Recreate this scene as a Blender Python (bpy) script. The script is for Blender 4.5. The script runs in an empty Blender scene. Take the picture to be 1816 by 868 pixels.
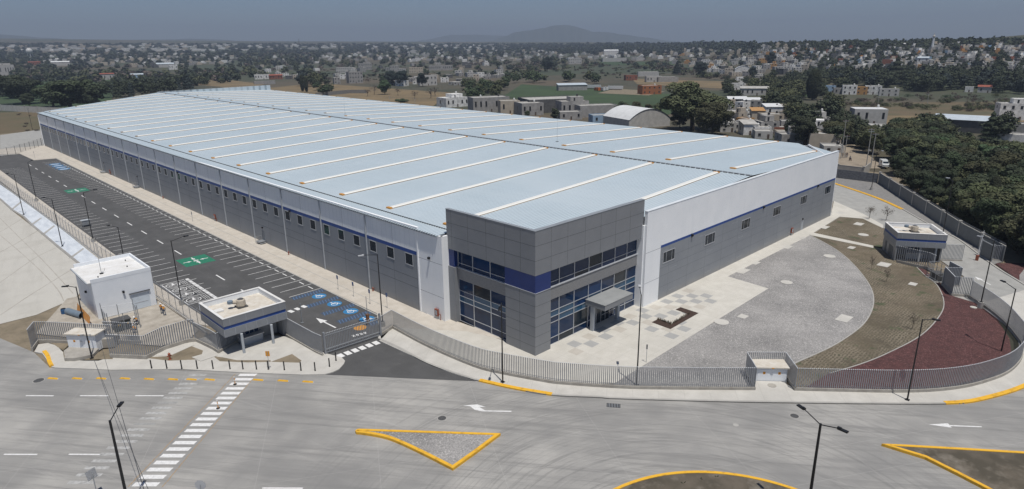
import bpy, math, random
import numpy as np
from mathutils import Vector, Matrix
SC = bpy.context.scene
COL = SC.collection
PI = math.pi
# ------------------------------------------------------------------ camera
CX, CY, F, PITCH, ROLL, YAW, H = 908.0, 434.0, 1144.8916, .297385788, -.0115706563, .791428771, 42.0
_fh = np.array([math.cos(YAW), math.sin(YAW), 0.]); _up = np.array([0, 0, 1.])
_fw = _fh*math.cos(PITCH) - _up*math.sin(PITCH); _u = _fh*math.sin(PITCH) + _up*math.cos(PITCH)
_r = np.cross(_fw, _u); RR = _r*math.cos(ROLL) + _u*math.sin(ROLL); RU = -_r*math.sin(ROLL) + _u*math.cos(ROLL); RF = _fw
CAMP = np.array([0, 0, H])
cd = bpy.data.cameras.new('camera'); cam = bpy.data.objects.new('camera', cd); COL.objects.link(cam)
cd.sensor_width = 36; cd.lens = F/1816*36; cd.clip_start = .5; cd.clip_end = 60000
m = Matrix.Identity(4)
for i in range(3):
    m[i][0] = RR[i]; m[i][1] = RU[i]; m[i][2] = -RF[i]; m[i][3] = CAMP[i]
cam.matrix_world = m; SC.camera = cam
# ------------------------------------------------------------------ light
SUNH = (-.32, -.95); SUN_EL = math.radians(72.5)
w = bpy.data.worlds.new('World'); SC.world = w; w.use_nodes = True
nt = w.node_tree; nt.nodes.clear()
sky = nt.nodes.new('ShaderNodeTexSky'); sky.sky_type = 'NISHITA'; sky.sun_disc = False
sky.sun_elevation = SUN_EL; sky.sun_rotation = math.atan2(SUNH[0], SUNH[1]); sky.dust_density = 4.0; sky.air_density = 1.0; sky.ozone_density = 5.2; sky.altitude = 2300
bg = nt.nodes.new('ShaderNodeBackground'); bg.inputs[1].default_value = .07
wo = nt.nodes.new('ShaderNodeOutputWorld'); nt.links.new(sky.outputs[0], bg.inputs[0]); nt.links.new(bg.outputs[0], wo.inputs[0])
ld = bpy.data.lights.new('sun', 'SUN'); ld.energy = 4.1; ld.angle = math.radians(.53); ld.color = (1, .955, .89)
sun = bpy.data.objects.new('sun', ld); COL.objects.link(sun)
_hn = math.hypot(*SUNH)
sd = Vector((SUNH[0]/_hn*math.cos(SUN_EL), SUNH[1]/_hn*math.cos(SUN_EL), math.sin(SUN_EL)))
sun.rotation_euler = sd.to_track_quat('Z', 'Y').to_euler(); sun.location = (0, 0, 300)
SC.view_settings.view_transform = 'Standard'; SC.view_settings.look = 'None'; SC.view_settings.exposure = 0.0; SC.view_settings.gamma = 1
SC.cycles.max_bounces = 6; SC.cycles.transparent_max_bounces = 16; SC.cycles.volume_bounces = 0
SC.cycles.volume_step_rate = 4; SC.cycles.use_adaptive_sampling = True
HAZE_D = 1.5e-4; HAZE_C = (.48, .57, .72)
# ------------------------------------------------------------------ picture-to-place helpers (surveying only)
def ray(x, y): return RF + RR*(x-CX)/F - RU*(y-CY)/F
def G(x, y, z=0.):
    d = ray(x, y); return CAMP + d*((z-H)/d[2])
def onX(x, y, X): d = ray(x, y); return CAMP + d*(X/d[0])
def onY(x, y, Y): d = ray(x, y); return CAMP + d*(Y/d[1])
def proj(p):
    q = np.array(p, float) - CAMP; w_ = q@RF; return (CX+F*(q@RR)/w_, CY-F*(q@RU)/w_)
def Zat(bx, by, ty, z0=0.):
    g = G(bx, by, z0); lo, hi = 0, 90
    for _ in range(40):
        mm = (lo+hi)/2
        if proj(g+[0, 0, mm])[1] > ty: lo = mm
        else: hi = mm
    return lo
def sm(a, b, x):
    t = min(1, max(0, (x-a)/(b-a))); return t*t*(3-2*t)
# terrain: azimuth (deg, left positive, about the view direction) -> (ramp start, ramp end, far height)
TER = [(-180, 900, 1700, 60), (-50, 700, 1500, 66), (-39, 650, 1400, 55), (-34, 650, 1350, 44), (-21, 700, 1700, 42), (-14, 900, 3200, 46), (0, 900, 6500, 84), (21, 900, 7000, 118), (38, 900, 7000, 150), (60, 900, 7000, 150), (180, 900, 7000, 60)]
def T(x, y):
    d = math.hypot(x, y); a = math.degrees(math.atan2(y, x)-YAW); a = (a+180) % 360-180
    for i in range(len(TER)-1):
        if a <= TER[i+1][0]:
            t = (a-TER[i][0])/(TER[i+1][0]-TER[i][0]); v = [TER[i][k]*(1-t)+TER[i+1][k]*t for k in (1, 2, 3)]; break
    s, e, zf = v
    z = -.3 + (zf+.3)*sm(s, e, d)
    if d > e*1.05: z += -12*sm(e*1.05, e*1.8, d)
    return z
def Gt(x, y):
    d = ray(x, y); h = math.hypot(d[0], d[1]); d = d/h; t = 60.
    while t < 11500:
        p = CAMP+d*t
        if p[2] < T(p[0], p[1]): break
        t *= 1.012
    lo, hi = t/1.012, t
    for _ in range(14):
        mm = (lo+hi)/2; p = CAMP+d*mm
        if p[2] < T(p[0], p[1]): hi = mm
        else: lo = mm
    p = CAMP+d*hi; p[2] = T(p[0], p[1]); return p
# ------------------------------------------------------------------ materials
MATS = {}
def mat(name, col, rough=.8, col2=None, scale=1., metal=0., bump=0., spec=.5, coord='pos', detail=4, contrast=(.35, .65), stretch=None):
    if name in MATS: return MATS[name]
    mt = bpy.data.materials.new(name); mt.use_nodes = True; n = mt.node_tree; b = n.nodes['Principled BSDF']
    b.inputs['Roughness'].default_value = rough; b.inputs['Metallic'].default_value = metal
    b.inputs['Specular IOR Level'].default_value = spec
    b.inputs['Base Color'].default_value = (*col, 1)
    if col2 is None: col2 = tuple(c*.88 for c in col)
    if coord == 'pos': c = n.nodes.new('ShaderNodeNewGeometry').outputs['Position']
    else: c = n.nodes.new('ShaderNodeTexCoord').outputs['Object']
    if stretch:
        for q in (0, 1):
            mp = n.nodes.new('ShaderNodeMapping')
            if q: mp.inputs['Scale'].default_value = stretch[:3]
            elif len(stretch) > 3: mp.inputs['Rotation'].default_value = (0, 0, stretch[3])
            n.links.new(c, mp.inputs[0]); c = mp.outputs[0]
    ns = n.nodes.new('ShaderNodeTexNoise'); ns.inputs['Scale'].default_value = scale; ns.inputs['Detail'].default_value = detail; ns.inputs['Roughness'].default_value = .62
    n.links.new(c, ns.inputs['Vector'])
    r = n.nodes.new('ShaderNodeValToRGB'); r.color_ramp.elements[0].position = contrast[0]; r.color_ramp.elements[1].position = contrast[1]
    r.color_ramp.elements[0].color = (*col2, 1); r.color_ramp.elements[1].color = (*col, 1)
    n.links.new(ns.outputs['Fac'], r.inputs[0]); n.links.new(r.outputs[0], b.inputs['Base Color'])
    if bump:
        bp = n.nodes.new('ShaderNodeBump'); bp.inputs['Strength'].default_value = bump; bp.inputs['Distance'].default_value = .05
        n.links.new(ns.outputs['Fac'], bp.inputs['Height']); n.links.new(bp.outputs[0], b.inputs['Normal'])
    mt['ramp'] = r.name; MATS[name] = mt; return mt
def N(mt, t, **kw):
    nd = mt.node_tree.nodes.new(t)
    for k, v in kw.items(): setattr(nd, k, v)
    return nd
def L(mt, a, b): mt.node_tree.links.new(a, b)
def base_src(mt): return mt.node_tree.nodes['Principled BSDF'].inputs['Base Color'].links[0].from_socket
def mix_in(mt, fac, col, mode='MIX', amt=1.):
    """mix colour over the current base colour by socket fac"""
    mx = N(mt, 'ShaderNodeMix', data_type='RGBA', blend_type=mode)
    if amt != 1.:
        mu = N(mt, 'ShaderNodeMath', operation='MULTIPLY'); L(mt, fac, mu.inputs[0]); mu.inputs[1].default_value = amt; fac = mu.outputs[0]
    src = base_src(mt)
    L(mt, fac, mx.inputs[0]); L(mt, src, mx.inputs[6]); mx.inputs[7].default_value = (*col, 1)
    L(mt, mx.outputs[2], mt.node_tree.nodes['Principled BSDF'].inputs['Base Color'])
def math_(mt, op, a, b=None, c=None):
    nd = N(mt, 'ShaderNodeMath', operation=op)
    for i, v in enumerate((a, b, c)):
        if v is None: continue
        if isinstance(v, (int, float)): nd.inputs[i].default_value = v
        else: L(mt, v, nd.inputs[i])
    return nd.outputs[0]
def ramp(mt, fac, p0, p1):
    mr = N(mt, 'ShaderNodeMapRange'); L(mt, fac, mr.inputs[0]); mr.inputs[1].default_value = p0; mr.inputs[2].default_value = p1; return mr.outputs[0]
def pos(mt):
    g = N(mt, 'ShaderNodeNewGeometry'); s = N(mt, 'ShaderNodeSeparateXYZ'); L(mt, g.outputs['Position'], s.inputs[0]); return g.outputs['Position'], s.outputs
def noise(mt, vec, scale, detail=3, stretch=None, rough=.6):
    if stretch:
        for q in (0, 1):
            mp = N(mt, 'ShaderNodeMapping')
            if q: mp.inputs['Scale'].default_value = stretch[:3]
            elif len(stretch) > 3: mp.inputs['Rotation'].default_value = (0, 0, stretch[3])
            L(mt, vec, mp.inputs[0]); vec = mp.outputs[0]
    n_ = N(mt, 'ShaderNodeTexNoise'); n_.inputs['Scale'].default_value = scale; n_.inputs['Detail'].default_value = detail; n_.inputs['Roughness'].default_value = rough
    L(mt, vec, n_.inputs['Vector']); return n_.outputs['Fac']
def joints(mt, col, px, py, wdt=.03, rot=0., amt=.6, off=(0, 0)):
    """slab joints: thin lines every px/py metres"""
    P, _ = pos(mt); mp = N(mt, 'ShaderNodeMapping'); mp.inputs['Rotation'].default_value = (0, 0, rot); mp.inputs['Location'].default_value = (off[0], off[1], 0); L(mt, P, mp.inputs[0])
    s = N(mt, 'ShaderNodeSeparateXYZ'); L(mt, mp.outputs[0], s.inputs[0]); res = None
    for o, p in ((s.outputs[0], px), (s.outputs[1], py)):
        if not p: continue
        f = math_(mt, 'PINGPONG', o, p/2); l = math_(mt, 'LESS_THAN', f, wdt)
        res = l if res is None else math_(mt, 'MAXIMUM', res, l)
    mix_in(mt, res, col, amt=amt)
# ------------------------------------------------------------------ mesh builder
class MB:
    def __init__(s): s.v = []; s.f = []; s.m = []; s.mi = 0
    def add(s, vs, fs):
        o = len(s.v); s.v += [tuple(map(float, p)) for p in vs]
        for f in fs: s.f.append(tuple(i+o for i in f)); s.m.append(s.mi)
        return s
    def box(s, x0, y0, z0, x1, y1, z1):
        return s.add([(x0, y0, z0), (x1, y0, z0), (x1, y1, z0), (x0, y1, z0), (x0, y0, z1), (x1, y0, z1), (x1, y1, z1), (x0, y1, z1)],
                     [(0, 3, 2, 1), (4, 5, 6, 7), (0, 1, 5, 4), (1, 2, 6, 5), (2, 3, 7, 6), (3, 0, 4, 7)])
    def obox(s, c, hx, hy, z0, z1, a=0.):
        ca, sa = math.cos(a), math.sin(a); q = []
        for z in (z0, z1):
            for sx, sy in ((-1, -1), (1, -1), (1, 1), (-1, 1)):
                x, y = sx*hx, sy*hy; q.append((c[0]+x*ca-y*sa, c[1]+x*sa+y*ca, z))
        return s.add(q, [(0, 3, 2, 1), (4, 5, 6, 7), (0, 1, 5, 4), (1, 2, 6, 5), (2, 3, 7, 6), (3, 0, 4, 7)])
    def prism(s, pts, z0, z1, top=True, bottom=True):
        n = len(pts); A = sum(pts[i][0]*pts[(i+1) % n][1]-pts[(i+1) % n][0]*pts[i][1] for i in range(n))
        if A < 0: pts = pts[::-1]
        zz0 = z0 if not callable(z0) else None
        vs = [(p[0], p[1], z0) for p in pts]+[(p[0], p[1], z1) for p in pts]
        fs = [(i, (i+1) % n, n+(i+1) % n, n+i) for i in range(n)]
        if top: fs.append(tuple(range(n, 2*n)))
        if bottom: fs.append(tuple(range(n-1, -1, -1)))
        return s.add(vs, fs)
    def sheet(s, pts, z):
        n = len(pts); A = sum(pts[i][0]*pts[(i+1) % n][1]-pts[(i+1) % n][0]*pts[i][1] for i in range(n))
        if A < 0: pts = pts[::-1]
        return s.add([(p[0], p[1], z) for p in pts], [tuple(range(n))])
    def poly3(s, pts): return s.add(pts, [tuple(range(len(pts)))])
    def tube(s, a, b, r0, r1=None, n=8, caps=True):
        r1 = r0 if r1 is None else r1; a = Vector(a); b = Vector(b); d = (b-a)
        if d.length < 1e-6: return s
        q = d.to_track_quat('Z', 'Y'); vs = []
        for c, r in ((a, r0), (b, r1)):
            for i in range(n):
                t = 2*PI*i/n; vs.append(c+q@Vector((math.cos(t)*r, math.sin(t)*r, 0)))
        fs = [(i, (i+1) % n, n+(i+1) % n, n+i) for i in range(n)]
        if caps: fs += [tuple(range(n-1, -1, -1)), tuple(range(n, 2*n))]
        return s.add(vs, fs)
    def lathe(s, c, prof, n=12):
        vs = []; k = len(prof)
        for r, z in prof:
            for i in range(n):
                t = 2*PI*i/n; vs.append((c[0]+r*math.cos(t), c[1]+r*math.sin(t), c[2]+z))
        fs = [(j*n+i, j*n+(i+1) % n, (j+1)*n+(i+1) % n, (j+1)*n+i) for j in range(k-1) for i in range(n)]
        fs += [tuple(range(n-1, -1, -1)), tuple(range((k-1)*n, k*n))]
        return s.add(vs, fs)
    def wall(s, path, th, z0, z1, closed=False):
        """vertical wall following a plan path, thickness th"""
        n = len(path)
        for i in range(n-1 if not closed else n):
            a = np.array(path[i][:2]); b = np.array(path[(i+1) % n][:2]); d = b-a; l = np.hypot(*d)
            if l < 1e-4: continue
            d = d/l; nn = np.array([-d[1], d[0]])*th/2; e = d*(th*.3)
            q = [a-nn-e, b-nn+e, b+nn+e, a+nn-e]
            s.prism([tuple(x) for x in q], z0, z1+(.0017*(i % 2)))
        return s
    def build(s, name, mts, parent=None, origin=None, smooth=False):
        me = bpy.data.meshes.new(name)
        if origin is None or parent is not None:
            rt = parent
            while rt is not None and rt.parent is not None: rt = rt.parent
            origin = rt.location if rt is not None and rt.get('worldloc') else (0, 0, 0)
        me.from_pydata([(x-origin[0], y-origin[1], z-origin[2]) for x, y, z in s.v], [], s.f)
        if not isinstance(mts, (list, tuple)): mts = [mts]
        for q in mts: me.materials.append(q)
        me.polygons.foreach_set('material_index', s.m)
        if smooth: me.polygons.foreach_set('use_smooth', [True]*len(s.f))
        me.update(); o = bpy.data.objects.new(name, me); COL.objects.link(o)
        if parent is not None: o.parent = parent
        return o
def tag(o, label=None, cat=None, group=None, kind=None):
    if label: o['label'] = label
    if cat: o['category'] = cat
    if group: o['group'] = group
    if kind: o['kind'] = kind
    return o
def thing(name, label, cat, loc=(0, 0, 0), rz=0., group=None, world=True):
    """Empty at the thing's base. world=True: parts are given in world coordinates"""
    o = bpy.data.objects.new(name, None); COL.objects.link(o); o.location = tuple(map(float, loc)); o.rotation_euler = (0, 0, rz); o.empty_display_size = .5
    if world: o['worldloc'] = 1
    return tag(o, label, cat, group)
def copy_tree(o, parent=None):
    c = o.copy(); COL.objects.link(c); c.parent = parent
    for ch in [x for x in o.children]: copy_tree(ch, c)
    return c
def struct(name, mb, mt, **k):
    return tag(mb.build(name, mt, **k), kind='structure')
def PX(pts, z=0.): return [tuple(G(x, y, z)[:2]) for x, y in pts]
def crv(pts, k=6):
    """Catmull-Rom through plan points"""
    P = [np.array(p[:2], float) for p in pts]; out = []
    for i in range(len(P)-1):
        p0 = P[max(i-1, 0)]; p1 = P[i]; p2 = P[i+1]; p3 = P[min(i+2, len(P)-1)]
        for j in range(k):
            t = j/k; out.append(tuple(.5*((2*p1)+(-p0+p2)*t+(2*p0-5*p1+4*p2-p3)*t*t+(-p0+3*p1-3*p2+p3)*t**3)))
    out.append(tuple(P[-1])); return out
def offset(path, d):
    P = [np.array(p[:2], float) for p in path]; out = []
    for i in range(len(P)):
        a = P[max(i-1, 0)]; b = P[min(i+1, len(P)-1)]; t = b-a; t = t/(np.hypot(*t)+1e-9); out.append(tuple(P[i]+np.array([-t[1], t[0]])*d))
    return out
def strip(path, w_, z0, z1, mb=None, side=1):
    """prismatic kerb strip from the path to its offset"""
    mb = mb or MB(); q = offset(path, w_*side)
    n = len(path); vs = []
    for a, b in zip(path, q): vs += [(a[0], a[1], z0), (a[0], a[1], z1), (b[0], b[1], z1), (b[0], b[1], z0)]
    fs = []
    for i in range(n-1):
        for k in range(4): fs.append((4*i+k, 4*i+(k+1) % 4, 4*(i+1)+(k+1) % 4, 4*(i+1)+k))
    fs += [(3, 2, 1, 0), (4*n-4, 4*n-3, 4*n-2, 4*n-1)]
    if side > 0: fs = [f[::-1] for f in fs]
    return mb.add(vs, fs)
def resample(path, step):
    P = [np.array(p[:2], float) for p in path]; out = []; acc = 0.
    for a, b in zip(P[:-1], P[1:]):
        l = np.hypot(*(b-a))
        if l < 1e-6: continue
        t = acc
        while t < l:
            out.append((a+(b-a)*t/l, math.atan2(b[1]-a[1], b[0]-a[0]))); t += step
        acc = t-l
    return out
RN = random.Random(7)
# ------------------------------------------------------------------ material list
M_road = mat('road_concrete', (.395, .383, .357), .85, (.27, .265, .253), .16, detail=7, contrast=(.3, .72), bump=.05)
P_, S_ = pos(M_road)
RC = G(1243, 1010)   # centre the lorries turn around
dx = math_(M_road, 'SUBTRACT', S_[0], float(RC[0])); dy = math_(M_road, 'SUBTRACT', S_[1], float(RC[1]))
rad = math_(M_road, 'SQRT', math_(M_road, 'ADD', math_(M_road, 'MULTIPLY', dx, dx), math_(M_road, 'MULTIPLY', dy, dy)))
ang = math_(M_road, 'ARCTAN2', dy, dx)
cmb = N(M_road, 'ShaderNodeCombineXYZ'); L(M_road, math_(M_road, 'MULTIPLY', rad, 2.2), cmb.inputs[0]); L(M_road, math_(M_road, 'MULTIPLY', ang, 1.6), cmb.inputs[1])
st = noise(M_road, cmb.outputs[0], 1.0, 6, rough=.75)
near = ramp(M_road, rad, 52, 26)
mix_in(M_road, math_(M_road, 'MULTIPLY', ramp(M_road, st, .5, .74), near), (.105, .105, .103), amt=.8)
cmb2 = N(M_road, 'ShaderNodeCombineXYZ'); L(M_road, math_(M_road, 'MULTIPLY', rad, 3.4), cmb2.inputs[0]); L(M_road, math_(M_road, 'MULTIPLY', ang, 1.1), cmb2.inputs[1]); cmb2.inputs[2].default_value = 7
st2 = noise(M_road, cmb2.outputs[0], 1.0, 3)
mix_in(M_road, math_(M_road, 'MULTIPLY', ramp(M_road, st2, .62, .72), near), (.5, .49, .47), amt=.35)
RA = math.atan2(43.4-89.7, 57.6-23.8)   # direction of the street along the front
P_, _ = pos(M_road)
s3 = noise(M_road, P_, 1.0, 6, (.05, 1.1, 1, -RA), .7)
mix_in(M_road, ramp(M_road, s3, .47, .66), (.16, .158, .153), amt=.6)
s3b = noise(M_road, P_, 1.0, 5, (.04, 1.6, 1, -RA+.3), .7)
mix_in(M_road, ramp(M_road, s3b, .56, .7), (.45, .44, .42), amt=.3)
s4 = noise(M_road, P_, .06, 3); mix_in(M_road, ramp(M_road, s4, .42, .6), (.2, .198, .192), amt=.65)
s5 = noise(M_road, P_, 2.5, 5); mix_in(M_road, ramp(M_road, s5, .66, .76), (.2, .195, .185), amt=.35)
joints(M_road, (.42, .41, .39), 4.6, 12.3, .03, -RA+1.17, .3)
joints(M_road, (.12, .12, .12), 0, 4.1, .018, -RA, .3)

def concrete(name, c, c2, jx=0, jy=0, rot=0., sc=.5, off=(0, 0), amt=.35):
    mt = mat(name, c, .85, c2, sc, detail=7, contrast=(.3, .7), bump=.04)
    P, _ = pos(mt); n = noise(mt, P, 3.5, 5); mix_in(mt, ramp(mt, n, .6, .75), tuple(k*.62 for k in c), amt=.28)
    n2 = noise(mt, P, .12, 4); mix_in(mt, ramp(mt, n2, .5, .68), tuple(k*.74 for k in c), amt=.42)
    if jx or jy: joints(mt, tuple(k*.45 for k in c), jx, jy, .02, rot, amt, off)
    return mt
M_walk = concrete('sidewalk_concrete', (.53, .515, .475), (.44, .425, .39), 3.2, 0, -RA)
M_plaza = concrete('plaza_concrete', (.56, .54, .49), (.48, .46, .41), 3.0, 3.0)
M_walk2 = concrete('walk_concrete', (.55, .51, .45), (.44, .40, .34), 0, 5.3, off=(0, 1))
M_kerb = concrete('kerb_concrete', (.42, .41, .38), (.33, .32, .30))
M_roadR = concrete('inner_road_concrete', (.37, .365, .345), (.28, .28, .265), 4.5, 4.5, .9)
M_slab = concrete('slab_concrete', (.53, .515, .47), (.42, .405, .365), sc=.12)
P_, _ = pos(M_slab); n_ = noise(M_slab, P_, 1., 6, (.35, .03, 1, .2), .7); mix_in(M_slab, ramp(M_slab, n_, .48, .7), (.36, .345, .31), amt=.5)
M_slope = mat('white_lining', (.62, .66, .7), .75, (.48, .52, .57), .8, detail=6, stretch=(1, .25, 1, .1))
M_asph = mat('asphalt', (.088, .088, .088), .9, (.062, .062, .062), .25, detail=6, contrast=(.3, .7), bump=.05)
P_, _ = pos(M_asph); n_ = noise(M_asph, P_, 9, 4); mix_in(M_asph, ramp(M_asph, n_, .55, .75), (.11, .11, .11), amt=.35)
n_ = noise(M_asph, P_, 1., 4, (.6, .06, 1)); mix_in(M_asph, ramp(M_asph, n_, .5, .72), (.1, .1, .1), amt=.5)
n_ = noise(M_asph, P_, .5, 5); mix_in(M_asph, ramp(M_asph, n_, .6, .72), (.12, .118, .113), amt=.45)
M_white = mat('road_paint', (.72, .72, .71), .7, (.58, .58, .57), 3., detail=5, contrast=(.35, .55))
M_faded = mat('worn_paint', (.44, .44, .43), .8, (.27, .27, .26), 2.2, detail=7, contrast=(.35, .6))
M_yel = mat('yellow_paint', (.75, .42, .03), .6, (.5, .27, .03), 1.6, detail=6, contrast=(.3, .5))
M_green = mat('green_paint', (.02, .19, .11), .7, (.018, .15, .09), 2.)
M_blue = mat('blue_paint', (.03, .2, .42), .6, (.03, .17, .36), 2.)
M_hatch = mat('blue_hatch_paint', (.055, .085, .14), .8, (.042, .055, .08), 1.5, detail=6)
M_grav = mat('grey_gravel', (.30, .29, .28), .95, (.20, .195, .19), .12, detail=3, contrast=(.35, .62), bump=.2)
P_, _ = pos(M_grav)
vo = N(M_grav, 'ShaderNodeTexVoronoi'); vo.inputs['Scale'].default_value = 9; L(M_grav, P_, vo.inputs['Vector'])
sx = N(M_grav, 'ShaderNodeSeparateColor'); L(M_grav, vo.outputs['Color'], sx.inputs[0])
mix_in(M_grav, ramp(M_grav, sx.outputs[0], .72, .95), (.6, .58, .55), amt=.5); mix_in(M_grav, ramp(M_grav, sx.outputs[1], .68, .95), (.09, .088, .085), amt=.5)
n_ = noise(M_grav, P_, 1., 4, (.35, .07, 1, -.6)); mix_in(M_grav, ramp(M_grav, n_, .5, .66), (.2, .195, .19), amt=.35)
n_ = noise(M_grav, P_, 4.6, 2); mix_in(M_grav, ramp(M_grav, n_, .54, .7), (.42, .41, .39), amt=.4)
M_red = mat('red_gravel', (.085, .034, .032), .95, (.055, .023, .022), .9, detail=4, bump=.2)
P_, _ = pos(M_red); vo = N(M_red, 'ShaderNodeTexVoronoi'); vo.inputs['Scale'].default_value = 9; L(M_red, P_, vo.inputs['Vector'])
sx = N(M_red, 'ShaderNodeSeparateColor'); L(M_red, vo.outputs['Color'], sx.inputs[0]); mix_in(M_red, ramp(M_red, sx.outputs[0], .8, .99), (.24, .12, .11), amt=.65)
M_grass = mat('grass_pavers', (.135, .108, .075), .95, (.082, .068, .046), .11, detail=6, contrast=(.38, .6), bump=.2)
P_, _ = pos(M_grass)
nz = noise(M_grass, P_, .5, 3); nn = N(M_grass, 'ShaderNodeVectorMath', operation='ADD'); L(M_grass, P_, nn.inputs[0]); cv = N(M_grass, 'ShaderNodeCombineXYZ'); L(M_grass, math_(M_grass, 'MULTIPLY', nz, 1.4), cv.inputs[0]); L(M_grass, math_(M_grass, 'MULTIPLY', nz, 1.1), cv.inputs[1]); L(M_grass, cv.outputs[0], nn.inputs[1])
br = N(M_grass, 'ShaderNodeTexBrick'); L(M_grass, nn.outputs[0], br.inputs['Vector']); br.inputs['Scale'].default_value = 1.; br.inputs['Brick Width'].default_value = .8; br.inputs['Row Height'].default_value = .42; br.inputs['Mortar Size'].default_value = .11; br.inputs['Mortar Smooth'].default_value = .3
n_ = noise(M_grass, P_, .13, 4); n2_ = noise(M_grass, P_, 1.2, 4)
mk = math_(M_grass, 'MULTIPLY', math_(M_grass, 'SUBTRACT', 1, br.outputs['Fac']), ramp(M_grass, math_(M_grass, 'ADD', math_(M_grass, 'MULTIPLY', n_, .7), math_(M_grass, 'MULTIPLY', n2_, .3)), .42, .56))
mkm = math_(M_grass, 'MULTIPLY', br.outputs['Fac'], ramp(M_grass, math_(M_grass, 'ADD', math_(M_grass, 'MULTIPLY', n_, .7), math_(M_grass, 'MULTIPLY', n2_, .3)), .42, .56))
mix_in(M_grass, mkm, (.26, .225, .165), amt=.6)
n_ = noise(M_grass, P_, .22, 6, rough=.75); mix_in(M_grass, ramp(M_grass, n_, .47, .62), (.085, .072, .045), amt=.7)
n_ = noise(M_grass, P_, 2.2, 5, rough=.8); mix_in(M_grass, ramp(M_grass, n_, .52, .66), (.2, .17, .12), amt=.45)
n_ = noise(M_grass, P_, .3, 5); mix_in(M_grass, ramp(M_grass, n_, .58, .66), (.035, .06, .02), amt=.7)
M_dirt = mat('dry_dirt', (.25, .205, .145), .95, (.15, .125, .085), .4, detail=7, bump=.1)
P_, _ = pos(M_dirt); n_ = noise(M_dirt, P_, .8, 6); mix_in(M_dirt, ramp(M_dirt, n_, .56, .68), (.1, .095, .05), amt=.5)
M_stone = mat('stone_paving', (.24, .235, .225), .9, (.17, .165, .16), 2.5, detail=5)
# roof sheet: light bluish coated steel, ribs running down the slope
M_roof = mat('roof_sheet', (.545, .625, .67), .4, (.50, .58, .62), .08, detail=5, spec=.5)
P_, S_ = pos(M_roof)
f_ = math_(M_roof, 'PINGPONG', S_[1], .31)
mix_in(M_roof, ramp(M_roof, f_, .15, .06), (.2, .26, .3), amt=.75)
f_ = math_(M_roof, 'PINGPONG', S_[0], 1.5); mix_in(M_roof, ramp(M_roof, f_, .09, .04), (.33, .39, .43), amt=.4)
n_ = noise(M_roof, P_, 1., 4, (.02, .9, 1)); mix_in(M_roof, ramp(M_roof, n_, .5, .7), (.46, .52, .555), amt=.5)
n_ = noise(M_roof, P_, .035, 4, (1, .3, 1)); mix_in(M_roof, ramp(M_roof, n_, .48, .62), (.50, .565, .60), amt=.6)
M_edge = mat('roof_trim', (.30, .34, .38), .5)
M_sky = mat('skylight_sheet', (.74, .75, .72), .45, (.74, .73, .68), .5)
M_rust_shade = mat('skylight_flashing_shade', (.26, .16, .08), .7, (.34, .24, .15), 1.)  # rusty brown; on the skylight sides it also paints their shadow lines
M_orange = mat('orange_closure', (.6, .28, .05), .6)
M_wallg = mat('wall_grey', (.25, .265, .285), .7, (.225, .24, .26), .25, detail=5)
P_, _ = pos(M_wallg); n_ = noise(M_wallg, P_, 1., 5, (.5, .5, .06)); mix_in(M_wallg, ramp(M_wallg, n_, .52, .7), (.26, .28, .3), amt=.3)
M_wallw = mat('wall_white', (.87, .885, .895), .65, (.82, .84, .855), .3, detail=5)
P_, _ = pos(M_wallw); n_ = noise(M_wallw, P_, 1., 5, (.7, .7, .05)); mix_in(M_wallw, ramp(M_wallw, n_, .55, .72), (.74, .77, .79), amt=.35)
P_, S_ = pos(M_wallg); _d = noise(M_wallg, P_, .9, 4); mix_in(M_wallg, math_(M_wallg, 'MULTIPLY', ramp(M_wallg, S_[2], 1.3, .1), _d), (.36, .33, .28), amt=.7)
M_stripe = mat('stripe_blue', (.012, .062, .27), .5)
M_joint = mat('joint_dark', (.08, .085, .095), .8)
M_jointl = mat('joint_light', (.4, .43, .46), .8)
M_clad = mat('cladding_grey', (.225, .235, .25), .4, (.205, .215, .23), .4, metal=.0)
M_clad2 = mat('stone_band', (.27, .27, .27), .6, (.18, .18, .185), 4., detail=6, stretch=(1, 1, 7))
M_bluec = mat('cladding_blue', (.008, .03, .16), .35)
M_glass = mat('tinted_glass', (.008, .03, .085), .05, (.007, .024, .066), .2, spec=.35)
M_glassb = mat('blue_glass', (.012, .04, .115), .08, (.01, .034, .095), .2, spec=.35)
M_glasst = mat('teal_glass', (.028, .095, .18), .08, (.024, .08, .15), .2, spec=.35)
M_glassd = mat('dark_pane', (.018, .028, .04), .12, (.012, .019, .028), .5, spec=.35)
M_frame = mat('aluminium', (.55, .57, .6), .4, metal=.4)
M_fence = mat('fence_grey', (.25, .262, .28), .5, (.22, .232, .25), 1.)
M_fencel = mat('fence_cap', (.62, .64, .66), .5)
M_base = concrete('base_wall', (.40, .38, .34), (.27, .25, .22), sc=1.2)
M_black = mat('black_metal', (.012, .012, .013), .45)
M_lampw = mat('lamp_grey', (.5, .51, .52), .4)
M_galv = mat('galvanised', (.42, .44, .46), .4, metal=.5)
M_blk = concrete('concrete_block', (.235, .23, .22), (.18, .175, .165), sc=.8)
M_cap = concrete('precast_cap', (.42, .41, .38), (.34, .33, .31))
M_orng = mat('orange_sticker', (.75, .33, .03), .6)
M_redp = mat('rusty_red', (.30, .07, .03), .6, (.2, .06, .03), 3)
M_wbld = mat('white_stucco', (.80, .83, .86), .7, (.74, .775, .81), .6, detail=6)
M_wtop = mat('white_roof_coat', (.74, .74, .73), .7, (.64, .63, .60), .7, detail=6)
M_cream = mat('dusty_roof', (.62, .59, .53), .8, (.50, .45, .37), .9, detail=6)
M_ac = mat('machine_beige', (.50, .45, .37), .6, (.4, .35, .28), 4)
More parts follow.
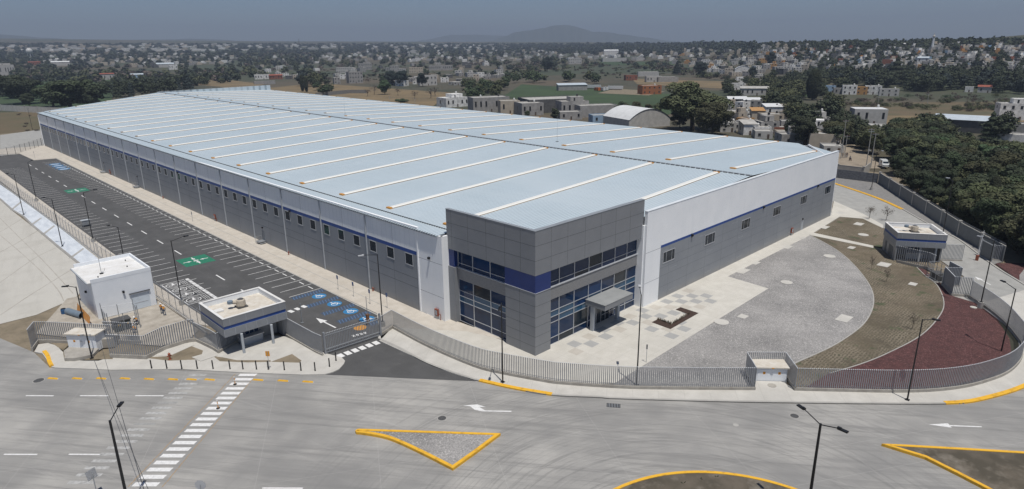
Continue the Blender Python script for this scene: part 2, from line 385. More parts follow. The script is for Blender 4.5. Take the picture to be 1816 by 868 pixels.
M_vest = mat('orange_vest', (.75, .33, .05), .7); M_jean = mat('blue_jeans', (.05, .08, .14), .8); M_skin = mat('skin', (.38, .2, .13), .6); M_helm = mat('white_helmet', (.8, .8, .8), .3); M_boot = mat('dark_boots', (.03, .03, .03), .7)
M_tube = mat('blue_grey_pipe', (.17, .22, .27), .5)
M_bluep = mat('blue_drum', (.02, .09, .22), .4)
M_net = mat('orange_net', (.65, .3, .08), .8)
def chain():
    mt = mat('chain_link', (.32, .33, .34), .5); n = mt.node_tree; b = n.nodes['Principled BSDF']; P, S = pos(mt)
    a = math_(mt, 'PINGPONG', math_(mt, 'ADD', S[1], S[2]), .09); c = math_(mt, 'PINGPONG', math_(mt, 'SUBTRACT', S[1], S[2]), .09)
    l = math_(mt, 'MAXIMUM', math_(mt, 'LESS_THAN', a, .011), math_(mt, 'LESS_THAN', c, .011)); L(mt, l, b.inputs['Alpha']); return mt
M_chain = chain()
# ------------------------------------------------------------------ terrain
M_land = mat('land', (.10, .078, .05), .95, (.045, .05, .03), .006, detail=7, contrast=(.42, .62))
P_, _ = pos(M_land); n_ = noise(M_land, P_, .05, 5); mix_in(M_land, ramp(M_land, n_, .45, .6), (.085, .072, .05), amt=.7)
n_ = noise(M_land, P_, .0022, 4); mix_in(M_land, ramp(M_land, n_, .48, .56), (.04, .055, .028), amt=.8)
mb = MB(); rings = [0]+[60*1.075**i for i in range(76)]; NA = 220
rings = [r for r in rings if r < 13500]+[13500]
for ri, r in enumerate(rings):
    for a in range(NA):
        t = 2*PI*a/NA; x, y = r*math.cos(t), r*math.sin(t)
        mb.v.append((x, y, T(x, y)-(.02 if r > 0 else 0)))
for ri in range(len(rings)-1):
    for a in range(NA):
        b = (a+1) % NA; mb.f.append((ri*NA+a, (ri+1)*NA+a, (ri+1)*NA+b, ri*NA+b)); mb.m.append(0)
struct('ground', mb, M_land, smooth=True)
def hills(name, pts, dist, depth, mt):
    """ridge line traced on the horizon, given its own distance and a rounded body"""
    mb = MB(); P = []
    for x, y in pts:
        d = ray(x, y); h = math.hypot(d[0], d[1]); P.append((d[0]/h, d[1]/h, CAMP[2]+d[2]/h*dist))
    rows = []
    for k, (dd, f) in enumerate(((-1, 0), (-.7, .22), (-.4, .55), (-.15, .88), (0, 1), (.3, .8), (.7, .35), (1, 0))):
        for i, p in enumerate(P):
            r = dist+dd*depth*(1+.08*math.sin(i*1.7+k)); z = -20+(p[2]+20)*f*(1+(0 if k == 4 else .05*math.sin(i*2.3+k*1.9)))
            mb.v.append((p[0]*r, p[1]*r, z))
    n = len(P)
    for k in range(7):
        for i in range(n-1): mb.f.append((k*n+i, k*n+i+1, (k+1)*n+i+1, (k+1)*n+i)); mb.m.append(0)
    return tag(mb.build(name, mt, smooth=True), kind='structure')
M_hill = mat('hazy_hill_scrub', (.045, .062, .055), .95, (.06, .07, .06), .004, detail=6)  # scrub green lightened and blued so the colour itself carries some haze
def dens(pts, n=5):
    out = []
    for (a, b), (c, d) in zip(pts[:-1], pts[1:]):
        for i in range(n): t = i/n; out.append((a+(c-a)*t, b+(d-b)*t+.35*math.sin(len(out)*1.3)))
    return out+[pts[-1]]
hills('hills', dens([(840, 80), (868, 74), (895, 65), (915, 57), (940, 54), (965, 50), (985, 45), (1010, 45), (1030, 50), (1052, 57), (1075, 57), (1100, 61), (1140, 66), (1180, 72), (1230, 78)]), 9300, 1200, M_hill)
hills('hills', dens([(700, 80), (760, 70), (800, 62), (860, 62), (930, 66), (1000, 72)]), 11800, 1000, M_hill)
hills('hills', dens([(-160, 50), (-60, 56), (0, 61), (60, 66), (120, 70), (200, 72), (300, 70), (360, 69), (430, 73), (520, 76), (600, 78)]), 9800, 1100, M_hill)
def drape(name, pts, mt, dz=.12, n=10):
    """field laid over the terrain (quad given in the picture)"""
    a, b, c, d = [Gt(*p) for p in pts]; mb = MB()
    for i in range(n+1):
        for j in range(n+1):
            u, v = i/n, j/n; p = (a*(1-u)+b*u)*(1-v)+(d*(1-u)+c*u)*v; mb.v.append((p[0], p[1], T(p[0], p[1])+dz))
    for i in range(n):
        for j in range(n): mb.f.append((i*(n+1)+j, (i+1)*(n+1)+j, (i+1)*(n+1)+j+1, i*(n+1)+j+1)); mb.m.append(0)
    return tag(mb.build(name, mt), kind='structure')
M_fg = mat('crop_green', (.042, .072, .026), .95, (.03, .052, .02), .03, detail=5)
M_fb = mat('dry_field', (.20, .145, .075), .95, (.13, .10, .055), .03, detail=6)
M_fm = mat('weedy_field', (.085, .08, .04), .95, (.13, .095, .055), .03, detail=6)
drape('crop_field', [(892, 172), (925, 150), (1300, 175), (1180, 205)], M_fg)
drape('crop_field', [(1030, 116), (1060, 110), (1200, 109), (1195, 116)], M_fg, .3)
drape('crop_field', [(0, 190), (0, 146), (215, 140), (190, 195)], M_fg)
drape('crop_field', [(1330, 170), (1320, 160), (1440, 158), (1440, 172)], M_fg)
drape('dry_field', [(440, 160), (560, 148), (800, 165), (760, 195)], M_fb)
drape('dry_field', [(1130, 150), (1120, 140), (1300, 145), (1290, 158)], M_fb, .14)
drape('dry_field', [(350, 150), (380, 139), (470, 150), (430, 160)], M_fb, .13)
drape('weedy_field', [(0, 240), (0, 200), (110, 196), (100, 240)], M_fm, .13)
drape('dry_field', [(1570, 222), (1560, 206), (1816, 204), (1816, 232)], M_fb, .13)
drape('weedy_field', [(1560, 206), (1500, 184), (1816, 180), (1816, 204)], M_fm, .14)
drape('grey_yard', [(1060, 166), (1090, 158), (1180, 163), (1150, 170)], M_dirt, .2)
M_drd = mat('dirt_road_soil', (.3, .25, .19), .95, (.24, .2, .15), .3)
drape('dirt_road', [(1486, 300), (1484, 250), (1505, 250), (1572, 300)], M_drd, .16)
# ------------------------------------------------------------------ site ground
mb = MB(); mb.sheet([(-60, 200), (-60, -80), (160, -80), (160, 5), (96.9, 6.2)]+[tuple(p) for p in PX([(1783, 699.7), (1678, 718), (1560, 718), (1300, 714.5), (1060, 705.5), (978, 702), (849, 675.3), (574.6, 664), (440, 661), (250, 655), (88, 652), (60, 625), (0, 600), (-120, 590)])], 0.)
struct('road', mb, M_road)
# yard dirt under everything inside the fence
mb = MB(); mb.sheet([(-80, -90), (240, -90), (240, 445), (-80, 445)], -.1)
struct('yard_soil', mb, M_dirt)
# far-left lane and slab
mb = MB(); mb.sheet(PX([(0, 268), (0, 240), (72, 230), (84, 258), (62, 262), (34, 270), (30, 275), (0, 278)])+PX([(-150, 300), (-150, 250)]), .0); struct('service_lane', mb, M_roadR)
ditch = [(-120, 270), (0, 355), (20, 373), (39.6, 384.7), (55, 400), (75.5, 417), (99.5, 437.2), (125, 458), (150, 478)]
ftop = [(-120, 250), (-30, 305), (8, 333), (30, 348), (52, 364), (80, 385), (108, 405), (140, 430), (176, 460)]
D = [G(x, y, -.03) for x, y in ditch]; U = [G(x, y, .06) for x, y in ftop]
mb = MB()
for i in range(len(D)-1): mb.poly3([D[i], U[i], U[i+1], D[i+1]])
for q in mb.f: pass
mb.f = [f[::-1] for f in mb.f]
struct('lined_slope', mb, M_slope); struct('kerb', strip([tuple(p[:2]) for p in D], .5, -.2, .06, None, 1), concrete('ditch_concrete', (.33, .32, .30), (.24, .235, .22)))
mb = MB(); mb.sheet(PX([(-300, 300), (0, 355), (20, 373), (55, 400), (99.5, 437.2), (138.7, 468), (150, 480), (140, 522), (129, 533), (110, 539), (64.5, 558.7), (0, 575), (-100, 590), (-300, 640)], -.05), -.05)
struct('paved_apron', mb, M_slab)
mb = MB()
for k, pts in enumerate(([(-60, 330), (0, 388), (32, 420), (75, 462), (129, 521)], [(-60, 372), (0, 418), (60, 470), (100, 512), (112, 534)], [(-30, 522), (0, 502), (61, 459), (99, 440)], [(-60, 440), (0, 412), (40, 388)], [(0, 560), (60, 520), (125, 480)], [(-80, 480), (0, 448), (70, 408)])):
    strip(crv(PX(pts, -.05), 3), .14, -.1, -.043+.002*k, mb, 1)
struct('slab_seams', mb, mat('seam_dirt', (.30, .275, .235), .9, (.42, .40, .36), .3))
mb = MB()
for a, b in (((20, 373), (38, 358)), ((75.5, 417), (99, 399)), ((55, 400), (73, 387)), ((125, 458), (150, 440))):
    p = G(*a, -.03); q = G(*b, .02); mb.obox(((p[0]+q[0])/2, (p[1]+q[1])/2), np.hypot(q[0]-p[0], q[1]-p[1])/2, .28, -.9, .05, math.atan2(q[1]-p[1], q[0]-p[0]))
struct('drain_channel', mb, M_kerb)
# parking asphalt (z .02), walks (z .15)
mb = MB(); mb.sheet([(33, 348)]+PX([(35.4, 273.3), (58.8, 284.6), (92.5, 282)], .02)+[(52.9, 320), (53.2, 160), (53.2, 104), (53.4, 86)]+PX([(676, 606), (684.5, 611), (773, 650.5), (805, 663), (844, 676.4), (700, 670), (574.6, 664.6)], .02)+PX([(601.5, 655.6), (612, 642), (607.5, 634.7)], .02)+[(40.0, 79.0), (37.5, 97), (33.3, 99), (32.7, 110), (32.3, 130), (32.4, 300)], .02)
struct('asphalt', mb, M_asph)
mb = MB()
mb.prism([(53.2, 160), (53.2, 104), (53.4, 86)]+PX([(676, 602)], .12)+[(51.9, 79.4)]+[(59.0, 70), (62, 60)]+[(60.3, 75), (59.0, 80), (57.9, 369.5), (30, 374), (29.5, 356), (45, 349)]+PX([(60, 284.3), (92.5, 281.7)], .15)+[(53.1, 320)], -.15, .15)
struct('pavement', mb, M_walk2)
mb = MB(); strip([(53.22, 84), (53.22, 322)], .28, .0, .165, mb, 1); strip([(55.9, 86), (55.8, 318)], .16, .0, .154, mb, -1); struct('kerb', mb, M_kerb)
mb = MB(); mb.prism([(28.6, 350), (29.2, 194), (29.1, 150), (30.2, 116), (30.5, 104), (33.2, 99.2), (32.7, 110), (32.3, 130), (32.4, 300), (32.6, 350)], -.3, .12); struct('pavement', mb, M_walk2)
# small white drain marks on the wall walk
# front pavement from the gate to the right corner
kerb_px = [(670.6, 600.5), (705.2, 616.5), (760, 645.4), (829.7, 670), (849, 675.3), (910, 689), (978, 700.5), (1060, 704.5), (1100, 707), (1300, 712.5), (1560, 716), (1678, 716), (1726, 712.5), (1783, 698.7), (1816, 687.3), (1860, 668)]
kerb_w = crv(PX(kerb_px, .15), 5)
fence_px = [(698.3, 583.2), (760, 616), (840, 650.3), (889.8, 663.2), (969, 678), (1000, 681.7), (1100, 688.5), (1200, 690.6), (1337.7, 691.5)]
FB = 0.0
fence_a = PX(fence_px, .15)
fence_b = PX([(1409.6, 692.3), (1500, 694.5), (1584, 696), (1655, 694), (1712, 686.9), (1754.7, 675.5), (1783, 664), (1801, 650)], .15)+PX([(1812, 632), (1812, 610)], .2)
inner_c = PX([(1800, 596), (1782, 575), (1753, 551), (1719.4, 528.7)], .1)
fc = crv(fence_b+inner_c, 5)
mb = MB(); pv = kerb_w+[(112, -8), (125, 2), (140, 11.5), (128, 15.5)]+[tuple(p) for p in PX([(1719.4, 528.7), (1782, 575), (1806, 605), (1810, 628), (1783, 660), (1712, 684), (1584, 693), (1409.6, 689), (1380, 674), (1342, 674), (1337.7, 688), (1100, 685), (889.8, 660), (760, 612), (698.3, 580), (672, 590)], .15)]
mb.prism(pv, -.15, .15); struct('pavement', mb, M_walk)
k1 = strip(kerb_w, .32, -.05, .163, None, 1); struct('kerb', k1, M_kerb)
def sub(pxs, z=.15): return crv(PX(pxs, z), 5)
mb = MB(); strip(offset(sub([(849, 675.3), (910, 689), (978, 700.5)]), -.05), .6, -.02, .19, mb, 1); strip(offset(sub([(1678, 716), (1726, 712.5), (1783, 698.7), (1816, 687.3), (1860, 668)]), -.05), .6, -.02, .19, mb, 1)
struct('yellow_kerb', mb, M_yel)
# pavement in front of the gatehouse (left of the drive)
mb = MB(); mb.prism(PX([(97, 652), (200, 656), (320, 654.5), (440, 661), (535.6, 664.5), (574.6, 664), (590, 660), (601.5, 654.6), (610, 645), (612, 640), (606, 634)], .15)+[(40.0, 79), (38.6, 88.5), (33.3, 96.8), (28.6, 97.4), (27.6, 97.3), (24.3, 97.2), (21.3, 96), (17.9, 100.2)]+PX([(175, 640), (150, 640), (114, 638), (112, 625), (100, 613), (85, 608.5), (68, 611), (61, 624), (75, 627), (84, 640), (90, 650)], .15), -.15, .15)
struct('pavement', mb, M_walk)
struct('kerb', strip(crv(PX([(672, 604), (686, 611), (773, 650.5), (805, 663), (838, 673)], .1), 4), .55, -.05, .13, None, 1), M_cap)
mb = MB(); strip(sub([(75, 624.5), (81, 633), (84, 643), (88, 651)]), .5, -.05, .3, mb, 1); struct('yellow_kerb', mb, M_yel)
# planted / soil pockets in that pavement
mb = MB()
mb.sheet(PX([(250, 660-26), (296, 632), (311, 619.5), (337, 613), (360, 622), (355, 637.5), (300, 640)], .16), .156)
mb.sheet(PX([(480, 642), (518, 628), (535, 640), (530, 643.5)], .16), .156); mb.sheet(PX([(395, 634), (420, 639), (480, 639), (480, 642), (440, 643), (390, 641), (378, 632)], .16), .156)
mb.sheet(PX([(172, 625), (198, 623), (200, 637), (150, 638.5)], .16), .156); mb.sheet(PX([(80, 605), (120, 606), (122, 612), (112, 622), (95, 611)], .16), .156)
struct('bare_soil', mb, M_dirt)
mb = MB()
mb.prism(PX([(271, 630), (296, 618), (330, 609), (345, 612), (300, 632)], .17), .1, .2)
mb.prism(PX([(340, 634), (372, 625), (386, 631), (356, 641)], .2), .1, .24); struct('stepping_slab', mb, M_walk)
mb = MB(); mb.sheet([(12, 118), (20, 105), (24.3, 99), (28, 98.2), (30.4, 101), (30, 120), (29.5, 130), (19, 132)], .06); M_yard = mat('pale_gravel', (.42, .385, .33), .95, (.3, .27, .225), .6, detail=7, bump=.1); struct('gravel_yard', mb, M_yard)
# plaza, gravel, grass, red gravel to the right
PB = PX([(1290.8, 490.5), (1362.6, 511.8), (1149.8, 643), (1090, 680)], .14)
mb = MB(); mb.prism([(59.2, 78), (61, 60), (168.9, 55.8)]+PX([(1478.8, 356.6), (1530, 379), (1566, 399), (1566, 405), (1530, 388), (1489, 384.5), (1443, 413), (1549, 436), (1549, 440), (1437, 417.2)], .14)+PB+PX([(1000, 681.7), (889.8, 663), (760, 615), (700, 583)], .14), -.15, .14)
struct('plaza', mb, M_plaza)
garc = crv(PX([(1435, 416.5), (1483, 443.7), (1516, 472.7), (1541, 506), (1548.5, 530.8), (1543, 555.7), (1524.4, 580.6), (1483, 609.6), (1441.5, 630), (1416, 641), (1395, 652)], .11), 5)
mb = MB(); mb.prism(PX([(1088, 682), (1149.8, 643), (1362.6, 511.8), (1290.8, 490.5)], .11)+garc+PX([(1395, 690), (1320, 690), (1200, 689)], .11), -.15, .112); struct('gravel', mb, M_grav)
gr2 = crv(PX([(1625, 474), (1640, 489), (1661, 506), (1673, 535), (1665.5, 560), (1632, 595), (1574, 626), (1524.4, 646), (1470, 662)], .1), 5)
mb = MB(); mb.prism([tuple(p) for p in garc[::-1]]+PX([(1549, 439), (1559.6, 443), (1590, 466), (1650, 480)], .1)+gr2+PX([(1420, 692), (1397, 690)], .1), -.15, .1); struct('grass_paving', mb, M_grass)
mb = MB(); mb.prism(PX([(1443.5, 414.8), (1489, 386), (1530.6, 386), (1568, 405.5), (1566, 440), (1549, 436.5)], .1), -.15, .1); mb.prism(PX([(1474.7, 366.2), (1484, 365), (1520, 379.9), (1489, 381.9)], .1), -.15, .1); struct('grass_paving', mb, M_grass)
mb = MB(); rp = [tuple(p) for p in gr2[::-1]]+PX([(1640, 478)], .08)+[(131.8, 23.2), (126.8, 20.6), (125.7, 16.6)]+PX([(1753, 553), (1782, 577), (1800, 600), (1812, 612), (1812, 630), (1800, 650), (1783, 662), (1712, 685), (1584, 694), (1420, 691)], .08)
mb.prism(rp, -.15, .08); struct('red_gravel', mb, M_red)
mb = MB(); strip(garc, .16, 0, .16, mb, 1); strip(gr2, .14, 0, .14, mb, 1); struct('garden_edging', mb, M_kerb)
mb = MB(); mb.sheet(PX([(1768, 566), (1783, 578), (1800, 598), (1811, 612), (1810, 628), (1795, 632), (1790, 600)], .09), .086); struct('dark_planting_bed', mb, mat('dark_soil', (.045, .042, .03), .95, (.03, .035, .02), 1.))
# service road on the right
mb = MB(); rl = PX([(1478.8, 358), (1530, 381), (1566, 404), (1600, 425)], .03)+[(147, 36.5), (147.8, 27.1), (139.5, 21.2), (133.5, 23.6), (126.8, 20.4), (123.5, 16)]+PX([(1782, 570), (1812, 600)], .03)+[(112, -5), (118, -6)]
rr = PX([(1900, 560), (1816, 505), (1760, 470), (1700, 425), (1660, 405), (1600, 371), (1565, 355), (1530, 342), (1482, 326)], .03)+[(222, 90), (205, 90)]
mb.sheet(rl+rr, .03); struct('service_road', mb, M_roadR)
kr = crv(PX([(1470, 322), (1482, 326), (1530, 342), (1565, 355), (1600, 371)], .15), 4); kr2 = crv(PX([(1600, 371), (1660, 405), (1700, 425), (1760, 470), (1816, 505), (1900, 560)], .15), 4)
mb = MB(); strip(kr, .45, -.1, .2, mb, 1); strip(kr, .45, -.1, .17, mb, -1); struct('yellow_kerb', mb, M_yel); struct('kerb', strip(kr2, .35, -.1, .16, None, 1), M_kerb)
mb = MB(); mb.prism(kr+kr2[:-8]+[(154.5, 17.9), (168.2, 27.6), (176.6, 32.9), (220, 60), (221, 72), (225, 95), (215, 95)], -.1, .14); struct('stone_verge', mb, M_stone)
mb = MB(); mb.sheet(PX([(1764, 467), (1781, 467), (1816, 467), (1900, 500), (1816, 504)], .1), .1); struct('red_gravel', mb, M_red)
mb = MB(); mb.sheet(PX([(1781, 464), (1795, 430), (1850, 440), (1850, 470), (1816, 466.5)], .02), .02); struct('dry_verge', mb, M_dirt)
mb = MB(); mb.sheet(PX([(1816, 478), (1808, 488), (1808, 498), (1850, 525), (1850, 470)], .12), .125); struct('gravel', mb, M_grav)
# slabs and lids lying in the beds
mb = MB()
def pad(x, y, w_, d_, z): p = G(x, y, z); mb.obox(p, w_/2, d_/2, z-.05, z+.03, .0)
for x, y, a, b in ((1318, 481, 3.2, 1.5), (1341, 467, 2.2, .9), (1397, 438.5, 2.8, 1.3), (1424, 422.5, 2, .8)): pad(x, y, a, b, .13)
for x, y, a, b in ((1317.5, 561.5, 1.6, 1.3), (1497, 565, 3, 1.8), (1463, 403.6, 2.8, 1.3), (1523, 397.5, 2.6, 1.8), (1510, 439.5, 2, 1.2), (1568, 469.5, 2.8, 2.0), (1619, 504, 1.7, 1.2), (1491, 377.5, 2.4, 1.6)): pad(x, y, a, b, .13)
struct('concrete_pad', mb, M_walk)
mb = MB()
for x, y, r, z in ((1279.4, 571.4, 1.15, .11), (1395, 501, 1.05, .11), (1471, 454.6, 1.15, .11), (1531, 416.7, 1.1, .1), (1726.5, 545.3, .5, .08)): p = G(x, y, z+.05); mb.lathe((p[0], p[1], z-.05), [(r, 0), (r, .14), (r*.96, .15)], 20)
struct('concrete_lid', mb, M_walk)
# paving squares, planter bed and the small square drain on the plaza
mb = MB(); mb2 = MB()
for i in range(14):
    for j in range(2 if i < 8 else 6):
        x = 64.5+i*1.75; y = 56.0-j*1.75
        if x > 84.4 or i % 2 == j % 2: continue
        (mb if (i*7+j*3) % 3 else mb2).sheet([(x, y), (x+1.73, y), (x+1.73, y-1.73), (x, y-1.73)], .146)
for i in range(7):
    for j in range(4):
        if (i+j) % 2: continue
        x = 86.3+i*1.75; y = 55.2-j*1.75-i*.0
        (mb if (i*5+j) % 3 else mb2).sheet([(x, y), (x+1.73, y), (x+1.73, y-1.73), (x, y-1.73)], .146)
for x in range(5):
    mb2.sheet([(60+x*.8-1.9*(x%2), 75-x*2.3), (60+x*.8, 73.4-x*2.3), (58.6+x*.7, 73-x*2.3), (58.2+x*.6, 74.6-x*2.3)], .146)
struct('paving_squares', mb, concrete('paving_grey', (.37, .37, .36), (.32, .32, .31))); struct('paving_squares', mb2, concrete('paving_warm', (.48, .45, .40), (.42, .39, .34)))
bed = PX([(1156, 571.5), (1189, 583.5), (1238.6, 555.3), (1207, 545), (1198.5, 549), (1221, 557.5), (1191, 575.2), (1166, 566.5)], .2)
pb = thing('planter_bed', 'u-shaped brown planting bed set in the pale plaza by the white corner pillar', 'planting bed', (bed[0][0], bed[0][1], .14))
MB().prism(bed, .1, .19).build('soil', mat('brown_mulch', (.06, .035, .025), .95, (.035, .02, .015), 3.), pb)
mb = MB()
for i in range(26):
    t = i/25; a = np.array(bed[7]); b = np.array(bed[6]); c = np.array(bed[5]); p = a+(b-a)*t*2.2 if t < .45 else b+(c-b)*(t-.45)/.55
    for k in range(6): q = p+np.array([RN.uniform(-.1, .1), RN.uniform(-.1, .1)]); mb.tube((q[0], q[1], .18), (q[0]+RN.uniform(-.2, .2), q[1]+RN.uniform(-.2, .2), .18+RN.uniform(.25, .5)), .05, .01, 3, False)
mb.build('low_plants', mat('plum_leaves', (.12, .06, .05), .9, (.07, .08, .03), 5.), pb)
# ------------------------------------------------------------------ painted markings
ZM = .026
mb = MB()
for k in range(-3, 60):
    y = 113.9+3.41*k
    if y < 315: mb.box(46.8, y-.06, .01, 53.15, y+.06, ZM)
    if y < 300: mb.box(51.75, y+.8, .01, 51.95, y+2.6, ZM)
for k in range(-9, 44):
    y = 151.0+3.575*k
    if y > 108 and (y > 132 or y < 131): mb.box(32.9, y-.06, .01, 39.0, y+.06, ZM)
for k in range(-4, 16):
    y = 155.9+11.6*k
    if not (133 < y+2 < 142 or 235 < y+2 < 244) and y < 315: mb.box(42.35, y, .01, 42.6, y+4.2, ZM)
struct('bay_lines', mb, M_white)
mb = MB()   # white blocks across the drive
def quadbars(p0, p1, n, wx, wy, z=ZM, t=.55):
    a = G(*p0, .02); b = G(*p1, .02); d = (b-a)/(n-1); u = d/np.hypot(d[0], d[1])
    for i in range(n): c = a+d*i; mb.obox((c[0], c[1]), wx, wy, .01, z, math.atan2(u[1], u[0]))
quadbars((604, 631), (667, 608.5), 6, .42, .62)
quadbars((516, 552.5), (539, 544), 3, .36, .6)
struct('stop_line', mb, M_white)
def arrow(mb, tip, tail, hw, hl, sw, z):
    a = np.array(tip[:2]); b = np.array(tail[:2]); d = (b-a)/np.hypot(*(b-a)); n = np.array([-d[1], d[0]]); h = a+d*hl
    mb.sheet([tuple(a), tuple(h+n*hw), tuple(h+n*sw), tuple(b+n*sw), tuple(b-n*sw), tuple(h-n*sw), tuple(h-n*hw)], z)
mb = MB(); arrow(mb, G(560.5, 564.3, .02), G(595.5, 581.7, .02), .62, 2.4, .13, ZM); arrow(mb, G(1729, 491, .03), G(1757, 505.5, .03), .5, 1.6, .1, .036); struct('lane_arrow', mb, M_white)
# green assembly point: four arrows to the middle
def assembly(cx, cy):
    mb = MB(); mb.sheet([(cx-2.95, cy-3.2), (cx+2.95, cy-3.2), (cx+2.95, cy+3.2), (cx-2.95, cy+3.2)], .025); struct('assembly_sign', mb, M_green)
    mb = MB()
    for sx, sy in ((1, 0), (-1, 0), (0, 1), (0, -1)): arrow(mb, (cx+sx*.75, cy+sy*.75), (cx+sx*2.5, cy+sy*2.6), .42, .8, .14, .03)
    for dx, dy in ((-.35, 0), (.35, .1), (0, .35), (0, -.3)): mb.lathe((cx+dx, cy+dy, .026), [(.19, 0), (.19, .004)], 10); mb.obox((cx+dx, cy+dy-.3), .14, .22, .026, .030)
    struct('assembly_arrows', mb, M_white)
assembly(43.1, 137.7); assembly(43.3, 239.5)
# motorcycle bays
mb = MB()
def ring(mb, c, r, w_, z, n=28, sx=1., sy=1.):
    vs = []
    for i in range(n):
        t = 2*PI*i/n; vs += [(c[0]+r*sx*math.cos(t), c[1]+r*sy*math.sin(t), z), (c[0]+(r-w_)*sx*math.cos(t), c[1]+(r-w_)*sy*math.sin(t), z)]
    mb.add(vs, [(2*i, 2*((i+1) % n), 2*((i+1) % n)+1, 2*i+1) for i in range(n)])
for k in range(5):
    y = 127.2-3.575*k*.98
    mb.box(32.9, y-.07, .01, 37.2, y+.07, ZM+.001)
    if k == 4: continue
    cy_ = y-1.75; ring(mb, (34.6, cy_), 1.25, .14, ZM)
    ring(mb, (34.15, cy_-.25), .36, .1, ZM); ring(mb, (35.05, cy_-.25), .36, .1, ZM)
    mb.sheet([(34.1, cy_-.15), (34.5, cy_+.3), (35., cy_+.25), (35.15, cy_+.0), (34.7, cy_-.2)], ZM); mb.sheet([(34.55, cy_+.2), (34.6, cy_+.75), (34.85, cy_+.8), (34.95, cy_+.2)], ZM+.001)
    mb.lathe((34.75, cy_+.9, .022), [(.17, 0), (.17, .005)], 10)
    for j in range(3):
        for q in range(5): mb.box(36.15+j*.36, cy_-1.1+q*.48, .01, 36.27+j*.36, cy_-1.1+q*.48+.28, ZM)
mb.box(33.0, 112.9, .01, 33.14, 127.2, ZM+.002)
for q in range(26): mb.box(37.35, 112.9+q*.56, .01, 37.95, 112.9+q*.56+(.4 if q % 3 else .52), ZM)
struct('motorcycle_bay_marks', mb, M_white)
# accessible bays: hatched strips and wheelchair discs
def hatch(x0, y0, x1, y1):
    mb = MB(); mb.sheet([(x0, y0), (x1, y0), (x1, y1), (x0, y1)], .0245); struct('hatched_bay', mb, M_hatch)
    mb = MB(); w_ = y1-y0
    n = int((x1-x0)/.55)
    for i in range(n): x = x0+i*.55; mb.sheet([(x, y0+.05), (x+.16, y0+.05), (x+.62, y1-.05), (x+.46, y1-.05)], .0275)
    struct('hatch_lines', mb, M_bluel)
M_bluel = mat('pale_blue_line', (.085, .15, .26), .8)
hs = [G(497, 437+80, 0)]
def wheelchair(cx, cy, s=1., mb=None, z=.032):
    ring(mb, (cx-.1*s, cy-.15*s), .55*s, .13*s, z)
    for pts in ([(-.25, .65), (-.08, .65), (.0, 0.05), (-.17, .05)], [(-.17, .1), (.5, .1), (.5, -.05), (-.17, -.05)], [(.4, .05), (.55, .05), (.8, -.65), (.64, -.68)], [(-.1, .42), (.4, .42), (.4, .3), (-.1, .3)]):
        z += .0006; mb.sheet([(cx+x*s, cy+y*s) for x, y in pts], z)
    mb.lathe((cx-.17*s, cy+.83*s, z-.003), [(.14*s, 0), (.14*s, .003)], 12)
for i, (x, y) in enumerate([(480+497/5.786, 450+437/5.786), (480+655/5.786, 450+515/5.786), (480+822/5.786, 450+592/5.786), (480+990/5.786, 450+672/5.786)]):
    c = G(x, y, .02); mb = MB(); mb.lathe((c[0], c[1], .0235), [(1.25, 0), (1.25, .004)], 28); struct('blue_disc', mb, M_blue)
    mb = MB(); wheelchair(c[0], c[1], 1.05, mb); struct('wheelchair_mark', mb, M_white)
    hatch(c[0]-4.0, c[1]+1.45, c[0]+4.0, c[1]+2.95)
    mb = MB(); mb.box(c[0]+3.9, c[1]-1.0, .01, c[0]+4.05, c[1]+.9, ZM); struct('bay_lines', mb, M_white)
    if i == 3: hatch(c[0]-1, c[1]-2.9, c[0]+4.0, c[1]-1.45)
for i in range(4):   # far accessible bays
    c = (49.6, 304-i*5.2); mb = MB(); mb.lathe((c[0], c[1], .0235), [(1.9, 0), (1.9, .004)], 20); struct('blue_disc', mb, M_blue)
    mb = MB(); mb.obox(c, 1.3, .55, .02, .031); struct('wheelchair_mark', mb, M_white); hatch(c[0]-2.7, c[1]+1.7, c[0]+2.7, c[1]+3.2)
mb = MB(); c = G(560+455/5.785, 540+240/5.785, .02); mb.lathe((c[0], c[1], .0235), [(1.0, 0), (1.0, .004)], 24); struct('orange_disc', mb, mat('orange_paint', (.7, .32, .04), .7))
mb = MB(); c = G(560+450/5.785, 540+310/5.785, .02)
for j in range(4): mb.obox((c[0]-.9+j*.6, c[1]+.25-j*.12), .2, .35, .012, ZM, -.2)
struct('speed_digits', mb, M_white)
# street markings
mb = MB()
def dash(x0, x1, y, w_=.16):
    a = G(x0, y, 0); b = G(x1, y+.3, 0); mb.obox(((a[0]+b[0])/2, (a[1]+b[1])/2), np.hypot(*(b-a)[:2])/2, w_/2, -.02, .0055, math.atan2(b[1]-a[1], b[0]-a[0]))
for x0, x1 in ((-52, -3), (46, 95), (142, 192), (240, 290)): dash(x0, x1, 702, .2)
for x0, x1 in ((-110, -50), (7, 66), (122, 177)): dash(x0, x1, 806, .2)
dash(465, 537, 866, .2)
for tipx in (([(820.8, 719.3), (846.7, 717.6), (861.6, 722.2), (850, 722), (860, 728.3), (907, 729), (907, 730.9), (855, 729.8), (842, 727.2), (834, 721)]), ([(1646.8, 753.2), (1680.7, 751), (1684, 754.2), (1740.7, 756.5), (1741, 758), (1685.5, 756.1), (1688, 758.9)])): mb.sheet(PX(tipx), .0052)
struct('lane_marks', mb, M_white)
def crossing(mb, f0, f1, l0, l1, n, depth_px_last, skip=()):
    A = [G(*p, 0) for p in (f0, f1, l0, l1)]; d = G(*depth_px_last, 0)-A[2]
    for i in range(n):
        if i in skip: continue
        t = i/(n-1); a = A[0]+(A[2]-A[0])*t; b = A[1]+(A[3]-A[1])*t; mb.sheet([tuple((a)[:2]), tuple(b[:2]), tuple((b+d)[:2]), tuple((a+d)[:2])], .0052)
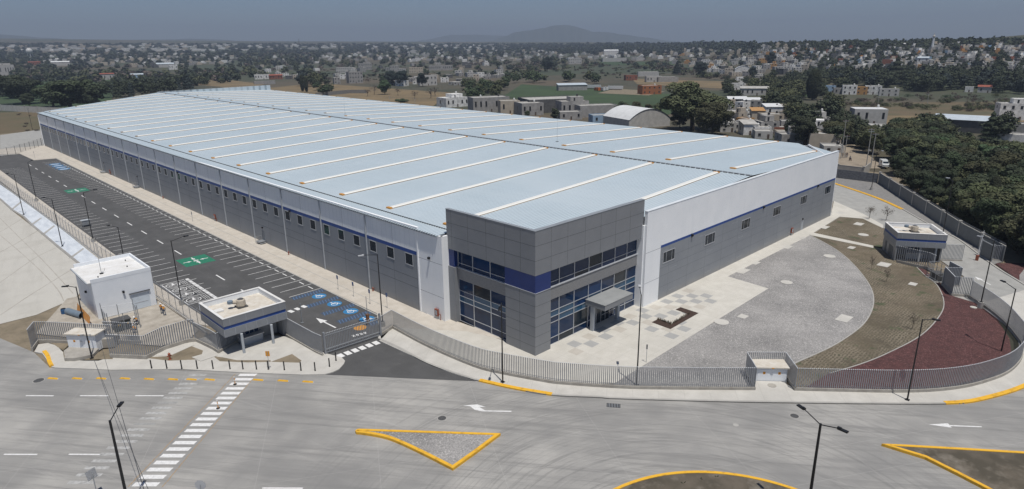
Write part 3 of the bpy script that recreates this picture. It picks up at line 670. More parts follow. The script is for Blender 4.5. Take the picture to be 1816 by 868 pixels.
mb = MB(); crossing(mb, (421.4, 667.3), (452, 667.3), (233, 863), (277, 863), 20, (241, 855.8)); struct('zebra_crossing', mb, M_white)
mb = MB(); crossing(mb, (333.7, 667), (364, 667), (118, 858.6), (164, 858.6), 20, (124, 853), (6, 10)); struct('worn_crossing', mb, M_faded)
mb = MB(); crossing(mb, (333.7, 667), (364, 667), (118, 858.6), (164, 858.6), 20, (124, 853), tuple(i for i in range(20) if i not in (6, 10))); struct('worn_crossing', mb, mat('very_worn_paint', (.33, .33, .32), .8, (.26, .26, .25), 2.))
mb = MB()
for a, b in (((417, 664), (226, 865)), ((455, 664), (287, 865))):
    p = G(*a); q = G(*b)
    for i in range(64):
        t = (i+.2)/64; c = p+(q-p)*t; mb.obox((c[0]+RN.uniform(-.05, .05), c[1]), .05, .17, -.02, .005, math.atan2((q-p)[1], (q-p)[0])+PI/2)
struct('brown_dots', mb, mat('brown_dot', (.36, .25, .14), .8))
# manholes, gully
def lid(x, y, r, mt, name='manhole_cover'):
    p = G(x, y, 0); mb = MB(); mb.lathe((p[0], p[1], -.02), [(r*1.12, 0), (r*1.12, .024), (r, .026)], 24); o = mb.build(name, M_kerb if mt is not M_kerb else M_road); o['kind'] = 'structure'
    mb = MB(); mb.lathe((p[0], p[1], 0), [(r, 0), (r, .012)], 24); q = mb.build('cover_plate', mt); q['kind'] = 'structure'
M_iron = mat('cast_iron', (.09, .09, .09), .6, (.06, .06, .06), 6)
lid(68.6, 675, .62, M_iron); lid(784, 742, .5, M_iron); lid(1409, 738, .48, M_iron); lid(209.4, 734, .42, M_kerb); lid(1305, 754, .32, M_kerb)
g = G(1088, 719.5, 0); mb = MB(); a_ = math.atan2(-1, .95)*0+RA
for i in range(8): c = (g[0]+math.cos(RA)*(i-3.5)*.19, g[1]+math.sin(RA)*(i-3.5)*.19); mb.obox(c, .04, .42, -.02, .014, RA)
t = thing('gully_grate', 'black slotted drain grate in the road below the fence', 'drain grate', (g[0], g[1], 0))
mb.build('bars', M_galv, t); MB().obox((g[0], g[1]), .82, .46, -.02, .006, RA).build('frame', mat('pit_shade', (.02, .02, .02), .9), t)  # black slab gives the rim and paints the shaded pit between the bars
# ------------------------------------------------------------------ traffic islands
def island(name, outer, mt_in, kw=.38, kh=.34, lab='', cat='traffic island'):
    c = np.mean(np.array(outer), 0); t = thing(name, lab, cat, (c[0], c[1], 0))
    n = len(outer); A = sum(outer[i][0]*outer[(i+1) % n][1]-outer[(i+1) % n][0]*outer[i][1] for i in range(n))
    if A < 0: outer = outer[::-1]
    P = [np.array(p) for p in outer]; inner = []
    for i in range(n):
        a = P[i-1]; b = P[i]; d = P[(i+1) % n]; t1 = (b-a)/np.hypot(*(b-a)); t2 = (d-b)/np.hypot(*(d-b)); nn = np.array([-t1[1]-t2[1], t1[0]+t2[0]]); l = np.hypot(*nn)
        cosv = max(.35, l/2); inner.append(tuple(b+nn/l*kw/cosv))
    vs = []; fs = []
    for i in range(n): vs += [(*P[i], -.05), (*P[i], kh-.05), (*(P[i]*.93+np.array(inner[i])*.07), kh), (*inner[i], kh), (*inner[i], .0)]
    for i in range(n):
        j = (i+1) % n
        for k in range(4): fs.append((5*i+k, 5*j+k, 5*j+k+1, 5*i+k+1))
    MB().add(vs, fs).build('kerb', M_yel, t); MB().prism(inner, -.05, kh-.06).build('infill', mt_in, t)
tri = crv(PX([(630, 767), (634, 764), (640, 763.4)], .1), 3)[:-1]+PX([(888, 771.5), (845, 804), (803, 834)], .1)+crv(PX([(803, 834), (740, 802), (690, 780), (650, 771.5), (632, 769.5)], .1), 4)[1:]
island('traffic_island', tri, M_grav, lab='triangular yellow-kerbed island filled with grey gravel in the middle of the road')
M_isl = mat('scrubby_soil', (.125, .105, .08), .95, (.07, .06, .043), .25, detail=7, contrast=(.4, .62), bump=.15)
P_, _ = pos(M_isl); n_ = noise(M_isl, P_, .35, 4); mix_in(M_isl, ramp(M_isl, n_, .52, .66), (.22, .195, .16), amt=.65)
island('traffic_island', PX([(1563, 790), (1600, 791.5), (1700, 797), (1816, 804), (1990, 815), (1990, 960), (1850, 925), (1748, 869), (1698, 843), (1640, 814)], .1), M_isl, lab='wedge-shaped yellow-kerbed island of dark scrubby soil at the right')
p1, p2, p3 = [G(*p, .1)[:2] for p in ((1091.5, 868), (1241.7, 838), (1404, 867))]
def circ(a, b, c):
    ax, ay = a; bx, by = b; cx, cy = c; d = 2*(ax*(by-cy)+bx*(cy-ay)+cx*(ay-by))
    ux = ((ax*ax+ay*ay)*(by-cy)+(bx*bx+by*by)*(cy-ay)+(cx*cx+cy*cy)*(ay-by))/d; uy = ((ax*ax+ay*ay)*(cx-bx)+(bx*bx+by*by)*(ax-cx)+(cx*cx+cy*cy)*(bx-ax))/d
    return ux, uy, math.hypot(ax-ux, ay-uy)
ux, uy, ur = circ(p1, p2, p3)
island('roundabout', [(ux+ur*math.cos(2*PI*i/96), uy+ur*math.sin(2*PI*i/96)) for i in range(96)], M_isl, lab='round yellow-kerbed island with small dark plants at the bottom edge')
tf = thing('shrub_bed', 'rows of small dark seedlings planted in the round island', 'seedlings', (ux, uy, .14)); mb = MB()
for i in range(160):
    a, r = RN.uniform(0, 2*PI), ur*math.sqrt(RN.uniform(.02, .9)); x, y = ux+r*math.cos(a), uy+r*math.sin(a)
    for k in range(5): mb.tube((x, y, .13), (x+RN.uniform(-.2, .2), y+RN.uniform(-.2, .2), .14+RN.uniform(.12, .35)), .07, .02, 3, False)
o = mb.build('seedling_leaves', mat('dark_leaf', (.03, .045, .02), .9), tf); o['kind'] = 'stuff'
# yellow road blocks beside the kerb
def block(x, y, lab):
    p = G(x, y, 0); t = thing('road_block', lab, 'lane divider', (p[0], p[1], 0), RA, 'yellow lane dividers along the front street', world=False)
    s = .78; mb = MB(); mb.add([(-s, -.14, 0), (s, -.14, 0), (s, .14, 0), (-s, .14, 0), (-s*.8, -.07, .14), (s*.8, -.07, .14), (s*.8, .07, .14), (-s*.8, .07, .14)], [(4, 5, 6, 7), (0, 1, 5, 4), (1, 2, 6, 5), (2, 3, 7, 6), (3, 0, 4, 7)]); mb.build('body', M_yel, t)
    [MB().add([(sx*s*1.0, -.1, .0), (sx*s*1.08, -.1, .0), (sx*s*1.08, .1, .0), (sx*s*1.0, .1, 0), (sx*s*.97, -.08, .08), (sx*s*1.05, -.08, .05), (sx*s*1.05, .08, .05), (sx*s*.97, .08, .08)], [(4, 5, 6, 7), (0, 1, 5, 4), (1, 2, 6, 5), (2, 3, 7, 6), (3, 0, 4, 7)]).build('end_cap', M_jointl, t) for sx in (-1, 1)]
places = ['nearest the yellow kerb at the far left', 'second from the far left end', 'third from the far left end', 'fourth from the far left end', 'fifth from the far left end', 'beside the worn crossing on its left', 'lying across the worn zebra crossing', 'between the worn and the white crossing', 'just right of the white zebra crossing', 'second right of the white zebra crossing', 'nearest the black driveway, last of the row']
for (x, y), l in zip(((94, 672), (137, 672), (180, 672), (222, 672), (264.5, 673), (307, 673.5), (340, 673.7), (372, 674), (458, 674.5), (502, 676), (546, 677.8)), places): block(x, y, 'low yellow road divider '+l)
# flexible posts
for (x, y, l) in ((417, 682, 'orange and white flexible post at the far end of the white crossing'), (387, 724.6, 'orange and white flexible post standing midway down the white crossing')):
    p = G(x, y, 0); t = thing('delineator_post', l, 'flexible post', p, group='flexible posts on the crossing', world=False)
    MB().lathe((0, 0, 0), [(.24, 0), (.24, .05), (.1, .1)], 14).build('base', M_black, t)
    MB().lathe((0, 0, .08), [(.055, 0), (.05, .95)], 10).build('post', M_orng, t); MB().lathe((0, 0, .5), [(.066, 0), (.066, .14)], 10).build('white_band', M_white, t); MB().lathe((0, 0, .98), [(.066, 0), (.066, .12)], 10).build('white_band', M_white, t)
# bollards
def boll(x, y, l):
    p = G(x, y, .15); t = thing('bollard', l, 'bollard', p, group='black bollards in front of the gatehouse', world=False)
    MB().lathe((0, 0, -.02), [(.12, 0), (.12, .03)], 12).build('foot', M_black, t); MB().lathe((0, 0, 0), [(.085, 0), (.085, 1.22), (.07, 1.28), (.03, 1.3)], 12).build('shaft', M_black, t)
bx = [(269, 653.5), (296, 653.7), (322.5, 654.0), (350, 654.1), (378, 654.3), (408, 654.6), (431, 654.8), (455, 655.2), (476, 655.6), (504.5, 656.4), (534, 657.4), (559, 657.8), (584.5, 650.5), (596, 639.8)]
ord_ = ['first', 'second', 'third', 'fourth', 'fifth', 'sixth', 'seventh', 'eighth', 'ninth', 'tenth', 'eleventh', 'twelfth', 'thirteenth', 'last']
for i, (x, y) in enumerate(bx[:]): boll(x, y, f'thin black bollard on the front pavement, {ord_[i]} of the row counting from the left')
# ------------------------------------------------------------------ warehouse
WH = thing('warehouse', 'huge grey and white warehouse with pale ribbed roof and grey glazed corner office', 'warehouse', (59, 56, 0))
def lerp(a, b, t): return a+(b-a)*t
def eX(Y): return lerp(58.75, 57.6, (Y-75)/293.)
def eZ(Y): return lerp(14.27, 15.25, (Y-75)/293.)
def rX(Y): return lerp(123., 130., (Y-56)/379.)
def rZ(Y): return lerp(16.85, 18.05, (Y-56)/379.)
def qX(Y): return lerp(188., 196., (Y-71)/353.)
def qZ(Y): return lerp(14.6, 16.3, (Y-71)/353.)
def Zr(X, Y):
    return lerp(eZ(Y), rZ(Y), (X-eX(Y))/(rX(Y)-eX(Y))) if X <= rX(Y) else lerp(rZ(Y), qZ(Y), (X-rX(Y))/(qX(Y)-rX(Y)))
def yb(X): return 368.3+(X-57.6)*(435-368.3)/(130-57.6) if X < 130 else 435-(X-130)*11/66.
def yf(X): return 76.1 if X < 60.4 else 57.1 if X < 85.8 else (56.45 if X < 168.7 else 56.45+(X-168.7)*(71-56.2)/(188-168.7))
def wallX(Y): return lerp(59.06, 57.95, (Y-75)/293.)
mb = MB()
def rquad(xa, xb, dz=0., lo=None, hi=None, n=24):
    """roof band between slope fractions xa..xb (functions of Y)"""
    for i in range(n):
        q = []
        for (fx, k) in ((xa, i), (xb, i), (xb, i+1), (xa, i+1)):
            X0 = fx(200.); y0 = max(yf(X0), lo or 0); y1 = yb(X0) if hi is None else hi; Y = lerp(y0, y1, k/n); X = fx(Y); q.append((X, Y, Zr(X, Y)+dz))
        mb.add(q, [(0, 1, 2, 3)])
fr = lambda t: (lambda Y: lerp(eX(Y), rX(Y), t))
fq = lambda t: (lambda Y: lerp(rX(Y), qX(Y), t))
# left slope: eave band a step lower, then the main sheet
rquad(lambda Y: eX(Y), lambda Y: eX(Y)+3.2, -.02, lo=76.1)
rquad(lambda Y: eX(Y)+3.2, fr(.3), .1); rquad(fr(.3), fr(.65), .1); rquad(fr(.65), fr(1), .1)
rquad(fq(0), fq(.35), .1); rquad(fq(.35), fq(.69), .1)
cuts = [.69, .78, .87, .95, 1.0]
for a, b in zip(cuts[:-1], cuts[1:]): rquad(fq(a), fq(b), .1)
mb.build('roof', M_roof, WH)
# soffit/edge thickness
mb = MB(); mb.poly3([(eX(76.1), 76.1, eZ(76)-.24), (eX(76.1), 76.1, eZ(76)-.02), (eX(368.3), 368.3, eZ(368)-.02), (eX(368.3), 368.3, eZ(368)-.24)]); mb.poly3([(eX(76.1), 76.1, eZ(76)-.24), (eX(368.3), 368.3, eZ(368)-.24), (59.3, 368.3, eZ(368)-.22), (59.4, 76.1, eZ(76)-.22)])
mb.poly3([(eX(76.1), 76.1, eZ(76)-.24), (60.5, 76.1, eZ(76)-.2), (60.5, 76.1, eZ(76)+.05), (eX(76.1), 76.1, eZ(76)-.02)])
mb.build('eave_gutter', M_edge, WH)
mb = MB()
Y = 76.6
while Y < 367.5: mb.box(eX(Y)-.05, Y-.1, eZ(Y)-.12, eX(Y)+.3, Y+.1, eZ(Y)+.01); Y += .62
mb.build('eave_closures', M_joint, WH).__setitem__('kind', 'stuff')
mb = MB()
Y = 76.6
while Y < 372: X = eX(Y)+3.18; mb.box(X-.16, Y-.13, Zr(X, Y)-.04, X+.04, Y+.13, Zr(X, Y)+.115); Y += .62
mb.build('step_closures', M_joint, WH).__setitem__('kind', 'stuff')
mb = MB(); n = 40
for i in range(n):
    Y0, Y1 = lerp(56.5, 434.5, i/n), lerp(56.5, 434.5, (i+1)/n)
    mb.add([(rX(Y0)-.35, Y0, rZ(Y0)+.12), (rX(Y0), Y0, rZ(Y0)+.3), (rX(Y0)+.45, Y0, rZ(Y0)+.12), (rX(Y1)-.35, Y1, rZ(Y1)+.12), (rX(Y1), Y1, rZ(Y1)+.3), (rX(Y1)+.45, Y1, rZ(Y1)+.12)], [(0, 1, 4, 3), (1, 2, 5, 4)])
mb.build('ridge_cap', M_edge, WH)
mb = MB(); Y = 57.
while Y < 433: mb.box(rX(Y)-.62, Y-.42, rZ(Y)+.09, rX(Y)-.3, Y+.42, rZ(Y)+.24); Y += 1.24
mb.build('ridge_closures', M_joint, WH).__setitem__('kind', 'stuff')
# skylights
k = 0
while True:
    Y = 63.2+15.95*k; k += 1
    if Y > 425: break
    for side in (0, 1):
        if side == 0: x0, x1 = eX(Y)+4.9, rX(Y)-2.0
        else: x0, x1 = rX(Y)+5.6, qX(Y)-2.2
        if side == 0 and Y < 76: x0 = 61.5
        if side == 1 and Y < 70: x1 = 172.5
        while side == 0 and yb(x0) < Y+3 and x0 < x1: x0 += 1
        while side == 1 and yb(x1) < Y+3 and x0 < x1: x1 -= 1
        if x1-x0 < 6: continue
        a = (x0, Y, Zr(x0, Y)+.1); b = (x1, Y, Zr(x1, Y)+.1)
        mb = MB(); nb = 10
        for i in range(nb):
            t0, t1 = i/nb, (i+1)/nb; p = [lerp(a[j], b[j], t0) for j in range(3)]; q = [lerp(a[j], b[j], t1) for j in range(3)]
            mb.mi = 0
            prof = [(-.56, .12), (-.34, .26), (.34, .26), (.56, .12)]
            vs = [(c[0], c[1]+o, c[2]+h) for c in (p, q) for o, h in prof]; mb.add(vs, [(0, 4, 5, 1), (1, 5, 6, 2), (2, 6, 7, 3)])
            mb.mi = 1; mb.add([(p[0], p[1]-.56, p[2]), (p[0], p[1]-.56, p[2]+.12), (q[0], q[1]-.56, q[2]+.12), (q[0], q[1]-.56, q[2])], [(0, 3, 2, 1)]); mb.add([(p[0], p[1]+.56, p[2]), (p[0], p[1]+.56, p[2]+.12), (q[0], q[1]+.56, q[2]+.12), (q[0], q[1]+.56, q[2])], [(0, 1, 2, 3)])
        sk = mb.build('skylight', [M_sky, M_rust_shade], WH)
        for e, s in ((a, -1), (b, 1)): MB().box(e[0]-(.55 if s < 0 else 0), e[1]-.62, e[2]-.02, e[0]+(.55 if s > 0 else 0), e[1]+.62, e[2]+.24).build('end_flashing', M_orange if Y < 230 else M_rust_shade, sk, origin=(0, 0, 0))
# parapets
mb = MB()
mb.box(85.8, 55.85, 14.2, 168.9, 56.4, 16.55); mb.build('front_parapet', M_wallw, WH)
MB().box(85.75, 55.8, 16.553, 168.95, 56.5, 16.62).build('parapet_coping', mat('white_coping', (.70, .74, .77), .5), WH)
a = (130., 435.2); b = (196., 424.2); mb = MB(); mb.add([(a[0], a[1], 15), (b[0], b[1], 14), (b[0], b[1], 19.5), (a[0], a[1], 18.3), (a[0], a[1]+.3, 15), (b[0], b[1]+.3, 14), (b[0], b[1]+.3, 19.5), (a[0], a[1]+.3, 18.3)], [(0, 1, 2, 3), (7, 6, 5, 4), (3, 2, 6, 7), (1, 5, 6, 2)]); mb.build('rear_parapet', M_roof, WH)
# chamfer gutter and low annex roof behind the front parapet
g1 = onY(1434, 258, 70.5); g1 = G(1434, 258, 14.75); g2 = G(1462, 275.5, 15.1); mb = MB(); mb.tube(g1, g2, .32, .32, 6); mb.build('corner_gutter', mat('white_gutter', (.72, .74, .75), .5), WH)
mb = MB(); q1 = G(1434, 257.5, 14.4); q2 = G(1479, 271, 14.1); q3 = G(1462, 276, 14.6); q4 = (171, 56.8, 14.4); mb.poly3([q1, g1-[0, 0, .2], q3, q2]); mb.poly3([q2, q3, (170.5, 57.2, 14.4)]); mb.f = [f[::-1] for f in mb.f]; mb.build('annex_roof', M_roof, WH)
# walls ---- long side (X = wallX(Y))
def side_box(mb, y0, y1, z0, z1, d0, d1):
    vs = []
    for Y in (y0, y1):
        for d in (d0, d1):
            for z in (z0, z1): vs.append((wallX(Y)+d, Y, z))
    mb.add(vs, [(0, 1, 3, 2), (4, 6, 7, 5), (0, 4, 5, 1), (2, 3, 7, 6), (1, 5, 7, 3), (0, 2, 6, 4)])
for nm, y0, y1, z0, z1, mt in (('grey_wall', 81.35, 369.2, 0, 9.8, M_wallg), ('stripe', 81.35, 369.2, 9.8, 10.42, M_stripe), ('white_wall', 81.35, 369.2, 10.42, 14.6, M_wallw), ('white_wall', 75.2, 81.35, 0, 14.2, M_wallw)):
    mb = MB(); side_box(mb, y0, y1, z0, z1, 0, .4); mb.build(nm, mt, WH)
mb = MB(); side_box(mb, 81.4, 369.2, 4.05, 4.1, -.006, .01); side_box(mb, 81.4, 369.2, 5.65, 5.7, -.006, .01); side_box(mb, 75.25, 81.3, 4.05, 4.09, -.006, .01); side_box(mb, 75.25, 81.3, 9.6, 9.64, -.006, .01)
Y = 96.4-15.9/2
while Y < 367: side_box(mb, Y-.02, Y+.02, 0, 14.1, -.004, .01); Y += 15.9
mb.build('panel_joints', M_joint, WH)
mb = MB(); Y = 82.2
while Y < 368:
    side_box(mb, Y-.03, Y+.03, 10.45, 14.0, -.004, .01); Y += 1.33
mb.build('sheet_seams', mat('seam', (.72, .75, .78), .6), WH)
mb = MB(); side_box(mb, 81.25, 81.55, 0, 14.1, -.14, .02); mb.build('corner_pier', M_wallw, WH)
for k in range(17):
    Y = 96.4+15.9*k; X = wallX(Y)
    mb = MB(); mb.box(X-.22, Y-.11, .1, X-.01, Y+.11, eZ(Y)-.25); mb.build('downspout', M_jointl, WH)
# windows on the long side
for k in range(54):
    Y = 83.9+5.3*k
    if abs(((Y-96.4+7.95) % 15.9)-7.95) < .7: Y += .0
    if Y > 367: break
    X = wallX(Y); fr_ = MB()
    x0, x1 = X-.06, X+.05
    fr_.box(x0, Y-1.06, 7.62, x1, Y+1.06, 7.76); fr_.box(x0, Y-1.06, 9.6, x1, Y+1.06, 9.68); fr_.box(x0, Y-1.06, 7.76, x1, Y-.97, 9.6); fr_.box(x0, Y+.97, 7.76, x1, Y+1.06, 9.6)
    fo = fr_.build('window', M_frame, WH); MB().box(X-.015, Y-.97, 7.76, X+.02, Y+.97, 9.6).build('pane', M_glassd, fo, origin=(0, 0, 0))
# far end and hidden walls
mb = MB(); mb.wall([(57.9, 369.2), (130, 435), (196, 424), (188.3, 70), (168.75, 56.1)], .3, 0, 14.2); mb.build('rear_wall', M_wallw, WH)
# ---- front (Y = 55.85)
for nm, x0, x1, z0, z1, mt in (('grey_wall', 90.2, 168.7, 0, 9.45, M_wallg), ('stripe', 90.2, 168.7, 9.45, 9.9, M_stripe), ('white_wall', 90.2, 168.7, 9.9, 14.2, M_wallw), ('white_wall', 85.76, 90.2, 0, 14.2, M_wallw)):
    MB().box(x0, 55.85 if mt is not M_wallw else (55.851), z0, x1, 56.3, z1).build(nm, mt, WH)
mb = MB(); mb.box(168.7, 55.85, 0, 169.0, 56.35, 14.2).build('end_wall', M_wallw, WH)
MB().box(85.5, 56.3, 0, 85.9, 58, 14.2).build('white_wall', M_wallw, WH); MB().box(59.07, 75.21, 0, 61.3, 75.6, 14.2).build('white_wall', M_wallw, WH)
mb = MB()
for z in (2.3, 4.3, 5.75, 7.3): mb.box(90.3, 55.843, z, 168.6, 55.86, z+.03)
for i in range(13): x = 93+i*6.25; mb.box(x, 55.844, .1, x+.03, 55.86, 9.4)
for z in (4.2, 9.5): mb.box(85.8, 55.843, z, 90.2, 55.86, z+.04)
mb.build('panel_joints', mat('joint_soft', (.13, .145, .16), .8), WH)
mb = MB()
for i in range(26):
    x = 90.5+i*3.1
    for z in (8.7, 5.1, 1.0):
        if (i*3+int(z)) % 4 == 0: mb.box(x, 55.842, z, x+2.2, 55.86, z+.03)
mb.build('panel_marks', M_jointl, WH)
for X in (91.05, 105, 119.3, 133.7, 147.9, 162.5):
    f = MB(); f.box(X, 55.79, 6.45, X+3.65, 55.9, 6.6); f.box(X, 55.79, 8.42, X+3.65, 55.9, 8.5); f.box(X, 55.79, 6.6, X+.08, 55.9, 8.42); f.box(X+3.57, 55.79, 6.6, X+3.65, 55.9, 8.42); f.box(X+.95, 55.8, 6.6, X+1.02, 55.9, 8.42); f.box(X+2.7, 55.8, 6.6, X+2.77, 55.9, 8.42)
    fo = f.build('window', M_frame, WH); MB().box(X+.08, 55.83, 6.6, X+3.57, 55.87, 8.42).build('pane', M_glassd, fo, origin=(0, 0, 0))
for X in (100.1, 128.6, 157.4):
    lm = MB(); lm.box(X-.16, 55.5, 9.45, X+.16, 55.85, 9.85); lm.box(X-.05, 55.7, 9.2, X+.05, 55.85, 9.45); lm.build('wall_lamp', M_black, WH)
for Y in (78.4, 125, 190, 270):
    X = wallX(Y); MB().box(X-.35, Y-.17, 9.75 if Y > 80 else 9.95, X, Y+.17, 10.1 if Y > 80 else 10.3).build('wall_lamp', M_black, WH)
def door(x0, y0, x1, y1, h, nx, ny, nm='door', mt=None):
    mb = MB(); mb.box(min(x0, x1), min(y0, y1), .14, max(x0, x1), max(y0, y1), h); d = mb.build(nm, mt or M_wallg, WH)
dX = onY(1400+100/5.108, 240+860/5.108, 55.85)[0]
door(dX, 55.82, dX+1.1, 55.86, 2.35, 0, -1, mt=M_jointl); MB().box(dX+.2, 55.6, 2.7, dX+.5, 55.86, 3.0).build('wall_lamp', M_black, WH)
def cabinet(cx, cy, ax, lab):
    """red hose cabinet with its pipe; ax = outward axis"""
    nx, ny = ax; t = thing('hose_cabinet', lab, 'hose cabinet', (cx, cy, .15), group='red hose cabinets on the warehouse walls')
    tx, ty = -ny, nx
    def bx(u0, u1, n0, n1, z0, z1, nm, mt):
        mb = MB(); xs = sorted((cx+tx*u0+nx*n0, cx+tx*u1+nx*n1)); ys = sorted((cy+ty*u0+ny*n0, cy+ty*u1+ny*n1)); mb.box(xs[0], ys[0], z0, xs[1], ys[1], z1); return mb.build(nm, mt, t)
    bx(-.4, .4, .02, .3, .7, 1.85, 'body', M_redp); bx(-.28, .28, .3, .31, .85, 1.65, 'door_panel', M_jointl); bx(-.3, .3, .03, .26, .15, .7, 'stand', M_galv)
    mb = MB(); mb.tube((cx+tx*.9+nx*.12, cy+ty*.9+ny*.12, 0.1), (cx+tx*.9+nx*.12, cy+ty*.9+ny*.12, 1.1), .05); mb.tube((cx+tx*.9+nx*.12, cy+ty*.9+ny*.12, 1.1), (cx+tx*.45+nx*.12, cy+ty*.45+ny*.12, 1.1), .05); mb.build('pipe', M_redp, t)
q = onY(1400+20/5.108, 240+850/5.108, 55.8); cabinet(q[0], 55.83, (0, -1), 'red hose cabinet on the front wall near the far corner door')
cabinet(59.03, 77.0, (-1, 0), 'red hose cabinet on the white corner pillar beside the glazed office')
for (x, y), l in (((300+455/5.785, 360+190/5.785), 'midway along the long wall'), ((160+192/5.785, 300+60/5.785), 'towards the far end of the long wall')):
    p = G(x, y, .15); cabinet(wallX(p[1])-.03, p[1], (-1, 0), 'red hose cabinet '+l)
for (x, y), l in (((570+480*0, 700), 'a'),): pass
for (x, y), l in (((420+570/6.2, 340+695/6.2), 'small rusty valve at the foot of a downspout, midway along the long wall'), ((480+1050/5.786, 450+385/5.786), 'small rusty valve on the wall walk nearest the gate'), ((160+748/5.785, 300+305/5.785), 'small rusty valve at a downspout foot, beyond the sign post')):
    p = G(x, y, .15); t = thing('hydrant_valve', l, 'valve', (p[0], p[1], .15), world=False); MB().lathe((0, 0, 0), [(.16, 0), (.1, .1), (.1, .5), (.17, .6), (.05, .75)], 10).build('body', M_redp, t); MB().tube((0, 0, .35), (.35, 0, .35), .06).build('outlet', M_redp, t)
# doors with steel steps on the long side
def steps(x, y, lab):
    p = G(x, y, .15); Y = p[1]; X = wallX(Y); t = thing('steel_steps', lab, 'steps', (X-1.2, Y, .15), group='steel steps at the side doors')
    MB().box(X-1.7, Y-1.1, .55, X-.05, Y+.7, .65).build('platform', M_galv, t); MB().box(X-1.5, Y-1.6, .32, X-.2, Y-1.1, .38).build('tread', M_galv, t)
    mb = MB(); [mb.tube((a, b, .15), (a, b, 1.6), .03, n=5) for a in (X-1.65, X-.1) for b in (Y-1.0, Y+.65)]; [mb.tube((X-1.65, Y-1.0, z), (X-1.65, Y+.65, z), .025, n=5) for z in (1.1, 1.6)]; mb.tube((X-1.65, Y+.65, 1.6), (X-.1, Y+.65, 1.6), .025, n=5); mb.build('railing', M_galv, t)
    d = MB(); d.box(X-.03, Y-.8, .65, X+.02, Y+.4, 2.9); d.build('side_door', mat('side_door', (.16, .18, .205), .6), WH)
    MB().box(X-.3, Y-.4, 3.5, X, Y, 3.75).build('wall_lamp', M_black, WH)
for (x, y), l in (((300+895/5.785, 360+420/5.785), 'galvanised steps at the near side door of the long wall'), ((160+440/5.785, 300+195/5.785), 'galvanised steps at the middle side door of the long wall'), ((160+100/5.785, 300+42/5.785), 'galvanised steps at the far side door of the long wall')): steps(x, y, l)
# ---- corner office
OX, OY = 60.3, 56.6
def clad(x0, y0, z0, x1, y1, z1, nm, mt=None): return MB().box(x0, y0, z0, x1, y1, z1).build(nm, mt or M_clad, WH)
clad(OX, OY, 12.1, 85.85, OY+.35, 18.4, 'upper_cladding'); clad(OX, OY+.35, 12.1, OX+.35, 75.4, 18.4, 'upper_cladding')
mb = MB(); mb.box(OX+.35, OY+.35, 12.1, 85.5, 75.05, 12.25); mb.build('soffit', M_clad, WH)
mb = MB(); mb.box(OX-.04, OY-.04, 18.4, 85.9, OY+.75, 18.47); mb.box(OX-.04, OY+.75, 18.4, OX+.55, 75.45, 18.47); mb.build('coping', mat('grey_coping', (.27, .29, .31), .4), WH)
mb = MB()
for z in (14.2, 16.3): mb.box(OX-.006, OY-.006, z, 85.8, OY+.01, z+.035); mb.box(OX-.006, OY, z, OX+.01, 75.3, z+.035)
for x in (63.5, 67., 70.9, 74.6, 78.3, 82.1): mb.box(x, OY-.005, 12.1, x+.035, OY+.01, 18.4)
for y in (59.4, 62.5, 66.4, 70.4, 74.2): mb.box(OX-.005, y, 12.1, OX+.01, y+.035, 18.4)
for z in (1.5, 3.0, 4.5, 5.9, 7.6): mb.box(OX-.006, OY-.006, z, OX+3.2, OY+.01, z+.035); mb.box(OX-.006, OY, z, OX+.01, 62.5, z+.035)
mb.box(OX-.005, 59.6, 0, OX+.01, 59.635, 9.5); mb.box(OX-.006, 73.6, 3, OX+.01, 75.4, 3.03)
mb.build('cladding_joints', mat('cladding_gap', (.06, .065, .07), .7), WH)
clad(OX, OY, .05, 63.5, 62.5, 9.5, 'corner_column'); clad(OX-.05, OY-.05, 9.5, 63.55, 62.55, 9.56, 'column_flashing', M_frame)
clad(OX+.02, OY+.02, 9.56, 63.5, 62.6, 12.1, 'blue_corner', M_bluec)
clad(OX-.1, 73.75, 0, 61.3, 75.3, 9.3, 'pilaster'); clad(OX+.1, 73.9, 9.3, 61.3, 75.2, 12.1, 'blue_panel', M_bluec)
# bands between the glazing rows
clad(63.5, 57.3, 7.35, 85.75, 57.7, 9.15, 'stone_band', M_clad2); clad(60.9, 62.5, 7.35, 61.3, 73.75, 9.15, 'stone_band', M_clad2)
clad(63.5, 57.2, 9.15, 85.75, 57.7, 9.25, 'band_sill', M_frame); clad(60.8, 62.5, 9.15, 61.3, 73.75, 9.25, 'band_sill', M_frame)
clad(63.5, 57.6, 0, 85.7, 57.9, 12.1, 'backing_wall', M_glassd); clad(61.25, 62.4, 0, 61.5, 73.8, 12.1, 'backing_wall', M_glassd)
# curtain walls: mullions + panes
def curtain(axis, c, s, rows, parent_name, depth=.0):
    fr_ = MB(); z0, z1 = rows[0], rows[-1]
    def b(u0, u1, z0_, z1_, d0, d1, m_):
        if axis == 'x': m_.box(u0, c+d0, z0_, u1, c+d1, z1_)
        else: m_.box(c+d0, u0, z0_, c+d1, u1, z1_)
    for u in s: b(u-.06, u+.06, z0, z1, -.12, .05, fr_)
    for z in rows: b(s[0], s[-1], z-.04, z+.04, -.09, .04, fr_)
    fo = fr_.build(parent_name, M_frame, WH); kk = 0
    for i in range(len(s)-1):
        for j in range(len(rows)-1):
            mm = MB(); b(s[i]+.06, s[i+1]-.06, rows[j]+.04, rows[j+1]-.04, -.01, .02, mm); h = (i*7+j*5+int(c)) % 6
            if len(rows) > 4: mt = [M_glasst, M_glasst, M_glassb, M_glasst, M_glass, M_glasst][(j*2+i) % 6] if j in (2, 3) else [M_glass, M_glass, M_glassb, M_glass, M_glassd, M_glass][h]
            else: mt = [M_glass, M_glassb, M_glass, M_glass, M_glass, M_glassd][h]
            mm.build('pane', mt, fo, origin=(0, 0, 0))
XS = [63.55, 66.2, 69.6, 73.0, 76.2, 79.5, 82.7, 85.7]
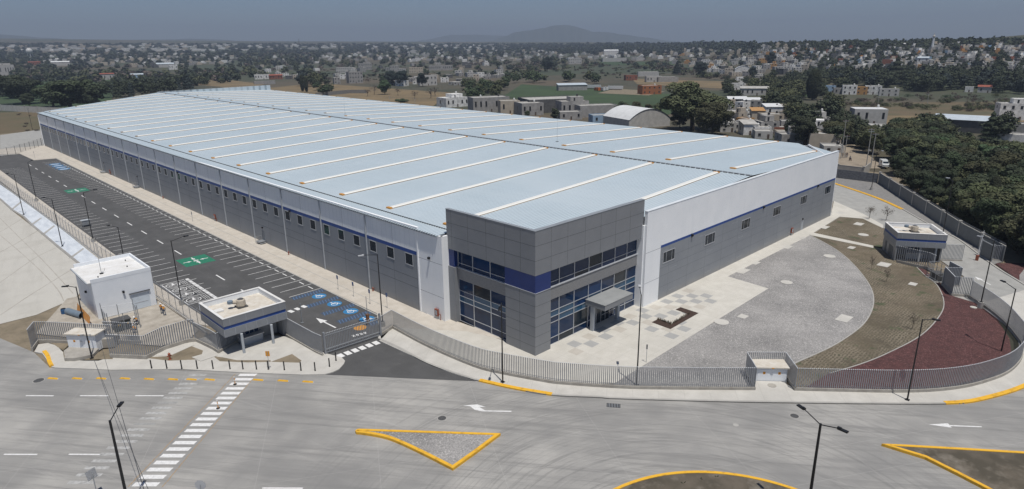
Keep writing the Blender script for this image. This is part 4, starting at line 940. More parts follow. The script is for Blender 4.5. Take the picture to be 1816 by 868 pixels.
curtain('x', 57.5, XS, [.14, 1.2, 3.6, 4.5, 5.4, 7.3], 'curtain_wall'); curtain('x', 57.5, XS, [9.25, 9.95, 12.1], 'ribbon_window')
YS = [62.55, 66.4, 70.3, 73.75]
curtain('y', 61.1, YS, [.14, 1.2, 3.6, 4.5, 5.4, 7.3], 'curtain_wall'); curtain('y', 61.1, YS, [9.25, 9.95, 12.1], 'ribbon_window')
# entrance canopy with posts and glass doors
cn = clad(72.3, 53.65, 4.15, 79.4, 57.35, 5.0, 'entrance_canopy', M_clad); MB().box(72.25, 53.6, 5.0, 79.45, 57.4, 5.06).build('canopy_top', mat('canopy_sheet', (.30, .31, .31), .5, (.25, .26, .26), .6), cn, origin=(0, 0, 0))
for x in (72.4, 78.7): clad(x, 55.9, .14, x+.55, 56.45, 4.15, 'canopy_post', M_jointl)
dd = clad(73.9, 57.3, .14, 78.4, 57.38, 3.3, 'entrance_door', M_glassd); mb = MB()
for x in (73.9, 75.0, 76.1, 77.2, 78.3): mb.box(x, 57.26, .14, x+.08, 57.31, 3.3)
mb.box(73.9, 57.26, 3.22, 78.38, 57.31, 3.32); mb.box(76.2, 57.26, 1.2, 78.3, 57.31, 1.27); mb.build('door_frame', M_frame, dd, origin=(0, 0, 0))
# lightning masts on the roof
for (x, y, h_), l in (((988, 252, 7), 'thin lightning mast on the right roof slope'), ((612, 203, 7), 'thin lightning mast far along the right roof slope'), ((378, 176, 6), 'thin lightning mast near the far end of the roof')):
    p = G(x, y, 16.6); z = Zr(p[0], p[1]) if p[1] < 430 else 17.; p = G(x, y, z+.1); t = thing('lightning_mast', l, 'mast', (p[0], p[1], p[2]), world=False)
    MB().tube((0, 0, 0), (0, 0, h_), .04, .02, 6).build('rod', M_galv, t); MB().obox((0, 0), .3, .3, 0, .12).build('foot', M_black, t)
# ------------------------------------------------------------------ picket fences
def fence(path, label, h=3.1, base=.42, zb=.12, sp=.25, name='picket_fence', cat='fence', group=None, pw=.056, pd=.036, caps=True):
    t = thing(name, label, cat, (path[0][0], path[0][1], zb), group=group)
    MB().wall(path, .26, zb-.3, zb+base).build('base_wall', M_base, t)
    mb = MB(); cp = MB(); rl = MB()
    for p, a in resample(path, sp):
        if caps is None: pass
        mb.obox(p, pw, pd*.5, zb+base, zb+h, a); cp.obox(p, pw+.012, pd*.5+.03, zb+h-.03, zb+h+.04, a)
    mb.build('pickets', M_fence, t); cp.build('picket_caps', M_fencel, t)
    off_ = offset(path, .07) if True else path
    rl.wall(off_, .04, zb+base+.2, zb+base+.24); rl.build('rails', M_fence, t)
    return t
fence(crv(fence_a, 4), 'long grey picket fence curving from the gate past the glazed office to the white kiosk')
fence(crv(fence_b, 5)+crv([fence_b[-1]]+inner_c, 5)[1:], 'grey picket fence sweeping in an arc round the red gravel bed at the right')
kz = .15
n1 = tuple(G(1337.7, 691.5, kz)[:2]); n4 = tuple(G(1409.6, 692.3, kz)[:2])
kd = np.array([77.45-74.94, 28.21-31.11]); kd = kd/np.hypot(*kd); kn = np.array([-kd[1], kd[0]]); kn = kn if kn[0] > 0 else -kn
n2 = tuple(np.array(n1)+kn*4.4); n3 = tuple(np.array(n4)+kn*4.4)
fence([n1, n2, n3, n4], 'three-sided grey picket enclosure around the white kiosk in the front fence', sp=.25)
# kiosks (white electrical cabinets)
def kiosk(c, ang, w_, d_, h, label, side='one'):
    t = thing('electrical_kiosk', label, 'electrical kiosk', (c[0], c[1], .15), ang, world=False)
    MB().box(-w_/2, -d_/2, 0, w_/2, d_/2, h).build('body', M_wbld, t)
    MB().box(-w_/2-.2, -d_/2-.25, h, w_/2+.2, d_/2+.15, h+.16).build('roof_slab', M_cream, t)
    for s in (-1, 1):
        dr = MB().box(s*.02 if s > 0 else -w_/2+.15, -d_/2-.03, .12, w_/2-.15 if s > 0 else -.02, -d_/2+.01, h-.25).build('cabinet_door', M_wbld, t)
        st = MB(); st.box(s*w_*.25-.16, -d_/2-.036, h*.52, s*w_*.25+.16, -d_/2-.03, h*.52+.36); so = st.build('warning_sticker', M_orng, dr, origin=(0, 0, 0))
        gl = MB(); gl.poly3([(s*w_*.25-.07, -d_/2-.039, h*.52+.08), (s*w_*.25+.07, -d_/2-.039, h*.52+.08), (s*w_*.25, -d_/2-.039, h*.52+.28)]); gl.build('warning_mark', M_black, dr, origin=(0, 0, 0))
    MB().box(-.18, -d_/2-.1, h*.58, .18, -d_/2-.03, h*.58+.06).build('handle', M_frame, t)
    MB().box(-.16, -d_/2-.26, h+.0, .16, -d_/2-.245, h+.15).build('roof_sticker', M_orng, t)
    return t
kc = (np.array((74.94, 31.11))+np.array((77.45, 28.21)))/2+kn*1.15; ka = math.atan2(kd[1], kd[0])
kiosk(kc, ka, 3.85, 2.1, 1.9, 'low white electrical kiosk set in the niche of the front fence')
MB().lathe((G(1369, 684, .15)[0], G(1369, 684, .15)[1], .12), [(.55, 0), (.55, .06)], 20).build('concrete_lid', M_base).__setitem__('kind', 'structure')
TLd = np.array([17.3-14.43, 104.48-107.91]); TLd = TLd/np.hypot(*TLd); tn = np.array([-TLd[1], TLd[0]]); tn = tn if tn[0]+tn[1] > 0 else -tn
_k1 = G(122, 616, .6)[:2]; _k2 = G(172.6, 618, .6)[:2]; TLd = (_k2-_k1)/np.hypot(*(_k2-_k1)); tn = np.array([-TLd[1], TLd[0]]); tn = tn if tn[0]+tn[1] > 0 else -tn
tc = (_k1+_k2)/2+tn*1.15; ta = math.atan2(TLd[1], TLd[0])
tk = kiosk(tc, ta, float(np.hypot(*(_k2-_k1))), 2.3, 2.5, 'tall white electrical kiosk on a curved concrete plinth at the left by the lamp post')
mb = MB(); mb.prism(PX([(115, 633), (113, 624), (122, 617), (140, 613), (172, 614), (175, 620), (165, 630), (150, 633.5), (132, 637), (114, 637)], .5), .1, .62)
pl = mb.build('plinth', M_base); tag(pl, 'rounded concrete plinth in front of the tall white kiosk', 'plinth')
mb = MB(); a_, b_ = G(174.5, 614, .3), G(199, 612, .3); mb.wall([tuple(a_[:2]), tuple(b_[:2]), tuple((b_+[.9, 1.1, 0])[:2])], .9, .1, 1.5)
tag(mb.build('concrete_box', M_base), 'grey concrete meter box between the tall white kiosk and the picket fence', 'concrete box')
# left boundary pickets
zf = .2
fl = lambda pts, z=.3: [tuple(G(x, y, z)[:2]) for x, y in pts]
fence(fl([(57, 620), (67.5, 606), (90, 606), (121, 607.5), (150, 609), (186, 611), (205, 612)]), 'grey picket fence behind the tall white kiosk at the far left', h=3.4, base=.5, sp=.33, pw=.08)
fence([(17.95, 99.98), (21.36, 95.74), (24.29, 96.99), (27.61, 97.12), (28.5, 96.6)], 'angled grey picket fence in front of the gravel yard with the workers', base=.6, h=3.6, sp=.33, pw=.08)
fence([(19.0, 106.4), (20.2, 104.8), (21.6, 103.0), (22.4, 102.2)], 'grey picket screen in front of the dark transformer', h=3.3, sp=.33, pw=.085)
fence([(28.5, 96.6), (29.2, 92.0), (29.3, 90.2)], 'closely set grey picket fence running back to the gatehouse', base=.5)
fence([(29.3, 90.2), (31.6, 91.3), (33.8, 92.2)], 'grey pickets under the left end of the gatehouse canopy')
fence([(38.9, 91.6), (39.0, 86.5), (39.2, 80.3), (39.4, 78.6)], 'grey picket fence between the gatehouse and the sliding gate', base=.3)
fence([(37.8, 94.6), (33.8, 94.8)], 'grey pickets in the shade behind the gatehouse booth', h=2.8)
# sliding gate
gt = thing('sliding_gate', 'wide grey picket sliding gate across the black driveway', 'gate', (44.5, 78.2, .02))
ga, gb = np.array((40.1, 78.75)), np.array((48.7, 78.2)); gang = math.atan2(*(gb-ga)[::-1])
mb = MB(); cp = MB()
for p, a in resample([tuple(ga), tuple(gb)], .25): mb.obox(p, .045, .025, .3, 3.25, a+.1); cp.obox(p, .06, .045, 3.22, 3.3, a+.1)
mb.build('pickets', M_fence, gt); cp.build('picket_caps', M_fencel, gt)
mb = MB(); [mb.wall([tuple(ga), tuple(gb)], .1, z, z+.12) for z in (.25, .75, 2.85)]; mb.build('rails', M_galv, gt); MB().wall([tuple(ga), tuple(gb)], .3, .02, .1).build('track', M_iron, gt)
for p, h_, nm in ((ga, 3.5, 0), (gb, 3.8, 1)): MB().obox(p+np.array([-.15 if not nm else .25, 0]), .13, .13, 0, h_, gang).build('gate_post', M_fence, gt)
fence([(49.2, 78.25), (51.9, 79.2)], 'short grey picket panel between the gate post and the fence corner', base=.5)
fence([tuple(fence_a[0]), (51.9, 79.2)], 'corner piece of grey pickets at the driveway', base=.5) if False else None
# ------------------------------------------------------------------ right side fences and walls
OT = lambda *pts: [tuple(G(1640+x/5.426, 400+y/5.426, 3.5)[:2]) for x, y in pts]
fence([(126.8, 20.51), (128.38, 18.14)], 'light-catching grey pickets between the red gravel and the service road', base=.3, h=3.4)
fence([(126.8, 20.51), (131.73, 23.06)], 'closed grey picket screen facing the grass paving', base=.3, sp=.14, h=3.4)
fence(OT((200, 405), (365, 410)), 'grey pickets at the back of the small equipment pen', base=.1, h=3.4)
fence(OT((365, 410), (240, 345)), 'closed grey screen seen over the equipment pen along the service road', base=.1, sp=.14, h=3.4)
fence([(147.04, 27.06), (149.74, 23.72)], 'grey picket panel sticking out from the right gatehouse to the service road', base=.15, h=3.3)
fence([tuple(G(1590, 466)[:2]), tuple(G(1643.8, 478.5)[:2]), tuple(G(1655, 484)[:2])], 'grey picket fence from the right gatehouse towards the equipment pen', base=.45, h=3.3, sp=.36, pw=.08)
fence([(128.38, 18.14), inner_c[-1]], 'short run of grey pickets joining the arc fence to the pen', base=.3, h=3.3)
# railed pen with a dark unit inside
pn = thing('equipment_pen', 'small railed steel pen holding a dark unit beside the picket screen', 'equipment pen', (133.4, 24.6, .1)); mb = MB()
pp = [(134.9, 26.3), (131.9, 23.6), (133.6, 22.6), (136.4, 25.2)]
for i in range(4):
    a, b = pp[i], pp[(i+1) % 4]
    for k in range(4): x, y = lerp(a[0], b[0], k/3), lerp(a[1], b[1], k/3); mb.tube((x, y, .1), (x, y, 2.9), .05, n=5)
    for z in (.4, 1.5, 2.9): mb.tube((*a, z), (*b, z), .04, n=5)
mb.build('frame', M_galv, pn); MB().obox((134.1, 24.4), 1.1, .7, .1, 1.5, .75).build('unit', M_iron, pn); MB().obox((134.1, 24.4), 1.6, 1.2, .05, .12, .75).build('slab', M_cap, pn)
# open sliding gate of the service road + end panel + last pillar
g2_ = thing('steel_gate', 'dark sheet-steel gate standing open against the right boundary wall', 'gate', (154, 21, .1))
MB().wall([(156.3, 21.9), (153.0, 19.4)], .12, .15, 3.3).build('leaf', mat('gate_sheet', (.09, .105, .12), .5), g2_); mb = MB()
for z in (.1, 3.25): mb.wall([(156.35, 21.95), (152.95, 19.35)], .2, z, z+.12)
mb.obox((153.1, 19.45), .12, .12, 0, 3.7); mb.obox((156.3, 21.9), .12, .12, 0, 3.5); mb.build('frame', M_galv, g2_)
fence([(154.2, 19.8), (154.7, 18.1)], 'short upright grey pickets at the end of the right boundary wall', base=.2)
def bwall(pts, label, h, mt, caps=True, wire=False, name='boundary_wall', step=None, zb=-.2, th=.2):
    t = thing(name, label, 'wall', (pts[0][0], pts[0][1], zb)); MB().wall(pts, th, zb, h).build('wall_panels', mt, t)
    if caps:
        sp_ = resample(pts, step or 8.)
        for p, a in sp_: MB().obox(p, .22, .22, zb, h+.15, a).build('pillar', M_cap, t); MB().obox(p, .32, .32, h+.152, h+.38, a).build('pillar_cap', M_cap, t)
        MB().wall(offset(pts, 0), .26, h-.02, h+.06).build('coping', M_cap, t)
    if wire:
        mb = MB()
        for z in (h+.3, h+.5): 
            for a, b in zip(pts[:-1], pts[1:]): mb.tube((*a, z), (*b, z), .02, n=4)
        mb.build('wire', M_galv, t)
    return t
bwall([(220.04, 60.04), (196., 45.0), (176.58, 32.86), (168.17, 27.64), (154.53, 17.89)], 'long grey block wall with pale pillars between the service road and the dark trees', 3.3, mat('block_wall_grey', (.15, .16, .165), .8, (.125, .135, .14), .5), step=9.9, wire=True)  # block wall in one grey with faint random variation
M_rub = mat('split_block', (.17, .175, .185), .9, (.105, .11, .12), 1.3, detail=6, contrast=(.42, .58), stretch=(1, 1, 2.4), bump=.2)
bwall([(220.1, 60.5), (220.1, 90)], 'rough dark split-block wall closing the end of the service road', 3.0, M_rub, caps=False)
bwall([(229, 67.5), (229, 92)], 'pale concrete panel wall at the start of the dirt road', 2.9, M_cap, step=8, caps=True)
bwall([(229, 67.5), (240, 69.)], 'short pale concrete wall beside the parked white van', 2.9, M_cap, caps=False)
fw_ = [tuple(G(x, y)[:2]) for x, y in ((-60, 193), (0, 196), (60, 199.5), (120, 203), (200, 206))]
bwall(fw_, 'long pale boundary wall in front of the trees at the far left', 4.2, mat('pale_wall', (.55, .54, .5), .85, (.45, .44, .41), .4), step=16)
bwall([tuple(Gt(*p)[:2]) for p in ((560, 172), (620, 166), (650, 166))], 'grey block wall beside the dry field behind the warehouse', 3.2, M_blk, caps=False)
# chain-link fence along the car park
cl = thing('chain_link_fence', 'long chain-link fence on posts between the car park and the white lined slope', 'fence', (30, 190, .0))
cpath = [(30.7, 98.5), (30.4, 116.4), (29.4, 150), (29.3, 172), (29.2, 194), (28.2, 262), (28., 345)]
MB().wall(cpath, .22, -.4, .28).build('footing', M_kerb, cl); mb = MB()
for a, b in zip(cpath[:-1], cpath[1:]): mb.add([(*a, .3), (*b, .3), (*b, 3.1), (*a, 3.1)], [(0, 1, 2, 3)])
mb.build('mesh', M_chain, cl); mb = MB()
for p, a in resample(cpath, 3.1): MB().tube((p[0], p[1], 0), (p[0], p[1], 3.1), .05, n=6).tube((p[0], p[1], 3.1), (p[0]+.25, p[1], 3.5), .04, n=4).tube((p[0]+.0, p[1], .3), (p[0]+.55, p[1]+.2, .12), .035, n=4).build('post', M_galv, cl)
mb = MB(); [mb.tube((*a, 3.1), (*b, 3.1), .035, n=5) for a, b in zip(cpath[:-1], cpath[1:])]; [mb.tube((a[0]+.2, a[1], 3.42), (b[0]+.2, b[1], 3.42), .012, n=4) for a, b in zip(cpath[:-1], cpath[1:])]; mb.build('rails', M_galv, cl)
c2 = thing('chain_link_fence', 'chain-link fence across the far end of the car park by the service lane', 'fence', (45, 362, 0)); cp2 = [tuple(G(x, y)[:2]) for x, y in ((0, 279), (30, 273), (60, 264), (80, 257))]
mb = MB(); [mb.add([(*a, .1), (*b, .1), (*b, 3.4), (*a, 3.4)], [(0, 1, 2, 3)]) for a, b in zip(cp2[:-1], cp2[1:])]; mb.build('mesh', M_chain, c2); mb = MB()
for p, a in resample(cp2, 4.2): MB().tube((p[0], p[1], 0), (p[0], p[1], 3.6), .07, n=6).build('post', M_black, c2)
# ------------------------------------------------------------------ gatehouses
def hvac(t, x, y, z, s=1.):
    h = thing_part = MB().obox((x, y), .75*s, .75*s, z, z+.18).build('unit_base', M_iron, t)
    MB().lathe((x, y, z+.18), [(.62*s, 0), (.7*s, .1), (.66*s, .95*s), (.5*s, 1.05*s)], 14).build('drum', M_ac, h, origin=(0, 0, 0))
    MB().lathe((x, y, z+1.15*s), [(.46*s, 0), (.46*s, .12), (.3*s, .2)], 12).build('fan', M_iron, h, origin=(0, 0, 0))
    MB().tube((x-1.3*s, y+.3*s, z+1.0), (x-.5*s, y+.2*s, z+.8), .26*s, .3*s, 10).build('duct', M_ac, h, origin=(0, 0, 0))
    MB().lathe((x-1.45*s, y+.3*s, z+.75), [(.1, 0), (.42*s, .1), (.42*s, .5*s), (.1, .6*s)], 10).build('intake', M_tube, h, origin=(0, 0, 0))
def gatehouse(loc, rz, W, Dp, label, posts, bars=True):
    """local frame: x along the front, y inwards, origin at the front-left corner"""
    t = thing('gatehouse', label, 'gatehouse', loc, rz, world=False); z0, z1, zt = 3.05, 4.15, 5.8
    def P(x0, y0, a, x1, y1, b, nm, mt, par=None): return MB().box(x0, y0, a, x1, y1, b).build(nm, mt, par or t, origin=(0, 0, 0))
    th = .3
    for i, (x0, y0, x1, y1) in enumerate(((0, 0, W, th), (0, Dp-th, W, Dp), (0, th, th, Dp-th), (W-th, th, W, Dp-th))):
        P(x0, y0, 4.66, x1, y1, zt, 'parapet', M_clad if i in (0, 2) else M_wbld)
    P(-.03, -.03, zt, W+.03, th+.05, zt+.07, 'coping', M_wtop); P(-.03, Dp-th-.05, zt, W+.03, Dp+.03, zt+.07, 'coping', M_wtop); P(-.03, th+.05, zt+.001, th+.05, Dp-th-.05, zt+.069, 'coping', M_wtop); P(W-th-.05, th+.05, zt+.001, W+.03, Dp-th-.05, zt+.069, 'coping', M_wtop)
    P(th, th, 4.7, W-th, Dp-th, 4.98, 'roof_deck', M_cream)
    P(.08, .08, 4.2, W-.08, Dp-.08, 4.66, 'blue_band', M_stripe)
    P(.0, .0, z0, W, Dp, 4.2, 'canopy_fascia', mat('fascia_grey', (.235, .25, .27), .5)); 
    mb = MB(); n = int(W/1.55)
    for i in range(n+1): mb.box(i*W/n-.02, -.02, 3.1, i*W/n+.02, .01, 4.1)
    for x in (W*.1, W*.35, W*.62, W*.9): mb.box(x, -.012, 4.66, x+.025, .01, zt)
    mb.build('panel_joints', M_jointl, t)
    P(W*.32, 2.0, 0, W*.66, 2.9, 1.15, 'counter', M_jointl); P(W*.3, 1.85, 1.15, W*.68, 3.0, 1.25, 'counter_top', M_frame)
    P(W*.32, 3.0, .0, W*.95, Dp-.5, 3.05, 'booth', M_wallg); P(W*.34, 2.96, 1.3, W*.64, 3.0, 2.5, 'booth_window', M_glass)
    mb = MB(); [mb.box(W*.34+i*W*.075-.03, 2.92, 1.3, W*.34+i*W*.075+.03, 2.97, 2.5) for i in range(5)]; mb.build('window_frame', M_frame, t)
    P(W-.35, 1.2, 0, W-.05, Dp-.2, 3.05, 'side_wall', M_clad)
    for x, y in posts: MB().lathe((x, y, 0), [(.19, 0), (.19, 3.05)], 14).build('post', M_jointl, t)
    hvac(t, W*.5, Dp*.55, 4.98); P(.9, Dp*.55, 4.98, 2.1, Dp*.55+1.1, 5.25, 'roof_hatch', M_wtop)
    return t, P
t, P = gatehouse((29.7, 87.85, .12), 0, 9.3, 8.9, 'grey flat-roofed gatehouse with blue band beside the black driveway', [(2.2, -.3), (6.6, -.35)])
mb = MB(); mb.sheet([(29.5, 91.5), (29.5, 88), (38.8, 88), (39, 94.8), (33, 97)], .152); 
gr_o = np.array([140.6, 33.5]); gx = np.array([145.2, 26.0])-gr_o; gang2 = math.atan2(gx[1], gx[0]); GW = np.hypot(*gx)
t, P = gatehouse((gr_o[0], gr_o[1], .1), gang2, GW, 8.4, 'grey flat-roofed gatehouse with blue band beside the grass paving at the right', [(4.6, .5), (7.4, .5)])
P(.1, .1, 0, .4, 8.1, 3.05, 'side_wall', M_clad); P(.06, 1.6, .1, .1, 4.1, 2.4, 'roller_door', mat('roller_grey', (.10, .11, .12), .6)); P(.06, 5.6, .1, .1, 6.6, 2.4, 'side_door', mat('roller_grey', (.1, .11, .12)))
# ------------------------------------------------------------------ white utility building
ub = thing('utility_building', 'windowless white plastered utility building with flat white roof above the gravel yard', 'building', (20.5, 117.2, 0)); X0, X1, Y0, Y1 = 20.45, 29.3, 117.2, 128.6
MB().box(X0, Y0, 0, X1, Y1, 6.25).build('walls', M_wbld, ub)
mb = MB(); mb.box(X0-.02, Y0-.02, 6.25, X1+.02, Y0+.22, 6.9); mb.box(X1-.22, Y0+.22, 6.25, X1+.02, Y1+.02, 6.9); mb.box(X0, Y1-.22, 6.25, X1-.22, Y1+.02, 6.9); mb.build('parapet', M_wbld, ub)
mb = MB(); mb.box(X0-.45, Y0+.22, 6.25, X1-.22, Y1-.22, 6.34); mb.build('roof_deck', M_wtop, ub)
MB().box(X0-.62, Y0+.2, 6.12, X0-.45, Y1-.2, 6.3).build('gutter', M_jointl, ub)
mb = MB(); mb.box(25.6, Y0-.03, .1, 28.4, Y0+.01, 2.7); d = mb.build('double_door', mat('white_door', (.6, .67, .74), .6), ub); mb = MB(); mb.box(25.4, Y0-.25, 3.0, 28.6, Y0, 3.12); mb.build('door_lintel', M_joint, ub); MB().box(26.0, Y0-.06, 1.2, 28.1, Y0-.03, 1.28).build('door_bar', M_frame, d, origin=(0, 0, 0))
MB().box(24.5, Y0-.35, 3.55, 24.8, Y0, 3.9).build('wall_lamp', M_black, ub); MB().box(X0-.3, 122, 3.4, X0, 122.35, 3.75).build('wall_lamp', M_black, ub)
for x, y in ((27, 122), (27.8, 126), (22, 119.5)): MB().lathe((x, y, 6.34), [(.1, 0), (.1, .22)], 8).build('roof_vent', M_iron, ub)
t = thing('lightning_mast', 'tall thin lightning mast on the white utility building roof', 'mast', (22.9, 121.2, 6.34), world=False); MB().tube((0, 0, 0), (0, 0, 5.4), .045, .03, 6).build('rod', M_galv, t); MB().obox((0, 0), .25, .25, 0, .14).build('foot', M_black, t); MB().tube((.25, 0, .05), (.7, .35, .7), .03, n=5).build('brace', M_iron, t)
# transformer with cage
tr = thing('transformer', 'dark oil transformer box with yellow stickers beside the white utility building', 'transformer', (21.8, 110.2, .05)); MB().box(20.9, 109.2, .1, 23.2, 110.9, 1.7).build('tank', mat('transformer_dark', (.045, .06, .06), .5), tr); MB().box(20.8, 109.1, 1.7, 23.3, 111.0, 1.85).build('lid', M_iron, tr)
for x in (21.4, 22.6): MB().box(x, 109.17, 1.0, x+.3, 109.195, 1.3).build('warning_sticker', mat('sticker_yellow', (.6, .38, .04), .6), tr)
cg = thing('steel_cage', 'open galvanised post-and-rail cage around the dark transformer', 'cage', (22, 111, .05)); mb = MB()
pp = [(20.0, 108.2), (24.2, 108.4), (24.6, 112.2), (20.4, 113.6)]
for i in range(4):
    a, b = pp[i], pp[(i+1) % 4]
    for k in range(2): x, y = lerp(a[0], b[0], k/2), lerp(a[1], b[1], k/2); mb.tube((x, y, 0), (x, y, 3.3 if k else 3.9), .06, n=6)
    for z in (1.6, 3.2): mb.tube((*a, z), (*b, z), .035, n=5)
mb.build('posts', M_galv, cg); MB().add([(20.4, 113.5, 1.4), (20.1, 111, 1.4), (20.1, 111, 3.2), (20.4, 113.5, 3.2)], [(0, 1, 2, 3)]).build('sign_panel', M_tube, cg)
# orange netting, pipes, drum behind the left fence
t = thing('safety_netting', 'crumpled orange safety netting against the white utility building', 'netting', (17.5, 119, .1)); mb = MB(); a = G(134, 541, 1.2); b = G(157, 568, .9)
for i in range(6):
    u0, u1 = i/6, (i+1)/6; p = a+(b-a)*u0; q = a+(b-a)*u1; mb.add([(p[0], p[1]+.3*(i % 2), .1), (q[0], q[1]+.3*((i+1) % 2), .1), (q[0]+.3, q[1], 1.3), (p[0]+.3, p[1], 1.5)], [(0, 1, 2, 3)])
mb.build('net', M_net, t)
a = G(120, 552, .5); b = G(146, 560, .5); t = thing('plastic_pipe', 'large blue-grey plastic pipe lying behind the left picket fence', 'pipe', (a[0], a[1], 0)); MB().tube(a, b, .55, .55, 16, False).build('pipe_wall', M_tube, t); MB().tube(a, b, .5, .5, 16, False).build('pipe_inside', M_iron, t)
a = G(113, 553, .4); t = thing('drum', 'blue plastic drum next to the big pipe behind the left fence', 'drum', (a[0], a[1], .0), world=False); MB().lathe((0, 0, 0), [(.35, 0), (.42, .1), (.42, .8), (.35, .9)], 14).build('body', M_bluep, t); MB().lathe((0, 0, .9), [(.36, 0), (.36, .05)], 14).build('lid', M_black, t)
# ------------------------------------------------------------------ lamp posts
def lamp(base, h, heads, label, group='black street lamps around the site', plinth=0., white=False, r=.085):
    """heads: list of head positions (world)"""
    t = thing('street_lamp', label, 'street lamp', base, group=group); x, y, z = base
    if plinth: MB().lathe((x, y, z), [(.42, 0), (.42, plinth), (.4, plinth+.03)], 18).build('plinth', M_cap, t)
    MB().obox((x, y), .24, .24, z+plinth, z+plinth+.06).build('base_plate', M_black, t)
    MB().tube((x, y, z+plinth), (x, y, z+h), r*1.15, r*.8, 10).build('pole', M_black, t)
    for hp in heads:
        hp = np.array(hp); top = np.array([x, y, z+h-.1]); d = hp-top; dh = d/np.linalg.norm(d); mid = top+d*.72+np.array([0, 0, .05])
        MB().tube(top, mid, .05, .045, 7).tube(mid, hp-dh*.2, .045, .04, 7).build('arm', M_black, t)
        mb = MB(); a = math.atan2(d[1], d[0]); e = hp; mb.obox((e[0], e[1]), .42, .16, e[2]-.08, e[2]+.04, a); mb.obox((e[0]-math.cos(a)*.3, e[1]-math.sin(a)*.3), .16, .11, e[2]+.04, e[2]+.12, a); mb.build('lamp_head', M_lampw if white else M_black, t)
    return t
def lampp(bx, by, ty, hpx, label, z=0., **k):
    h = Zat(bx, by, ty, z); b = G(bx, by, z); hs_ = []
    for (x, y) in hpx:
        q = G(x, y, z+h+.15); d = q[:2]-b[:2]; l = np.hypot(*d)
        if l > 2.6: q[:2] = b[:2]+d*2.6/l
        hs_.append(q)
    return lamp(tuple(b), h, hs_, label, **k)
lampp(163, 636, 508.7, [(115.5, 508)], 'black street lamp in front of the tall white kiosk', .15)
lampp(110.5, 437, 353.4, [(73.7, 350.6)], 'black street lamp on the white slope, nearest of the two there')
lampp(42, 381, 310, [(6.4, 307.7)], 'black street lamp on the white slope, farther of the two there')
lampp(65.4, 358, 288.4, [(59.6, 283.7)], 'farthest black street lamp inside the car park fence', plinth=.9)
lampp(166, 430, 341.6, [(172, 336)], 'second farthest black street lamp inside the car park fence', plinth=.9, white=False)
lampp(222, 470, 403, [(188.5, 399.7)], 'black street lamp rising behind the white utility building', plinth=.9)
lampp(323, 542, 427, [(341, 416)], 'black street lamp by the motorcycle bays inside the fence', plinth=1.0)
lampp(679, 580, 451.4, [(640, 453.5)], 'black street lamp with grey head just inside the driveway gate', plinth=.9, white=True)
lampp(891.6, 678, 537, [(886, 548)], 'black street lamp on the pavement in front of the grey corner column', .15)
lampp(1129, 683, 523, [(1134, 507)], 'black street lamp behind the fence with grey head against the white pillar', .14, white=True)
lampp(1609, 709.5, 566.3, [(1660.6, 567.4)], 'black street lamp on the pavement in front of the red gravel', .15)
lampp(1775.5, 624, 512.4, [(1769, 494)], 'black street lamp inside the arc fence at the far right')
lampp(1737.7, 547, 426.7, [(1738, 419.5)], 'black street lamp on a round concrete plinth in the red gravel', plinth=1.1, white=True)
lampp(1663, 462, 320, [(1681, 316)], 'black street lamp in front of the right gatehouse', white=True, plinth=.0)
lampp(1545, 338, 270, [(1544.7-8, 266), (1570.5, 267)], 'black twin street lamp at the bend of the service road', white=True, plinth=.9)
lampp(58, 231.6, 193, [(52, 191)], 'lone black street lamp in the field at the far left')
hh = 10.6
for (tx, ty), hd, l in (((1455.4, 751.7), [(1421, 722), (1495, 763)], 'black twin-armed street lamp standing in the round island'), ((194.6, 746), [(213.5, 717)], 'black street lamp beside the worn crossing at the bottom left')):
    q = G(tx, ty, hh); lamp((q[0], q[1], 0), hh, [G(x, y, hh+.3) for x, y in hd], l, r=.13)
q = G(1374, 905, hh)
